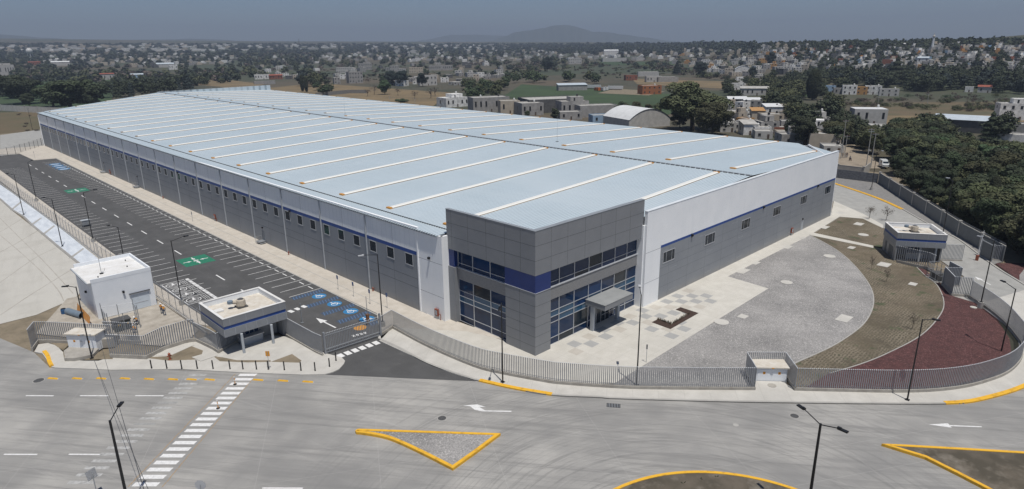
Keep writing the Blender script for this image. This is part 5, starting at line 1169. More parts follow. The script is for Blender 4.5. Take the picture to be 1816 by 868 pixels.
# ------------------------------------------------------------------ signs
def sign(bx, by, h, panel, label, mt, z=.15, ang=None, mark=None, w_=.45, hh_=.6, pole=None):
    b = G(bx, by, z); a = YAW+PI/2 if ang is None else ang; t = thing('road_sign', label, 'sign', tuple(b), a, world=False)
    MB().tube((0, 0, 0), (0, 0, h), .035, n=7).build('pole', pole or M_galv, t)
    mb = MB(); mb.box(-w_/2, -.03, h-hh_, w_/2, -.0, h) if panel == 'rect' else mb.poly3([(w_*.55*math.cos(PI/8+i*PI/4), -.04, h-.1+w_*.55*math.sin(PI/8+i*PI/4)) for i in range(8)]+[]) if panel == 'oct' else mb.lathe((0, 0, h-.3), [(.05, 0), (.3, .3), (.05, .6)], 4)
    if panel == 'oct': mb.add([(w_*.55*math.cos(PI/8+i*PI/4), -.02, h-.1+w_*.55*math.sin(PI/8+i*PI/4)) for i in range(7, -1, -1)], [tuple(range(8))])
    p = mb.build('panel', mt, t, origin=(0, 0, 0))
    if mark == 'chair':
        m2 = MB(); s = w_*.42
        def pl(pts): m2.poly3([(x*s, -.037, h-hh_*.5+y*s) for x, y in pts])
        pl([(-.35, .1), (.1, .1), (.1, -.05), (-.35, -.05)]); pl([(-.35, -.05), (-.15, -.05), (-.15, .8), (-.35, .8)]); pl([(.0, -.05), (.15, -.05), (.6, -.7), (.4, -.7)])
        for i in range(10): t0, t1 = 2*PI*i/10, 2*PI*(i+1)/10; pl([(-.1+.5*math.cos(t0), -.3+.5*math.sin(t0)), (-.1+.36*math.cos(t0), -.3+.36*math.sin(t0)), (-.1+.36*math.cos(t1), -.3+.36*math.sin(t1)), (-.1+.5*math.cos(t1), -.3+.5*math.sin(t1))])
        m2.build('wheelchair_symbol', M_white, p, origin=(0, 0, 0))
    if mark == 'no': 
        m2 = MB(); ring_ = [(math.cos(2*PI*i/16)*.17, math.sin(2*PI*i/16)*.17) for i in range(16)]
        m2.poly3([(x, -.034, h-hh_*.5+.05+y) for x, y in ring_]); m2.build('symbol', M_redp, p, origin=(0, 0, 0))
    if mark == 'bars':
        m2 = MB(); [m2.box(-.12, -.04, h-hh_+.1+i*.16, .12, -.032, h-hh_+.17+i*.16) for i in range(3)]; m2.build('symbol', M_black, p, origin=(0, 0, 0))
    return t
M_sb = mat('sign_blue', (.02, .08, .25), .4)
for (x, y), l in (((600, 514), 'farthest'), ((627.5, 526.5), 'second farthest'), ((656.5, 540), 'third from the far end,'), ((687, 547), 'nearest the gate,')):
    sign(x, y, 2.75, 'rect', f'blue wheelchair parking sign on the wall walk, {l} of four', M_sb, mark='chair', ang=-PI/2, w_=.5, hh_=.7)
sign(342, 393, 2.6, 'rect', 'white sign with a red symbol on the walk midway along the long wall', M_white, mark='no', ang=-PI/2, w_=.7, hh_=.9)
sign(62, 281, 2.9, 'rect', 'small pale sign at the far corner of the car park', M_jointl, ang=-PI/2, w_=.6, hh_=.7)
sign(478, 655, 2.7, 'rect', 'orange-yellow warning sign on the pavement in front of the gatehouse', M_orng, mark='bars', w_=.55, hh_=.75)
sign(1146, 643, 2.7, 'rect', 'dark sign seen edge-on beside the fence at the plaza', M_iron, w_=.2, hh_=.7)
sign(362, 900, 2.6, 'oct', 'back of a grey octagonal sign at the bottom edge', M_lampw, z=0, w_=1.0)
t = thing('fire_hydrant', 'rusty red fire hydrant in the bare soil in front of the angled picket fence', 'fire hydrant', tuple(G(301.5, 638, .15)), world=False); MB().lathe((0, 0, 0), [(.22, 0), (.22, .06), (.14, .1), (.14, .7), (.2, .74), (.16, .95), (.05, 1.02)], 12).build('body', M_redp, t); MB().tube((-.3, 0, .6), (.3, 0, .6), .08).build('outlets', M_redp, t); MB().lathe((0, 0, 1.0), [(.04, 0), (.04, .1)], 6).build('cap_nut', M_redp, t)
# small galvanised lean-to box on the car park fence
t = thing('steel_box', 'small galvanised steel box on the car park fence beside the lamp', 'box', tuple(G(153, 401, .1)), world=False); MB().box(-.9, -.6, .4, .9, .6, 1.5).build('body', M_galv, t); MB().box(-1, -.7, 1.5, 1, .7, 1.58).build('lid', M_jointl, t); MB().box(-.8, -.5, 0, -.6, -.3, .4).box(.6, .3, 0, .8, .5, .4).build('feet', M_galv, t)
# gate barrier posts
t = thing('barrier_post', 'white barrier arm pole raised beside the open steel gate at the right', 'barrier', tuple(G(1732, 462, .05)), world=False); b = G(1732, 462, .05); e = G(1746.5, 411, 5.); 
MB().box(-.25, -.25, 0, .25, .25, 1.1).build('housing', M_redp, t); MB().tube((0, 0, 1), (.1, -.2, 6.2), .09, .06, 6).build('arm', M_white, t)
for (x, y, h_, l) in ((695, 0, 0, ''),): pass
t = thing('barrier_post', 'grey post with a brown box behind the sliding gate', 'barrier', tuple(G(653, 577, .05)), world=False); MB().tube((0, 0, 0), (0, 0, 4.9), .07, .05, 6).build('arm', M_galv, t); MB().box(-.2, -.2, .6, .2, .2, 1.9).build('housing', mat('brown_box', (.2, .1, .05), .7), t)
t = thing('barrier_post', 'pale thin post beside the picket fence at the gatehouse', 'post', tuple(G(536, 573, .05)), world=False); MB().tube((0, 0, 0), (0, 0, 3.4), .1, .09, 6).build('shaft', M_galv, t); MB().obox((0, 0), .2, .2, 0, .1).build('foot', M_galv, t)
t = thing('tilted_panel', 'small grey wedge-shaped roof corner at the bottom left edge', 'panel', tuple(G(173, 880, 0)), .3, world=False)
MB().tube((0, 0, 0), (0, 0, 2.6), .05).build('pole', M_galv, t); MB().poly3([(-.5, 0, 2.0), (.5, .1, 2.0), (.5, .4, 2.9), (-.5, .3, 2.9)]).poly3([(-.5, .3, 2.9), (.5, .4, 2.9), (.5, .1, 2.0), (-.5, 0, 2.0)]).build('panel', M_lampw, t)
# cables
def cable(a, b, sag, label):
    a = np.array(a); b = np.array(b); mb = MB(); n = 14; pr = None
    for i in range(n+1):
        u = i/n; p = a+(b-a)*u; p[2] -= sag*4*u*(1-u)
        if pr is not None: mb.tube(pr, p, .022, n=5, caps=False)
        pr = p
    tag(mb.build('cable', M_iron), label, 'cable')
cable(G(167, 639, .2), G(272, 890, 12), .15, 'thin dark cable running down to the foot of the lamp by the tall white kiosk')
cable(G(177.7, 608, 1.3), G(262, 890, 13), .25, 'thin dark cable running down to the concrete meter box by the tall kiosk')
# ------------------------------------------------------------------ people
def person(loc, face, label, pose='stand', vest=True, s=1.05, group=None, dark=False):
    t = thing('person', label, 'person', loc, face, group=group, world=False)
    J = {'pel': (0, 0, .95), 'sp': (0, .0, 1.15), 'ch': (0, .02, 1.38), 'nk': (0, .02, 1.52), 'hd': (0, -.01, 1.66), 'ht': (0, -.01, 1.76)}
    if pose == 'stand': leg = [((.09, 0, .9), (.11, -.02, .5), (.12, .03, .09), (.13, -.12, .04)), ((-.09, 0, .9), (-.12, -.05, .5), (-.14, -.02, .09), (-.15, -.17, .04))]; arm = [((.19, .02, 1.42), (.25, .05, 1.16), (.2, -.14, 1.02), (.17, -.2, 1.0)), ((-.19, .02, 1.42), (-.25, .03, 1.15), (-.24, -.06, .92), (-.24, -.09, .84))]
    elif pose == 'walk': leg = [((.09, 0, .9), (.1, -.2, .55), (.11, -.1, .1), (.11, -.25, .05)), ((-.09, 0, .9), (-.1, .1, .52), (-.1, .38, .2), (-.1, .3, .08))]; arm = [((.19, .02, 1.42), (.26, .15, 1.18), (.24, .1, .96), (.24, .08, .9)), ((-.19, .02, 1.42), (-.26, -.1, 1.18), (-.24, -.3, 1.05), (-.24, -.36, 1.02))]
    else:      # crouching, working at the ground
        J = {'pel': (0, .12, .48), 'sp': (0, .02, .64), 'ch': (0, -.12, .84), 'nk': (0, -.2, .95), 'hd': (0, -.28, 1.06), 'ht': (0, -.3, 1.15)}
        leg = [((.1, .1, .45), (.2, -.3, .5), (.18, -.12, .1), (.2, -.28, .05)), ((-.1, .1, .45), (-.2, -.28, .46), (-.18, -.08, .1), (-.2, -.24, .05))]; arm = [((.19, -.13, .86), (.26, -.32, .66), (.16, -.48, .48), (.13, -.54, .42)), ((-.19, -.13, .86), (-.26, -.3, .64), (-.14, -.46, .44), (-.1, -.52, .38))]
    V = [J[k] for k in ('pel', 'sp', 'ch', 'nk', 'hd', 'ht')]; R = [.135, .125, .145, .055, .1, .07]; E_ = [(0, 1), (1, 2), (2, 3), (3, 4), (4, 5)]; tagb = ['leg', 'torso', 'torso', 'head', 'head']
    for L_ in leg:
        o = len(V); V += list(L_); R += [.095, .07, .05, .04]; E_ += [(0, o), (o, o+1), (o+1, o+2), (o+2, o+3)]; tagb += ['leg', 'leg', 'leg', 'boot']
    for A_ in arm:
        o = len(V); V += list(A_); R += [.06, .045, .035, .04]; E_ += [(2, o), (o, o+1), (o+1, o+2), (o+2, o+3)]; tagb += ['torso', 'arm', 'arm', 'hand']
        hx, hy, hz = A_[3]   # five short fingers rooted in the palm
        for k in range(5):
            o2 = len(V); a = (k-2)*.014; V += [(hx+a, hy-.05, hz-.03), (hx+a*1.2, hy-.075-.004*(2-abs(k-2)), hz-.065)]; R += [.009, .007]; E_ += [(o+3, o2), (o2, o2+1)]; tagb += ['hand', 'hand']
    V = [(x*s, y*s, z*s) for x, y, z in V]; R = [r*s for r in R]
    me = bpy.data.meshes.new('body'); me.from_pydata(V, E_, []); o = bpy.data.objects.new('body_tmp', me); COL.objects.link(o)
    md = o.modifiers.new('skin', 'SKIN'); sv = me.skin_vertices[0].data
    for i, r in enumerate(R): sv[i].radius = (r, r*.85)
    sv[0].use_root = True; o.modifiers.new('sub', 'SUBSURF').levels = 1
    dg = bpy.context.evaluated_depsgraph_get(); m2 = bpy.data.meshes.new_from_object(o.evaluated_get(dg)); bpy.data.objects.remove(o)
    top = mat('dark_shirt', (.04, .05, .07), .8); ml = {'leg': M_jean, 'torso': (M_vest if vest else top), 'arm': top if vest else M_skin, 'head': M_skin, 'hand': M_skin, 'boot': M_boot}
    names = list(ml); m2.materials.clear(); [m2.materials.append(ml[k]) for k in names]
    VA = np.array(V); EA = np.array(E_); a = VA[EA[:, 0]]; b = VA[EA[:, 1]]; ab = b-a; ll = (ab**2).sum(1)+1e-9; rr_ = np.array([(R[i]+R[j])/2 for i, j in E_])
    for f in m2.polygons:
        c = np.array(f.center); u = np.clip(((c-a)*ab).sum(1)/ll, 0, 1); d = np.linalg.norm(c-(a+ab*u[:, None]), axis=1)-rr_; f.material_index = names.index(tagb[int(d.argmin())]); f.use_smooth = True
    m2.name = 'body'; bo = bpy.data.objects.new('body', m2); COL.objects.link(bo); bo.parent = t
    hd = np.array(V[4]); ht = np.array(V[5]); up = (ht-hd)/np.linalg.norm(ht-hd); c = hd+up*.035*s
    if vest: MB().lathe((c[0], c[1], c[2]), [(.155*s, 0), (.125*s, .01), (.12*s, .06*s), (.08*s, .12*s), (.02*s, .145*s)], 14).build('helmet', M_helm, t, smooth=True)
    else: MB().lathe((c[0], c[1], c[2]), [(.105*s, -.01), (.105*s, .04*s), (.07*s, .09*s), (.02*s, .1*s)], 12).build('hair', M_black, t, smooth=True)
    fc = MB(); [fc.box(hd[0]+q*.035*s-.012, hd[1]-.1*s, hd[2]+.0, hd[0]+q*.035*s+.012, hd[1]-.085*s, hd[2]+.015) for q in (-1, 1)]; fc.box(hd[0]-.025, hd[1]-.1*s, hd[2]-.06*s, hd[0]+.025, hd[1]-.085*s, hd[2]-.05*s); fc.box(hd[0]-.01, hd[1]-.115*s, hd[2]-.035*s, hd[0]+.01, hd[1]-.085*s, hd[2]+.0)
    fc.build('face', mat('face_dark', (.1, .05, .04), .7), t); return t
gw = 'workers in orange vests and white helmets on the gravel yard'
W = lambda x, y: tuple(G(180+x/7.23, 520+y/7.23, .07))
person(W(812, 290), 2.6, 'worker in orange vest standing at the right, nearer the fence of the two standing workers', 'stand', group=gw)
person(W(777, 266), 2.2, 'worker in orange vest partly behind another near the corner of the white building', 'stand', group=gw)
person(W(440, 508), -2.2, 'worker in orange vest crouching closest to the angled picket fence', 'crouch', s=1.15, group=gw)
person(W(462, 402), -1.2, 'worker in orange vest bending beside the steel cage', 'crouch', s=1.25, group=gw)
W2 = lambda x, y: tuple(G(1480+x/7.23, 220+y/7.23, -.1))
for (x, y), l, po in (((82, 430), 'person in dark clothes at the left of the group on the dirt road', 'stand'), ((142, 434), 'person in dark clothes in the middle of the group on the dirt road', 'stand'), ((160, 432), 'person walking at the right of the group on the dirt road', 'walk'), ((102, 432), 'person in dark clothes standing by the concrete utility pole', 'stand')):
    person(W2(x, y), 1., l, po, vest=False, group='people on the dirt road beyond the wall', s=1.15)
q = W2(200, 470); t = thing('motorcycle', 'small motorcycle ridden towards the camera on the dirt road', 'motorcycle', q, YAW+PI/2, world=False)
MB().tube((0, -.75, .32), (0, -.72, .32), .01).build('axle', M_black, t)
for yy in (-.65, .65):
    mb = MB(); n = 14
    for i in range(n): a0, a1 = 2*PI*i/n, 2*PI*(i+1)/n; mb.tube((0, yy+.28*math.cos(a0), .32+.28*math.sin(a0)), (0, yy+.28*math.cos(a1), .32+.28*math.sin(a1)), .06, n=5, caps=False)
    w_ = mb.build('wheel', M_black, t); MB().tube((-.04, yy, .32), (.04, yy, .32), .12, n=10).build('hub', M_galv, w_)
MB().box(-.14, -.3, .35, .14, .35, .8).build('engine_body', M_redp, t); MB().box(-.12, -.1, .8, .12, .7, .92).build('seat', M_black, t); MB().tube((-.35, -.5, 1.05), (.35, -.5, 1.05), .02).tube((0, -.65, .4), (0, -.5, 1.05), .035).build('handlebar', M_black, t)
p_ = (q[0]+.0, q[1], q[2]+.35); person(p_, YAW+PI/2, 'rider in dark clothes sitting on the small motorcycle', 'crouch', vest=False, s=1.2)
# ------------------------------------------------------------------ vehicles
def vehicle(loc, rz, Lx, W_, Hh, bodymat, label, kind='car', group=None, wheels=True):
    """front towards -y"""
    t = thing({'car': 'parked_car', 'van': 'parked_van', 'truck': 'lorry'}[kind], label, kind if kind != 'truck' else 'lorry', loc, rz, group=group, world=False); h = W_/2
    prof = {'car': [(-.5, .35), (-.5, .62), (-.28, .72), (-.14, 1.), (.25, 1.), (.4, .74), (.5, .7), (.5, .35)], 'van': [(-.5, .25), (-.5, .52), (-.38, .6), (-.28, 1.), (.5, 1.), (.5, .25)], 'truck': [(-.5, .2), (-.5, .55), (-.42, .62), (-.36, .95), (.5, 1.), (.5, .2)]}[kind]
    pts = [(y*Lx, z*Hh) for y, z in prof]; n = len(pts); vs = []
    for sx in (-1, 1):
        for y, z in pts: k = .86 if z > .75*Hh and kind == 'car' else .95 if z > .7*Hh else 1; vs.append((sx*h*k, y, z))
    MB().add(vs, [(i, (i+1) % n, n+(i+1) % n, n+i) for i in range(n)]+[tuple(range(n-1, -1, -1)), tuple(range(n, 2*n))]).build('body', bodymat, t)
    i0 = {'car': 2, 'van': 2, 'truck': 2}[kind]; a, b = pts[i0], pts[i0+1]; k = .8
    MB().add([(-h*k, a[0]+(b[0]-a[0])*.12-.02, a[1]+(b[1]-a[1])*.12+.02), (h*k, a[0]+(b[0]-a[0])*.12-.02, a[1]+(b[1]-a[1])*.12+.02), (h*.76, b[0]-.03, b[1]-.08), (-h*.76, b[0]-.03, b[1]-.08)], [(0, 1, 2, 3)]).build('windscreen', M_glassd, t)
    for sx in (-1, 1):
        MB().box(sx*h*.99-.02, b[0]+.1, Hh*.66, sx*h*.99+.02 if True else 0, min(b[0]+.1+Lx*.3, pts[-2][0]-.2), Hh*.88).build('side_window', M_glassd, t)
        MB().box(sx*h*.75-.16, -Lx/2-.03, Hh*.42, sx*h*.75+.16, -Lx/2+.02, Hh*.52).build('headlight', M_jointl, t)
        if wheels:
            for y in (-.32, .32): wr = .34 if kind != 'truck' else .5; wo_ = MB().tube((sx*h-.1, y*Lx, wr), (sx*h+.06, y*Lx, wr), wr, n=14).build('wheel', M_black, t); MB().tube((sx*h-.1, y*Lx, wr), (sx*h+.08, y*Lx, wr), wr*.5, n=10).build('rim', M_frame, wo_)
    return t
M_vw = mat('vehicle_white', (.6, .62, .62), .35); M_vo = mat('vehicle_orange', (.5, .13, .03), .4); M_vd = mat('vehicle_dark', (.03, .035, .04), .35)
vehicle(tuple(G(1567, 297, -.1)), math.atan2(68, 252)-PI/2+.25, 5.4, 2.2, 2.6, M_vw, 'white van parked by the concrete pole beyond the boundary wall', 'van')
vp = tuple(Gt(1068, 161)); s_ = Vector(vp).length
for i, (x, y, c, l) in enumerate(((1059, 162, M_vo, 'orange lorry cab in the grey yard by the green crop field'), (1068, 162, M_vw, 'white lorry cab next to the orange one in the grey yard'), (1073, 161, M_vw, 'white lorry cab, rightmost in the grey yard'))):
    p = Gt(x, y); vehicle(tuple(p), YAW+PI/2+.5, 7, 2.8, 3.7, c, l, 'truck')
for (x, y, l) in ((1078, 160, 'long pale trailer at the right of the grey yard'), (1040, 158, 'long pale blue trailer behind the block wall of the grey yard')):
    p = Gt(x, y); t = thing('trailer', l, 'trailer', tuple(p), YAW+PI/2+1.2, world=False); MB().box(-1.3, 0, 1.1, 1.3, 15, 4.).build('box', M_vw, t); MB().box(-1.2, .5, .6, 1.2, 14, 1.1).build('chassis', M_black, t)
# ------------------------------------------------------------------ trees
NP = np.random.RandomState(11)
LEAF = {'dark': mat('leaf_dark', (.044, .056, .027), .85, (.024, .034, .016), .6, coord='obj'), 'olive': mat('leaf_olive', (.09, .098, .042), .85, (.05, .058, .026), .5, coord='obj'),
        'green': mat('leaf_green', (.06, .088, .038), .85, (.036, .055, .024), .5, coord='obj'), 'blue': mat('leaf_bluegreen', (.026, .04, .034), .85, (.016, .026, .022), .5, coord='obj'),
        'bare': mat('twigs', (.125, .10, .085), .9, (.08, .062, .052), .8, coord='obj'), 'mauve': mat('scrub_mauve', (.10, .07, .065), .9, (.06, .06, .035), .8, coord='obj')}
M_bark = mat('bark', (.10, .08, .06), .9, (.06, .048, .036), 2., coord='obj')
for _k in ('dark', 'olive', 'green', 'blue', 'bare'):
    _m = LEAF[_k]; _oi = N(_m, 'ShaderNodeObjectInfo'); _hs = N(_m, 'ShaderNodeHueSaturation'); L(_m, base_src(_m), _hs.inputs['Color']); L(_m, math_(_m, 'ADD', math_(_m, 'MULTIPLY', _oi.outputs['Random'], .6), .75), _hs.inputs['Value'])
    L(_m, math_(_m, 'ADD', math_(_m, 'MULTIPLY', _oi.outputs['Random'], .05), .475), _hs.inputs['Hue']); L(_m, _hs.outputs[0], _m.node_tree.nodes['Principled BSDF'].inputs['Base Color'])
def crown_pts(n, seed, kind, leaf):
    """leaf quads of a unit-height tree"""
    r = np.random.RandomState(seed)
    if kind == 'conifer':
        h = r.beta(1.1, 1.6, n); z = .1+h*.9; rad = (.24*(1-h)**.8+.012)*(.45+.55*r.rand(n)**.4)*(1+.25*np.sin(h*38+r.rand()*6)); a = r.rand(n)*2*PI; c = np.stack([rad*np.cos(a), rad*np.sin(a), z-.12*rad], 1)
    elif kind == 'column':
        h = r.rand(n); z = .06+h*.94; rad = .1*np.sin(PI*np.clip(h*.85+.1, 0, 1))**.6*(.5+.5*r.rand(n)**.5); a = r.rand(n)*2*PI; c = np.stack([rad*np.cos(a), rad*np.sin(a), z], 1)
    else:
        K = {'round': 30, 'broad': 44, 'bare': 16, 'bush': 12}[kind]
        if kind == 'bush': lc = r.normal(0, .3, (K, 3))*[1.2, 1.2, .35]+[0, 0, .4]; lr = r.uniform(.2, .38, K)
        else:
            u = r.normal(0, 1, (K, 3)); u /= np.linalg.norm(u, axis=1)[:, None]; q = r.rand(K)**.45
            sx = .33 if kind == 'round' else .4
            lc = u*q[:, None]*[sx, sx, .33]+[0, 0, .54]; lc[:, 2] += .04*r.normal(size=K); lr = r.uniform(.09, .19, K)*(1.2-.35*q)
        li = r.randint(0, K, n); v = r.normal(0, 1, (n, 3)); v /= np.linalg.norm(v, axis=1)[:, None]; v[:, 2] = np.abs(v[:, 2])*np.where(r.rand(n) < .68, 1, -1)
        c = lc[li]+v*(lr[li]*(.55+.45*r.rand(n)**.35))[:, None]*[1, 1, .78]
    ov = v if kind not in ('conifer', 'column') else np.stack([np.cos(a), np.sin(a), np.full(n, .55)], 1)
    nn = r.normal(0, .42, (n, 3))+ov*[1, 1, 1.15]+[0, 0, .15]; nn /= np.linalg.norm(nn, axis=1)[:, None]; t = np.cross(nn, r.normal(0, 1, (n, 3))); t /= np.linalg.norm(t, axis=1)[:, None]; b = np.cross(nn, t)
    s = leaf*(.6+.8*r.rand(n))[:, None]; t = t*s; b = b*s*.62
    return np.stack([c-t-b*.3, c-b, c+t, c+b], 1)   # n,4,3
def quad_mesh(name, q, mt):
    q = q.reshape(-1, 3); n = len(q)//4; me = bpy.data.meshes.new(name); me.vertices.add(len(q)); me.vertices.foreach_set('co', q.astype(np.float32).ravel()); me.loops.add(4*n); me.loops.foreach_set('vertex_index', np.arange(4*n, dtype=np.int32)); me.polygons.add(n); me.polygons.foreach_set('loop_start', np.arange(0, 4*n, 4, dtype=np.int32)); me.polygons.foreach_set('loop_total', np.full(n, 4, dtype=np.int32))
    me.materials.append(mt); me.update(); me.validate(); return me
def trunk_mesh(seed, kind):
    r = random.Random(seed); mb = MB(); top = {'conifer': .9, 'column': .8, 'round': .62, 'broad': .55, 'bare': .75, 'bush': .3}[kind]; w_ = {'broad': .035, 'round': .022, 'bare': .018}.get(kind, .014)
    bend = (r.uniform(-.04, .04), r.uniform(-.04, .04)); mb.tube((0, 0, -.03), (bend[0], bend[1], top*.5), w_, w_*.75, 7); mb.tube((bend[0], bend[1], top*.5), (bend[0]*1.5, 0, top), w_*.75, w_*.25, 6)
    for i in range({'broad': 9, 'round': 7, 'bare': 14, 'bush': 5}.get(kind, 0)):
        a = r.uniform(0, 2*PI); z0 = r.uniform(.2, .6)*top+.1; l = r.uniform(.18, .36); e = (bend[0]+math.cos(a)*l, bend[1]+math.sin(a)*l, z0+r.uniform(.12, .32)); mb.tube((bend[0], bend[1], z0), e, w_*.45, w_*.12, 5)
        if kind == 'bare':
            for _ in range(3): mb.tube(e, (e[0]+r.uniform(-.12, .12), e[1]+r.uniform(-.12, .12), e[2]+r.uniform(.02, .18)), w_*.14, w_*.03, 3)
    return mb
PROTO = {}
def proto(kind, col, lod, var):
    key = (kind, col, lod, var)
    if key not in PROTO:
        n, lf = {0: (11000, .0205), 1: (3000, .034), 2: (420, .075)}[lod]
        if kind == 'bare': n = n//6; lf *= .55
        if kind in ('conifer', 'column'): lf *= .62
        if kind == 'bush': lf *= 1.6
        me = quad_mesh('crown', crown_pts(n, 31*var+len(kind)*7, kind, lf), LEAF[col]); tm = bpy.data.meshes.new('trunk'); mb = trunk_mesh(var*17+len(kind), kind); tm.from_pydata(mb.v, [], mb.f); tm.materials.append(M_bark); PROTO[key] = (me, tm)
    return PROTO[key]
NMS = {'round': 'broadleaf_tree', 'broad': 'broadleaf_tree', 'conifer': 'conifer_tree', 'column': 'cypress_tree', 'bare': 'bare_tree', 'bush': 'shrub'}
def tree(p, h, kind, col, label, group, lod=1, wf=1., cat=None):
    me, tm = proto(kind, col, lod, RN.randrange(4)); t = thing(NMS[kind], label, cat or ('shrub' if kind == 'bush' else 'tree'), tuple(p), RN.uniform(0, 6.28), group=group, world=False)
    t.scale = (h*wf*RN.uniform(.9, 1.15), h*wf, h)
    for nm, m_ in (('crown', me), ('trunk', tm)): o = bpy.data.objects.new(nm, m_); COL.objects.link(o); o.parent = t
    return t
ROOF = [(65, 200), (283, 164), (480, 151), (480.5, 159), (1434, 258), (1487, 270)]
def roofy(x):
    if x < 65 or x > 1487: return 1e9
    for a, b in zip(ROOF[:-1], ROOF[1:]):
        if x <= b[0]: return a[1]+(b[1]-a[1])*(x-a[0])/(b[0]-a[0]+1e-9)
def in_poly(x, y, P):
    c = False; j = len(P)-1
    for i in range(len(P)):
        if (P[i][1] > y) != (P[j][1] > y) and x < (P[j][0]-P[i][0])*(y-P[i][1])/(P[j][1]-P[i][1])+P[i][0]: c = not c
        j = i
    return c
FOOT = [(50, 30), (225, 30), (225, 85), (203, 110), (203, 430), (130, 442), (50, 385)]
def R4(x0, y0, x1, y1): return [(x0, y0), (x1, y0), (x1, y1), (x0, y1)]
HOUSES = []   # occupied pixel spots
CAND = []     # (dist, p, h, kind, col, label, group)
def zone(poly, n, kinds, hr, label, clear=0):
    xs = [p[0] for p in poly]; ys = [p[1] for p in poly]; k = 0; tr = 0
    while k < n and tr < n*12:
        tr += 1; x = RN.uniform(min(xs), max(xs)); y = RN.uniform(min(ys), max(ys))
        if not in_poly(x, y, poly): continue
        kind, col = RN.choice(kinds); h = RN.uniform(*hr); p = Gt(x, y); d = math.hypot(p[0], p[1]); hp = h*F/d
        if y-hp > roofy(x)+2 or in_poly(p[0], p[1], FOOT) or math.hypot(p[0], p[1]) > 11000: continue
        if any(abs(x-a) < w_ and -1 < y-b < hp+hh_*.0+1.5 for a, b, w_, hh_ in HOUSES): continue
        k += 1; CAND.append((d, p, h, kind, col, label, 'trees: '+label))
# ------------------------------------------------------------------ houses
WCOL = {'grey': mat('house_block', (.36, .35, .335), .9, (.26, .252, .24), .5), 'light grey': mat('house_light', (.50, .485, .46), .85, (.4, .39, .37), .5), 'white': mat('house_white', (.82, .81, .78), .8, (.5, .49, .47), .6), 'beige': mat('house_beige', (.48, .42, .34), .85, (.4, .35, .28), .5),
        'ochre': mat('house_ochre', (.45, .25, .09), .85, (.36, .2, .08), .5), 'brick red': mat('house_brick', (.27, .10, .06), .9, (.2, .08, .05), .8), 'pale blue': mat('house_blue', (.30, .42, .55), .8, (.25, .36, .48), .5), 'orange': mat('house_orange', (.36, .13, .05), .8, (.3, .11, .045), .5), 'dark grey': mat('house_dark', (.12, .12, .12), .9, (.08, .08, .08), .5)}
M_hw = mat('house_window', (.018, .02, .024), .3); M_slabc = mat('flat_roof', (.46, .45, .42), .9, (.32, .31, .29), .4, detail=6); M_tank = mat('water_tank_black', (.02, .02, .022), .5); M_tankw = mat('water_tank_white', (.6, .6, .58), .5); M_metal = mat('sheet_roof', (.52, .58, .62), .5, (.45, .5, .54), .3); M_redr = mat('red_roof', (.30, .08, .045), .8, (.2, .06, .04), .6); M_wr = mat('white_roof', (.66, .67, .67), .6, (.58, .59, .59), .3)
M_door = mat('house_door', (.10, .07, .05), .7)
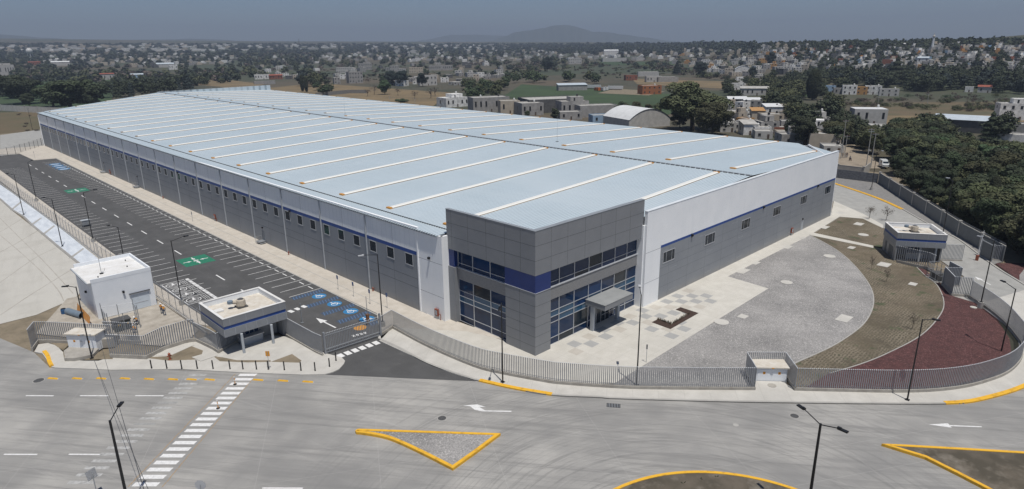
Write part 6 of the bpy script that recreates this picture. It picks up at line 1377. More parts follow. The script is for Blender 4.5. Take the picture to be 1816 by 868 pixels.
def house(p, rz, w_, d_, h, col, label, group=None, roof='flat', floors=1, win=True, tank=0, upper=False, roofm=None, name='house', cat='house', detail=True):
    t = thing(name, label, cat, tuple(p), rz, group=group, world=False); mt = WCOL[col]; b = -1.5
    if roof == 'flat':
        MB().box(-w_/2, 0, b, w_/2, d_, h-.25).build('walls', mt, t)
        if detail:
            mb = MB(); th = .18; mb.box(-w_/2, 0, h-.25, w_/2, th, h+.25).box(-w_/2, d_-th, h-.25, w_/2, d_, h+.25).box(-w_/2, th, h-.25, -w_/2+th, d_-th, h+.25).box(w_/2-th, th, h-.25, w_/2, d_-th, h+.25); mb.build('parapet', mt, t)
        MB().box(-w_/2+.18, .18, h-.25, w_/2-.18, d_-.18, h-.2).build('roof', roofm or M_slabc, t)
    elif roof == 'shed':
        mb = MB(); mb.add([(-w_/2, 0, b), (w_/2, 0, b), (w_/2, d_, b), (-w_/2, d_, b), (-w_/2, 0, h), (w_/2, 0, h), (w_/2, d_, h+1.2), (-w_/2, d_, h+1.2)], [(0, 1, 5, 4), (1, 2, 6, 5), (2, 3, 7, 6), (3, 0, 4, 7)]); mb.build('walls', mt, t)
        MB().add([(-w_/2-.4, -.4, h), (w_/2+.4, -.4, h), (w_/2+.4, d_+.4, h+1.3), (-w_/2-.4, d_+.4, h+1.3), (-w_/2-.4, -.4, h+.15), (w_/2+.4, -.4, h+.15), (w_/2+.4, d_+.4, h+1.45), (-w_/2-.4, d_+.4, h+1.45)], [(3, 2, 1, 0), (4, 5, 6, 7), (0, 1, 5, 4), (1, 2, 6, 5), (2, 3, 7, 6), (3, 0, 4, 7)]).build('roof', roofm or M_metal, t)
    elif roof == 'gable':
        MB().add([(-w_/2, 0, b), (w_/2, 0, b), (w_/2, d_, b), (-w_/2, d_, b), (-w_/2, 0, h), (w_/2, 0, h), (w_/2, d_, h), (-w_/2, d_, h), (-w_/2, d_/2, h+d_*.16), (w_/2, d_/2, h+d_*.16)], [(0, 1, 5, 4), (2, 3, 7, 6), (1, 2, 6, 9, 5), (3, 0, 4, 8, 7)]).build('walls', mt, t)
        mb = MB(); r_ = h+d_*.16+.1; mb.add([(-w_/2-.4, -.4, h-.02), (w_/2+.4, -.4, h-.02), (w_/2+.4, d_/2, r_), (-w_/2-.4, d_/2, r_), (w_/2+.4, d_+.4, h-.02), (-w_/2-.4, d_+.4, h-.02)], [(0, 1, 2, 3), (3, 2, 4, 5)]); mb.build('roof', roofm or M_metal, t)
    elif roof == 'arch':
        n = 12; mb = MB(); w2 = MB(); top = w_*.2
        for i in range(n):
            u0, u1 = i/n*2-1, (i+1)/n*2-1; z0, z1 = h+top*(1-u0*u0), h+top*(1-u1*u1); mb.add([(u0*w_/2, -.3, z0), (u1*w_/2, -.3, z1), (u1*w_/2, d_+.3, z1), (u0*w_/2, d_+.3, z0)], [(0, 1, 2, 3)])
            for y in (0, d_): w2.add([(u0*w_/2, y, b), (u1*w_/2, y, b), (u1*w_/2, y, z1-.05), (u0*w_/2, y, z0-.05)], [(0, 1, 2, 3)])
        for sx in (-1, 1): w2.add([(sx*w_/2, 0, b), (sx*w_/2, d_, b), (sx*w_/2, d_, h), (sx*w_/2, 0, h)], [(0, 1, 2, 3)])
        mb.build('roof', roofm or M_wr, t); w2.build('walls', mt, t)
    if win:
        nf = max(1, floors); nw = max(1, int(w_/3.6))
        for f in range(nf):
            for i in range(nw):
                x = -w_/2+(i+.5)*w_/nw; z = f*h/nf+h/nf*.38; hh_ = h/nf*.38
                if f == 0 and i == nw//2: MB().box(x-.5, -.04, 0, x+.5, .02, 2.1).build('door', M_door, t); continue
                wv = MB().box(x-.6, -.04, z, x+.6, .02, z+hh_).build('window', M_hw, t)
                if detail: MB().box(x-.72, -.1, z-.12, x+.72, .02, z-.003).build('sill', M_cap, wv)
            MB().box(w_/2-.02, d_*.4, f*h/nf+h/nf*.38, w_/2+.04, d_*.4+1.2, f*h/nf+h/nf*.76).build('window', M_hw, t)
            MB().box(-w_/2-.04, d_*.55, f*h/nf+h/nf*.38, -w_/2+.02, d_*.55+1.2, f*h/nf+h/nf*.76).build('window', M_hw, t)
    if upper and roof == 'flat': MB().box(-w_*.1, d_*.35, h, w_*.38, d_-.3, h+2.6).build('stair_room', mt, t); MB().box(w_*.02, d_*.35-.03, h+.1, w_*.02+.9, d_*.35+.02, h+2).build('roof_door', M_hw, t)
    zt = h+(2.6 if upper else 0)
    for i in range(tank):
        x = (w_*.2 if upper else w_*(.3-.5*i)); y = d_*.6; mtt = M_tankw if (i+int(w_*10)) % 2 else M_tank
        MB().lathe((x, y, zt+.2), [(.55, 0), (.6, .1), (.6, 1.0), (.35, 1.3), (.15, 1.4)], 10).build('water_tank', mtt, t)
    return t
def hpx(x, y, wpx, hp, depth, col, label, rz=0., **k):
    p = Gt(x, y); s = np.linalg.norm(p-CAMP)/F; w_ = wpx*s; h = hp*s*1.02; az = math.atan2(p[1], p[0]); HOUSES.append((x, y, wpx/2, hp))
    return house(p, az-PI/2+rz, w_, depth, h, col, label, **k)
# traced nearby houses
hpx(812, 190, 46, 15, 14, 'white', 'white two-part house with a rooftop room and tank just beyond the roof edge', .55, upper=True, tank=1, roofm=M_wr)
hpx(872, 199, 66, 24, 14, 'grey', 'long unplastered grey house right of the white house with rooftop room', .3, upper=False, tank=2, floors=1)
hpx(905, 202, 34, 21, 10, 'beige', 'blunt grey-beige house with a big dark shutter opening', .2, tank=1, win=True)
hpx(945, 205, 40, 20, 16, 'grey', 'grey house with blue roof tank frame beyond the roof edge', .35, tank=1)
hpx(985, 200, 95, 22, 26, 'dark grey', 'large dark mesh-covered shed behind the grey walls', .35, roof='flat', win=False)
hpx(1020, 206, 50, 24, 12, 'grey', 'tall raw block house stepping up beside the dark mesh shed', .35, upper=True, tank=1)
hpx(1062, 208, 68, 19, 12, 'grey', 'low raw block walls stepping down from the tall block house', .35, win=False)
hpx(1072, 219, 42, 13, 9, 'pale blue', 'small white and blue house with flat roof at the roof edge', .3, tank=1)
hpx(1013, 213, 40, 13, 9, 'grey', 'low grey store with clutter on its roof beside the roof edge', .3, tank=0)
hpx(1152, 226, 84, 14, 26, 'light grey', 'hall with a big white arched roof beyond the right roof slope', .62, roof='arch', win=False, name='arched_hall', cat='hall')
hpx(1292, 232, 40, 12, 9, 'light grey', 'low pale house left of the white house with brown window', .3, tank=1)
hpx(1330, 240, 22, 17, 9, 'white', 'white narrow house with one brown window at the roof edge', .3, tank=0, roof='shed', roofm=M_slabc)
hpx(1352, 242, 26, 14, 8, 'white', 'white low house with dark tanks beside the narrow white house', .2, tank=2)
hpx(1282, 205, 30, 19, 9, 'light grey', 'unfinished three-storey house with flat slab roof behind the big tree', .25, floors=3, upper=False, roofm=M_wtop)
hpx(1308, 212, 30, 12, 12, 'grey', 'wide grey house right of the unfinished three-storey house', .25, floors=2, tank=1)
hpx(1344, 213, 20, 14, 8, 'beige', 'house with orange tiled roof in the near village', .2, roof='shed', roofm=WCOL['ochre'])
hpx(1370, 222, 34, 16, 10, 'beige', 'beige two-storey house with brick parapet in the near village', .3, floors=2, tank=1)
hpx(1372, 206, 26, 14, 9, 'white', 'grey-white house with a white canopy roof in the near village', .3, roof='shed', roofm=M_wr, tank=1)
hpx(1382, 238, 26, 10, 8, 'brick red', 'low red-brown house in the near village', .3)
hpx(1395, 246, 30, 10, 8, 'beige', 'low yard house with clutter in front of the dark trees', .2, tank=1)
hpx(1462, 262, 46, 20, 10, 'beige', 'plain beige block house above the far corner of the roof', .1, win=False)
hpx(1478, 272, 30, 10, 9, 'light grey', 'low concrete sheds at the corner of the dirt road', .2, tank=1)
hpx(1310, 152, 22, 9, 9, 'white', 'grey and white two-storey house on the rise right of centre', .2, floors=2, upper=True)
hpx(1306, 160, 20, 10, 9, 'white', 'white house with two arched dark windows', .1, floors=1)
hpx(1338, 170, 44, 11, 10, 'light grey', 'grey house with dusty lean-to roof beside the arched window house', .1, roof='shed', roofm=M_slabc)
hpx(1308, 183, 30, 6, 10, 'dark grey', 'open stall under a white sheet roof', .1, roof='shed', roofm=M_wr, win=False)
hpx(1335, 184, 28, 5, 10, 'dark grey', 'second open stall under a white sheet roof', .1, roof='shed', roofm=M_wr, win=False)
hpx(1156, 168, 34, 14, 12, 'orange', 'orange block building with rooftop tank by the green crop field', .4, tank=1, floors=2)
hpx(1016, 161, 50, 9, 12, 'grey', 'long block store with pale blue sheet roof in the green crop field', .2, roof='shed', win=False)
hpx(1150, 136, 34, 7, 16, 'light grey', 'long low grey building in the dry field', .1, win=False)
hpx(1160, 146, 26, 9, 12, 'light grey', 'grey flat-roofed store in the dry field', .2, win=True)
hpx(1120, 143, 20, 8, 9, 'brick red', 'small red and grey house in the dry field', .3)
hpx(1185, 146, 34, 8, 14, 'grey', 'unfinished grey walls in the dry field', .3, win=False)
hpx(1090, 110, 40, 6, 16, 'light grey', 'long pale walled building near the centre right', .1, win=False)
hpx(1084, 98, 24, 7, 18, 'white', 'bright white hall near the centre right', .1, roof='gable', win=False, roofm=M_wr)
hpx(1020, 114, 22, 9, 10, 'light grey', 'grey two-storey house by the trees at centre right', .1, floors=2, tank=1)
hpx(760, 152, 30, 16, 10, 'light grey', 'square grey block house behind the dry field', .2, floors=2)
hpx(632, 148, 24, 18, 10, 'grey', 'blank-sided three-storey grey house behind the dry field', .35, floors=3, tank=1)
hpx(738, 130, 24, 9, 9, 'beige', 'beige block house in the village behind the dry field', .1, floors=2)
hpx(782, 125, 40, 8, 10, 'grey', 'long grey house in the village behind the dry field', .1)
hpx(700, 128, 16, 10, 9, 'grey', 'tall grey house left of the dark round trees', .1, floors=2, tank=1)
hpx(466, 141, 24, 7, 9, 'white', 'white upper-storey house with three dark windows left of centre', .1, tank=1)
hpx(490, 141, 20, 6, 9, 'brick red', 'house with red tile roof next to the white upper-storey house', .1, roof='gable', roofm=M_redr)
hpx(470, 150, 32, 5, 8, 'grey', 'grey garden wall house below the white house left of centre', .1, win=False)
hpx(612, 130, 28, 9, 10, 'light grey', 'pale grey two-storey house left in the middle village', .1, floors=2, tank=1)
hpx(648, 124, 22, 10, 9, 'grey', 'grey house with narrow tower in the middle village', .1, floors=2, upper=True)
hpx(108, 117, 22, 5, 14, 'light grey', 'shed with a bright white tilted roof at the left', .0, roof='gable', roofm=M_wr, win=False)
hpx(294, 120, 24, 5, 16, 'light grey', 'large pale blue shed roof left of centre', .1, roof='gable', roofm=M_metal, win=False)
hpx(308, 124, 12, 7, 8, 'white', 'cream house below the pale blue shed', .1)
hpx(8, 135, 26, 14, 10, 'light grey', 'stepped pale house at the far left edge', .2, upper=True)
hpx(192, 142, 18, 8, 9, 'light grey', 'small house with orange roof edge among the left trees', .1, roof='shed', roofm=M_redr)
hpx(244, 140, 18, 6, 9, 'pale blue', 'small pale blue shed among the left conifers', .2, roof='gable')
hpx(62, 116, 14, 4, 9, 'brick red', 'orange-roofed house far left', .1, roof='gable', roofm=M_redr)
hpx(1470, 165, 18, 10, 8, 'pale blue', 'pale blue two-storey house, leftmost of the row before the dark conifers', .1, floors=2, upper=False, tank=1)
hpx(1492, 167, 22, 8, 8, 'grey', 'grey roofed house second in the row before the dark conifers', .1)
hpx(1506, 168, 20, 13, 8, 'white', 'white two-storey house in the row before the dark conifers', .1, floors=2, tank=1)
hpx(1527, 168, 16, 11, 8, 'ochre', 'ochre and white house in the row before the dark conifers', .1, floors=2)
hpx(1548, 168, 22, 12, 8, 'white', 'white house with two rooftop tanks in the row before the conifers', .1, floors=2, tank=2)
hpx(1576, 171, 26, 10, 8, 'light grey', 'long grey house, rightmost of the row before the dark conifers', .1, floors=2, tank=1)
hpx(1542, 222, 46, 24, 12, 'light grey', 'big open-sided house with bright white roof and dark gallery', .25, floors=1, upper=False, tank=1, roofm=M_wr, detail=False)
hpx(1566, 243, 34, 15, 10, 'white', 'white house with dark openings below the big open-sided house', .2, floors=2)
hpx(1716, 236, 96, 17, 13, 'dark grey', 'long shed with light blue sheet roof among the dark trees', -.12, roof='shed', win=False)
hpx(1800, 214, 40, 22, 9, 'white', 'white modern house with lower side block at the right edge', .3, floors=2, upper=True)
hpx(1800, 239, 40, 14, 9, 'grey', 'raw grey block house at the right edge beside the blue-roofed shed', .1, win=False)
hpx(1800, 252, 66, 9, 8, 'white', 'low white wall building at the right edge in front of the trees', .0, win=False)
hpx(1745, 165, 16, 8, 8, 'light grey', 'house with a red roof on the scrubby slope at the right', .0, roof='gable', roofm=M_redr)
hpx(1718, 164, 10, 7, 7, 'white', 'tiny white hut on the scrubby slope at the right', .0)
hpx(1573, 115, 14, 7, 9, 'brick red', 'dark red block on the town hillside', .0, win=False)
hpx(1636, 112, 14, 7, 9, 'white', 'pale blue-white hall on the town hillside', .0, roof='gable')
hpx(1303, 116, 10, 6, 9, 'light grey', 'square light building on the town edge right of centre', .0)
hpx(1318, 130, 26, 6, 10, 'white', 'pair of white barrel-roofed sheds right of centre', .1, roof='arch', win=False, roofm=M_wr)
hpx(1136, 108, 14, 4, 9, 'light grey', 'small hall with white arched roof near centre right', .1, roof='arch', win=False, roofm=M_wr)
hpx(704, 95, 12, 4, 12, 'light grey', 'white-roofed hall in the far town centre left', .0, roof='arch', win=False, roofm=M_wr)
hpx(734, 95, 14, 3.4, 12, 'light grey', 'second white-roofed hall in the far town centre left', .0, roof='arch', win=False, roofm=M_wr)
# random town fabric
HC = []
def town(poly, n, cols, hr, wr, label, gap=3.):
    xs = [p[0] for p in poly]; ys = [p[1] for p in poly]; k = tr = 0
    while k < n and tr < n*15:
        tr += 1; x = RN.uniform(min(xs), max(xs)); y = RN.uniform(min(ys), max(ys))
        if not in_poly(x, y, poly): continue
        if any(abs(x-a) < w_*.8+gap and abs(y-b) < gap*.55 for a, b, w_, _ in HOUSES): continue
        p = Gt(x, y); d = np.linalg.norm(p-CAMP); h = RN.uniform(*hr); w_ = RN.uniform(*wr)
        if y-h*F/d > roofy(x)+2 or in_poly(p[0], p[1], FOOT): continue
        HOUSES.append((x, y, w_*F/d/2, h*F/d)); HC.append((d, p, w_, RN.uniform(7, 12), h, RN.choice(cols), label)); k += 1
G_ = ['grey', 'grey', 'light grey', 'light grey', 'white', 'beige', 'dark grey']
town([(590, 150), (600, 118), (900, 112), (900, 140), (770, 158)], 46, G_, (3.2, 8), (7, 13), 'in the village behind the dry field')
town([(1255, 232), (1262, 195), (1330, 188), (1390, 205), (1470, 235), (1460, 268)], 26, G_+['beige', 'ochre', 'brick red'], (3, 6.5), (6, 10), 'in the near village at the roof edge', 5)
town([(60, 112), (90, 97), (420, 97), (430, 112), (280, 122)], 110, G_+['white', 'beige', 'beige'], (3.5, 7.5), (8, 16), 'in the town strip at the left')
town([(560, 110), (600, 88), (1000, 86), (990, 104), (850, 112)], 150, G_+['white', 'white', 'beige'], (3.5, 8), (8, 16), 'in the far pale town at the centre', 2.5)
town([(1120, 100), (1180, 90), (1380, 84), (1440, 130), (1340, 140), (1280, 132)], 120, G_+['white', 'beige', 'ochre'], (3.5, 8), (8, 14), 'in the town right of centre')
town([(1340, 116), (1340, 82), (1500, 80), (1700, 80), (1816, 78), (1816, 128), (1600, 122), (1480, 124)], 430, G_*3+['white', 'white', 'white', 'light grey', 'light grey', 'beige', 'beige', 'ochre', 'brick red', 'pale blue'], (2.6, 5.2), (4, 8), 'on the crowded hillside town at the right', 2.6)
town([(900, 108), (900, 92), (1140, 92), (1130, 108)], 50, G_+['white'], (3.5, 7), (8, 15), 'among the trees at the centre right')
town([(440, 140), (440, 100), (600, 95), (600, 120), (520, 142)], 26, G_+['white'], (3.5, 6), (8, 13), 'among the dark trees left of centre')
town([(0, 92), (0, 82), (440, 78), (440, 92)], 110, ['white', 'white', 'light grey', 'beige'], (4, 9), (14, 40), 'on the far plain at the left', 2.5)
town([(440, 88), (440, 80), (900, 80), (900, 86)], 50, ['white', 'light grey'], (4, 8), (12, 30), 'on the far plain at the centre', 2.5)
HC.sort(key=lambda c: c[0]/c[2])
lab_no = {}
FL = {1: 'one-storey', 2: 'two-storey', 3: 'three-storey'}
stuff = {}
for i, (d, p, w_, dp, h, col, lab) in enumerate(HC):
    rz = math.atan2(p[1], p[0])-PI/2+RN.choice([0, .15, -.2, .5, -.6, .35])
    if i < 222:
        fl_ = 1 if h < 4.2 else 2; tk_ = RN.choice([0, 1, 1]); up_ = RN.random() < .3
        feat = ' with rooftop room' if up_ else (' with roof tank' if tk_ else '')
        house(p, rz, w_, dp, h, col, f'{FL[fl_]} {col} house{feat} {lab}', group='houses '+lab, floors=fl_, tank=tk_, upper=up_, detail=d < 700)
    else:
        mb = stuff.setdefault(col, MB()); mb.obox((p[0], p[1]), w_/2, dp/2, p[2]-2, p[2]+h, rz)
        if RN.random() < .5: mb.obox((p[0], p[1]), w_/4, dp/4, p[2]+h, p[2]+h+2.4, rz)
fb = MB(); fm = []
for ci, (col, mb) in enumerate(stuff.items()): fb.mi = ci; fb.add(mb.v, mb.f); fm.append(WCOL[col])
tag(fb.build('far_town', fm), 'countless tiny far-off houses scattered to the horizon', 'far houses', kind='stuff')
# water tower and church spire on the skyline
p = Gt(1652, 92); s_ = np.linalg.norm(p-CAMP)/F; t = thing('bell_tower', 'slender white tower with a finial on the skyline at the right', 'tower', tuple(p), world=False); hT = 25*s_
MB().lathe((0, 0, -3), [(2.6*s_, 0), (1.9*s_, hT*.3), (1.2*s_, hT*.8+3)], 12).build('shaft', mat('tower_white', (.6, .62, .64), .7), t); MB().lathe((0, 0, hT*.8), [(1.8*s_, 0), (1.9*s_, hT*.05), (1.0*s_, hT*.1), (.3*s_, hT*.2)], 12).build('spire', M_slabc, t)
for (x, y, r, l) in ((54, 101, 4.2, 'round white water tank on legs at the far left'), (1603, 84, 2.2, 'small white dome tank on the skyline at the right'), (828, 84, 1.3, 'white water tower on the horizon, left of two'), (840, 84, 1.6, 'white water tower on the horizon, right of two')):
    p = Gt(x, y); s_ = np.linalg.norm(p-CAMP)/F; R_ = r*s_; t = thing('water_tower', l, 'water tower', tuple(p), world=False); MB().lathe((0, 0, R_*.8), [(R_*.3, 0), (R_*.85, R_*.4), (R_, R_), (R_*.85, R_*1.5), (R_*.4, R_*1.9)], 16).build('tank', M_tankw, t, smooth=True); mb = MB(); [mb.tube((R_*.8*math.cos(a), R_*.8*math.sin(a), -2), (R_*.6*math.cos(a), R_*.6*math.sin(a), R_*1.2), R_*.08, n=5) for a in (0, PI/2, PI, 3*PI/2)]; mb.build('legs', M_tankw, t)
p = Gt(532, 92); s_ = np.linalg.norm(p-CAMP)/F; t = thing('radio_mast', 'thin lattice mast above the far trees left of centre', 'mast', tuple(p), world=False); MB().tube((0, 0, -2), (0, 0, 20*s_), .7*s_, .3*s_, 4).build('mast', M_iron, t); MB().box(-1.6*s_, -.1, 12*s_, 1.6*s_, .1, 12.6*s_).build('crossarm', M_iron, t)
# utility poles
def upole(x, y, ty, label, lean=0., arms=1):
    p = G(x, y, -.2); h = Zat(x, y, ty, -.2); t = thing('utility_pole', label, 'utility pole', tuple(p), YAW+PI/2, world=False)
    MB().tube((0, 0, 0), (lean, 0, h), .17, .11, 8).build('pole', M_cap, t)
    for k in range(arms): MB().box(lean-1.1, -.06, h-.5-.7*k, lean+1.1, .06, h-.35-.7*k).build('crossarm', M_galv, t)
    mb = MB(); [mb.lathe((lean+q, 0, h-.35), [(.07, 0), (.09, .12), (.05, .2)], 6) for q in (-1, -.4, .4, 1)]; mb.build('insulators', M_redp, t)
upole(1491, 282, 213, 'concrete utility pole at the dirt road, nearest the warehouse corner'); upole(1497, 281, 240, 'shorter concrete pole beside the tall one at the dirt road', arms=1)
upole(1536, 296, 228, 'concrete utility pole with transformers beside the white van', arms=2); upole(1544, 298, 236, 'second concrete pole just right of the van-side pole')
upole(1686, 222, 206, 'small dark pole in the dry field at the right'); upole(1556, 190, 172, 'thin pole in the scrub left of the white-roofed house'); upole(1644, 187, 166, 'thin leaning pole in the scrub at the right'); upole(1346, 168, 141, 'pole among the houses right of centre'); upole(1398, 172, 156, 'pole by the dry patch right of centre')
upole(736, 184, 174, 'short pole in the dry field, right one'); upole(691, 178, 170, 'short pole in the dry field, left one'); upole(1034, 201, 186, 'thin wooden pole among the raw block walls'); upole(845, 196, 178, 'thin wooden pole in front of the grey house', arms=0)
# ------------------------------------------------------------------ tree population
D_, O_, Gn, B_ = 'dark', 'olive', 'green', 'blue'
def big(x, y, hp, kind, col, label, wf=1., lod=0):
    p = Gt(x, y); s_ = np.linalg.norm(p-CAMP)/F; tree(p, hp*s_*1.03, kind, col, label, None, lod, wf); HOUSES.append((x, y, hp*.25*wf, hp))
big(1228, 232, 86, 'broad', O_, 'huge spreading olive-green tree standing behind the right roof slope', 1.25); big(1262, 240, 62, 'broad', O_, 'broad olive tree leaning right of the huge spreading tree', 1.05); big(1205, 228, 30, 'round', D_, 'dark low tree left under the huge spreading tree', 1.2)
big(1425, 258, 50, 'round', D_, 'dark tree above the roof corner between the beige houses', 1.1); big(1404, 246, 40, 'round', D_, 'dark tree just left of the beige block house', 1.)
big(129, 196, 50, 'broad', Gn, 'very wide bushy green tree behind the far-left boundary wall', 1.9); big(95, 190, 36, 'broad', Gn, 'bushy green tree left of the very wide one', 1.2); big(168, 196, 38, 'broad', D_, 'bushy dark tree right of the very wide one', 1.1)
big(42, 185, 46, 'broad', D_, 'dark spreading tree with visible trunk at the far left', 1.3); big(5, 172, 36, 'conifer', D_, 'dark conifer at the left edge', 1.1); big(52, 190, 20, 'round', Gn, 'low round green tree in the far-left crop field', 1.1)
big(970, 128, 27, 'round', B_, 'tall dark blue-green tree standing alone at the centre right', .95); big(695, 152, 26, 'round', B_, 'dark blue round tree, left of the pair behind the dry field', 1.1); big(711, 153, 28, 'round', B_, 'dark blue round tree, middle of the dark group behind the dry field', 1.2); big(750, 154, 25, 'round', B_, 'dark blue round tree standing apart at the right of the dark group', 1.)
big(683, 168, 25, 'round', Gn, 'green tree standing alone in the dry field', 1.1); big(713, 182, 8, 'bush', Gn, 'low green bush at the roof edge in the dry field', 1.6)
big(1365, 118, 24, 'round', B_, 'dark bluish tree above the town right of centre', .9); big(1200, 133, 22, 'conifer', B_, 'dark conifer standing in the dry field right of centre', 1.3); big(1241, 137, 26, 'round', B_, 'tall dark tree right of the dark conifer in the dry field', 1.)
big(1440, 178, 46, 'column', D_, 'tall dark upright tree right of centre', 2.3); big(1753, 250, 40, 'conifer', D_, 'dark conifer rising in front of the blue-roofed shed', 1.2)
big(1586, 150, 40, 'conifer', D_, 'tallest dark conifer in the right conifer belt', 1.3)
for x, y, h_, l_ in ((1110, 200, 22, 'second of the row left of the arched hall'), (1128, 200, 24, 'third of the row left of the arched hall'), (1150, 200, 20, 'just behind the arched hall'), (1098, 205, 30, 'first and tallest of the row left of the arched hall'), (1112, 218, 18, 'standing low in front of the arched hall'), (984, 212, 24, 'in front of the raw block walls'), (1135, 238, 14, 'small, at the roof edge below the arched hall'), (935, 206, 14, 'small, by the grey house with the tank frame'), (1165, 206, 26, 'right behind the arched hall next to the huge tree')): big(x, y+4, h_, 'round', O_ if x > 1100 else D_, 'green tree '+l_, .9, 1)
for x, l_ in zip((652, 664, 706, 735, 764, 772), ('first', 'second', 'third', 'fourth', 'fifth', 'last')): big(x, RN.uniform(168, 176), RN.uniform(14, 20), 'bare', 'bare', f'leafless brownish tree in the dry field, {l_} of six from the left', 1., 1)
for x, y in ((1018, 150), (537, 170), (544, 168), (740, 120)): pass
big(537, 163, 26, 'column', D_, 'slim dark cypress at the left of a pair behind the roof', 1.3, 1); big(544, 164, 24, 'column', D_, 'slim dark cypress at the right of a pair behind the roof', 1.3, 1)
K1 = [('round', O_), ('broad', O_), ('round', D_), ('broad', D_), ('broad', O_)]
zone([(1572, 312), (1590, 262), (1680, 250), (1816, 256), (1870, 300), (1870, 500), (1800, 450), (1700, 392), (1640, 354)], 270, K1+[('round', Gn), ('column', D_)], (6.5, 13), 'in the dense wood beyond the boundary wall')
zone([(1560, 268), (1580, 248), (1816, 246), (1816, 262)], 60, K1, (9, 12), 'along the far edge of the right wood')
zone([(1508, 262), (1500, 236), (1555, 238), (1560, 285)], 16, K1, (7, 11), 'beside the dirt road beyond the warehouse corner')
zone([(1395, 250), (1395, 205), (1500, 200), (1500, 250), (1480, 262)], 26, K1+[('round', D_)], (8, 13), 'in the dark grove above the right roof corner')
zone([(825, 165), (820, 145), (905, 135), (1060, 142), (1060, 150), (905, 148), (890, 168)], 38, [('round', Gn), ('broad', Gn), ('round', O_)], (9, 13), 'in the green row around the crop field')
zone([(830, 186), (825, 165), (890, 160), (890, 182)], 8, [('round', Gn), ('round', O_)], (9, 13), 'behind the white house at the roof edge')
zone([(0, 192), (0, 150), (80, 145), (80, 185)], 26, [('round', D_), ('broad', D_)], (9, 14), 'at the far left beyond the boundary wall')
zone([(180, 180), (190, 148), (310, 142), (340, 160), (290, 172)], 52, [('conifer', D_), ('conifer', B_), ('round', D_), ('broad', D_)], (11, 17), 'in the conifer group behind the far roof end')
zone([(0, 150), (0, 118), (330, 118), (430, 122), (600, 110), (560, 158), (470, 140), (330, 155), (200, 148)], 300, [('round', D_), ('broad', D_), ('round', B_), ('broad', O_), ('round', O_), ('bare', 'bare')], (9, 15), 'in the dark tree belt at the left')
zone([(600, 150), (600, 112), (900, 108), (905, 138), (780, 150)], 80, [('round', D_), ('broad', D_), ('bare', 'bare'), ('round', Gn)], (6, 11), 'between the houses of the village behind the dry field')
zone([(520, 172), (560, 145), (600, 160), (590, 172)], 10, [('round', D_), ('bare', 'bare'), ('round', Gn)], (7, 11), 'at the left end of the dry field')
zone([(430, 118), (430, 92), (900, 92), (1000, 96), (1000, 116), (820, 118), (600, 116)], 620, [('round', D_), ('broad', D_), ('round', B_), ('round', O_), ('bare', 'bare')], (8, 14), 'in the dark belt before the far town')
zone([(900, 132), (900, 96), (1340, 96), (1340, 150), (1250, 140), (1100, 118)], 330, [('round', D_), ('round', B_), ('broad', D_), ('bare', 'bare'), ('bush', 'mauve'), ('bush', O_)], (4, 12), 'around the fields right of centre')
zone([(1300, 200), (1280, 160), (1340, 130), (1500, 128), (1500, 190), (1420, 200)], 120, [('round', D_), ('broad', O_), ('round', O_), ('broad', D_)], (7, 12), 'between the near village and the conifers')
zone([(1380, 148), (1380, 118), (1816, 120), (1816, 172), (1700, 162), (1600, 164)], 230, [('conifer', D_), ('conifer', D_), ('round', D_), ('broad', D_), ('round', B_)], (9, 16), 'in the dark conifer belt below the hillside town')
zone([(1480, 186), (1480, 172), (1600, 168), (1816, 172), (1816, 200), (1560, 196)], 90, [('bush', 'mauve'), ('bush', O_), ('bush', Gn), ('bare', 'bare')], (2, 4), 'in the scrub strip above the right field')
zone([(1340, 120), (1340, 80), (1816, 76), (1816, 128)], 1500, [('round', D_), ('round', B_), ('conifer', D_), ('broad', D_)], (5, 12), 'between the hillside houses')
zone([(0, 122), (0, 94), (430, 94), (430, 120)], 620, [('round', B_), ('broad', D_), ('round', D_)], (7, 12), 'around the left town strip')
zone([(0, 96), (0, 79), (1340, 78), (1340, 98)], 3600, [('round', B_), ('round', D_), ('broad', B_)], (7, 14), 'to the horizon')
zone([(560, 150), (560, 100), (1340, 100), (1340, 145), (1100, 140), (900, 125), (780, 140)], 260, [('bush', 'mauve'), ('bush', O_), ('bush', D_), ('round', D_)], (2.5, 6), 'in the scrub between the far fields')
zone([(70, 240), (0, 240), (0, 205), (60, 203)], 6, [('bush', 'mauve')], (1, 1.6), 'in the weedy field at the far left')
for _off in (7, 13.5, 20):
    for _p, _a in resample([(214, 56.3), (196., 45.0), (176.58, 32.86), (168.17, 27.64), (150, 14)], 7.2):
        _q = np.array([_p[0]-math.sin(_a)*-_off*-1, _p[1]+math.cos(_a)*-_off*-1, -.3]) if False else np.array([_p[0]+math.sin(_a)*-_off, _p[1]-math.cos(_a)*-_off, -.3])
        _q[:2] += [RN.uniform(-1.5, 1.5), RN.uniform(-1.5, 1.5)]; CAND.append((math.hypot(_q[0], _q[1]), _q, RN.uniform(6.5, 9.5), *RN.choice(K1), 'right behind the grey boundary wall', 'trees: right behind the grey boundary wall'))
CAND.sort(key=lambda c: c[0]/c[2])
ZB = {}
for c in CAND:
    q = proj(c[1]); z_ = ZB.setdefault(c[5], [1e9, -1e9, 1e9, -1e9]); z_[0] = min(z_[0], q[0]); z_[1] = max(z_[1], q[0]); z_[2] = min(z_[2], q[1]); z_[3] = max(z_[3], q[1])
far = {}
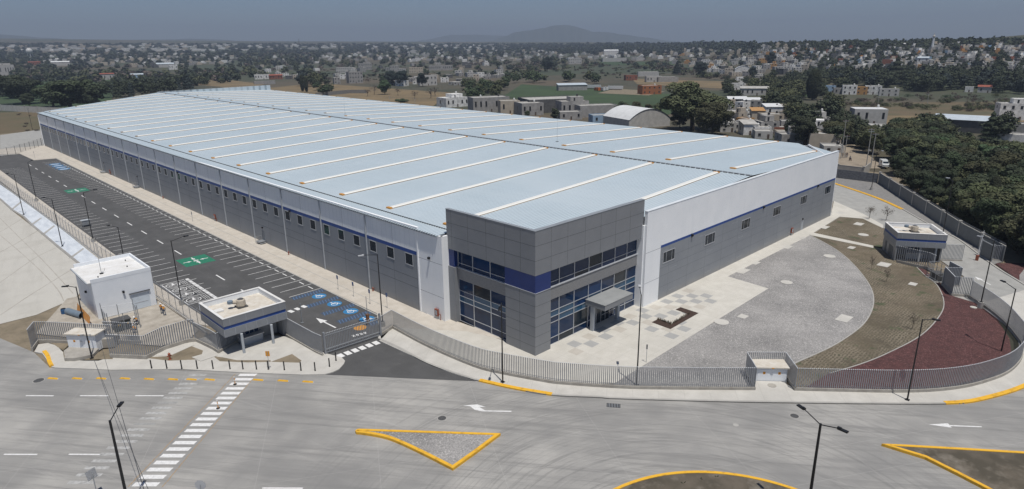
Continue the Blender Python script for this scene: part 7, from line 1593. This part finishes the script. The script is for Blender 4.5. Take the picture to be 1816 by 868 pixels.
for i, (d, p, h, kind, col, lab, grp) in enumerate(CAND):
    if i < 262:
        desc = {'round': 'round', 'broad': 'spreading', 'conifer': 'pointed', 'column': 'narrow', 'bare': 'leafless', 'bush': 'low'}[kind]; cn = {'dark': 'dark green', 'olive': 'olive', 'green': 'mid-green', 'blue': 'blue-green', 'bare': 'brownish', 'mauve': 'reddish'}[col]
        sz = 'taller' if h > {'bush': 3}.get(kind, 10) else 'smaller'
        px_, py_ = proj(p); fr_x = 'left' if px_ < 605 else 'central' if px_ < 1210 else 'right'
        zx = ZB[lab]; u_ = (px_-zx[0])/(zx[1]-zx[0]+1e-6); v_ = (py_-zx[2])/(zx[3]-zx[2]+1e-6)
        sz = ('far ' if v_ < .33 else 'middle ' if v_ < .66 else 'near ')+('left ' if u_ < .25 else 'left-centre ' if u_ < .5 else 'right-centre ' if u_ < .75 else 'right ')+('tall' if h > {'bush': 3}.get(kind, 10) else 'low')
        tree(p, h, kind, col, f'{sz} {cn} {desc} {"shrub" if kind == "bush" else "tree"} {lab}'.replace('spreading tree', 'tree'), grp, 0 if d < 380 else 1, RN.uniform(.75, 1.45))
    else:
        n_, lf = (1100, .046) if d < 750 else (420, .07) if d < 1000 else (130, .13) if d < 1800 else (46, .22)
        if kind in ('conifer',): lf *= .7
        if kind == 'bare': n_ //= 3
        key = (kind, n_); q = crown_pts(n_, RN.randrange(9), kind, lf).copy(); a = RN.uniform(0, 6.28); ca, sa = math.cos(a), math.sin(a); wf = RN.uniform(1., 1.6)*(1.5 if d > 2500 else 1)
        x, y = q[..., 0]*ca-q[..., 1]*sa, q[..., 0]*sa+q[..., 1]*ca
        far.setdefault(col, []).append(np.stack([x*h*wf+p[0], y*h*wf+p[1], (q[..., 2]-(.25 if d > 900 else 0))*h*1.15+p[2]], -1))
print('trees', len(CAND), 'houses', len(HC))
cols = list(far); allq = np.concatenate([np.concatenate(far[c]) for c in cols]); me = quad_mesh('far_woods', allq, LEAF[cols[0]]); me.materials.clear()
for c in cols: me.materials.append(LEAF[c])
idx = np.concatenate([np.full(sum(len(q) for q in far[c]), i, dtype=np.int32) for i, c in enumerate(cols)]); me.polygons.foreach_set('material_index', idx)
o = bpy.data.objects.new('far_woods', me); COL.objects.link(o); tag(o, 'far-off woods merging to the hazy horizon', 'woods', kind='stuff')
# two slender saplings by the service road
for x, y in ((1541, 389), (1571, 391)):
    p = G(x, y, .05); tree(p, 4.2, 'bare', 'bare', 'thin leafless sapling by the service road ' + ('left' if x < 1550 else 'right, next to the gatehouse'), None, 1, .8)
for x, y in ((1572, 500), (1617, 584), (1545, 478)):
    p = G(x, y, .1); tree(p, 3.2, 'bare', 'bare', f'thin young tree on the grass paving, {"nearest the red gravel" if x == 1617 else "by the square pad" if x == 1572 else "nearest the grey gravel"}', None, 1, .5)
# ------------------------------------------------------------------ haze
hz = MB().box(-14500, -14500, -24, 14500, 14500, 520).build('haze', mat('haze_air', (1, 1, 1))); hz['kind'] = 'stuff'; hz.visible_shadow = True
hm = bpy.data.materials.new('air'); hm.use_nodes = True; n = hm.node_tree; n.nodes.clear(); o_ = n.nodes.new('ShaderNodeOutputMaterial'); v = n.nodes.new('ShaderNodeVolumePrincipled'); v.inputs['Density'].default_value = HAZE_D; v.inputs['Color'].default_value = (*HAZE_C, 1); v.inputs['Anisotropy'].default_value = .0
n.links.new(v.outputs[0], o_.inputs['Volume']); hz.data.materials.clear(); hz.data.materials.append(hm)

# ------------------------------------------------------------------ look-alikes: say which one, counted from the left
_by = {}
for o in list(SC.objects):
    if o.parent is None and o.get('label') and o.get('category'): _by.setdefault(o['label'], []).append(o)
_ORD = ['first', 'second', 'third', 'fourth', 'fifth', 'sixth', 'seventh', 'eighth', 'ninth', 'tenth', 'eleventh', 'twelfth', 'thirteenth', 'fourteenth', 'fifteenth', 'sixteenth', 'seventeenth', 'eighteenth', 'nineteenth', 'twentieth']
for lab, os_ in _by.items():
    if 1 < len(os_) <= 20:
        os_.sort(key=lambda o: proj(o.location)[0])
        for k, o in enumerate(os_): o['label'] = (_ORD[k]+'-from-left ' if k < len(os_)-1 or k < 2 else 'last-from-left ')+lab
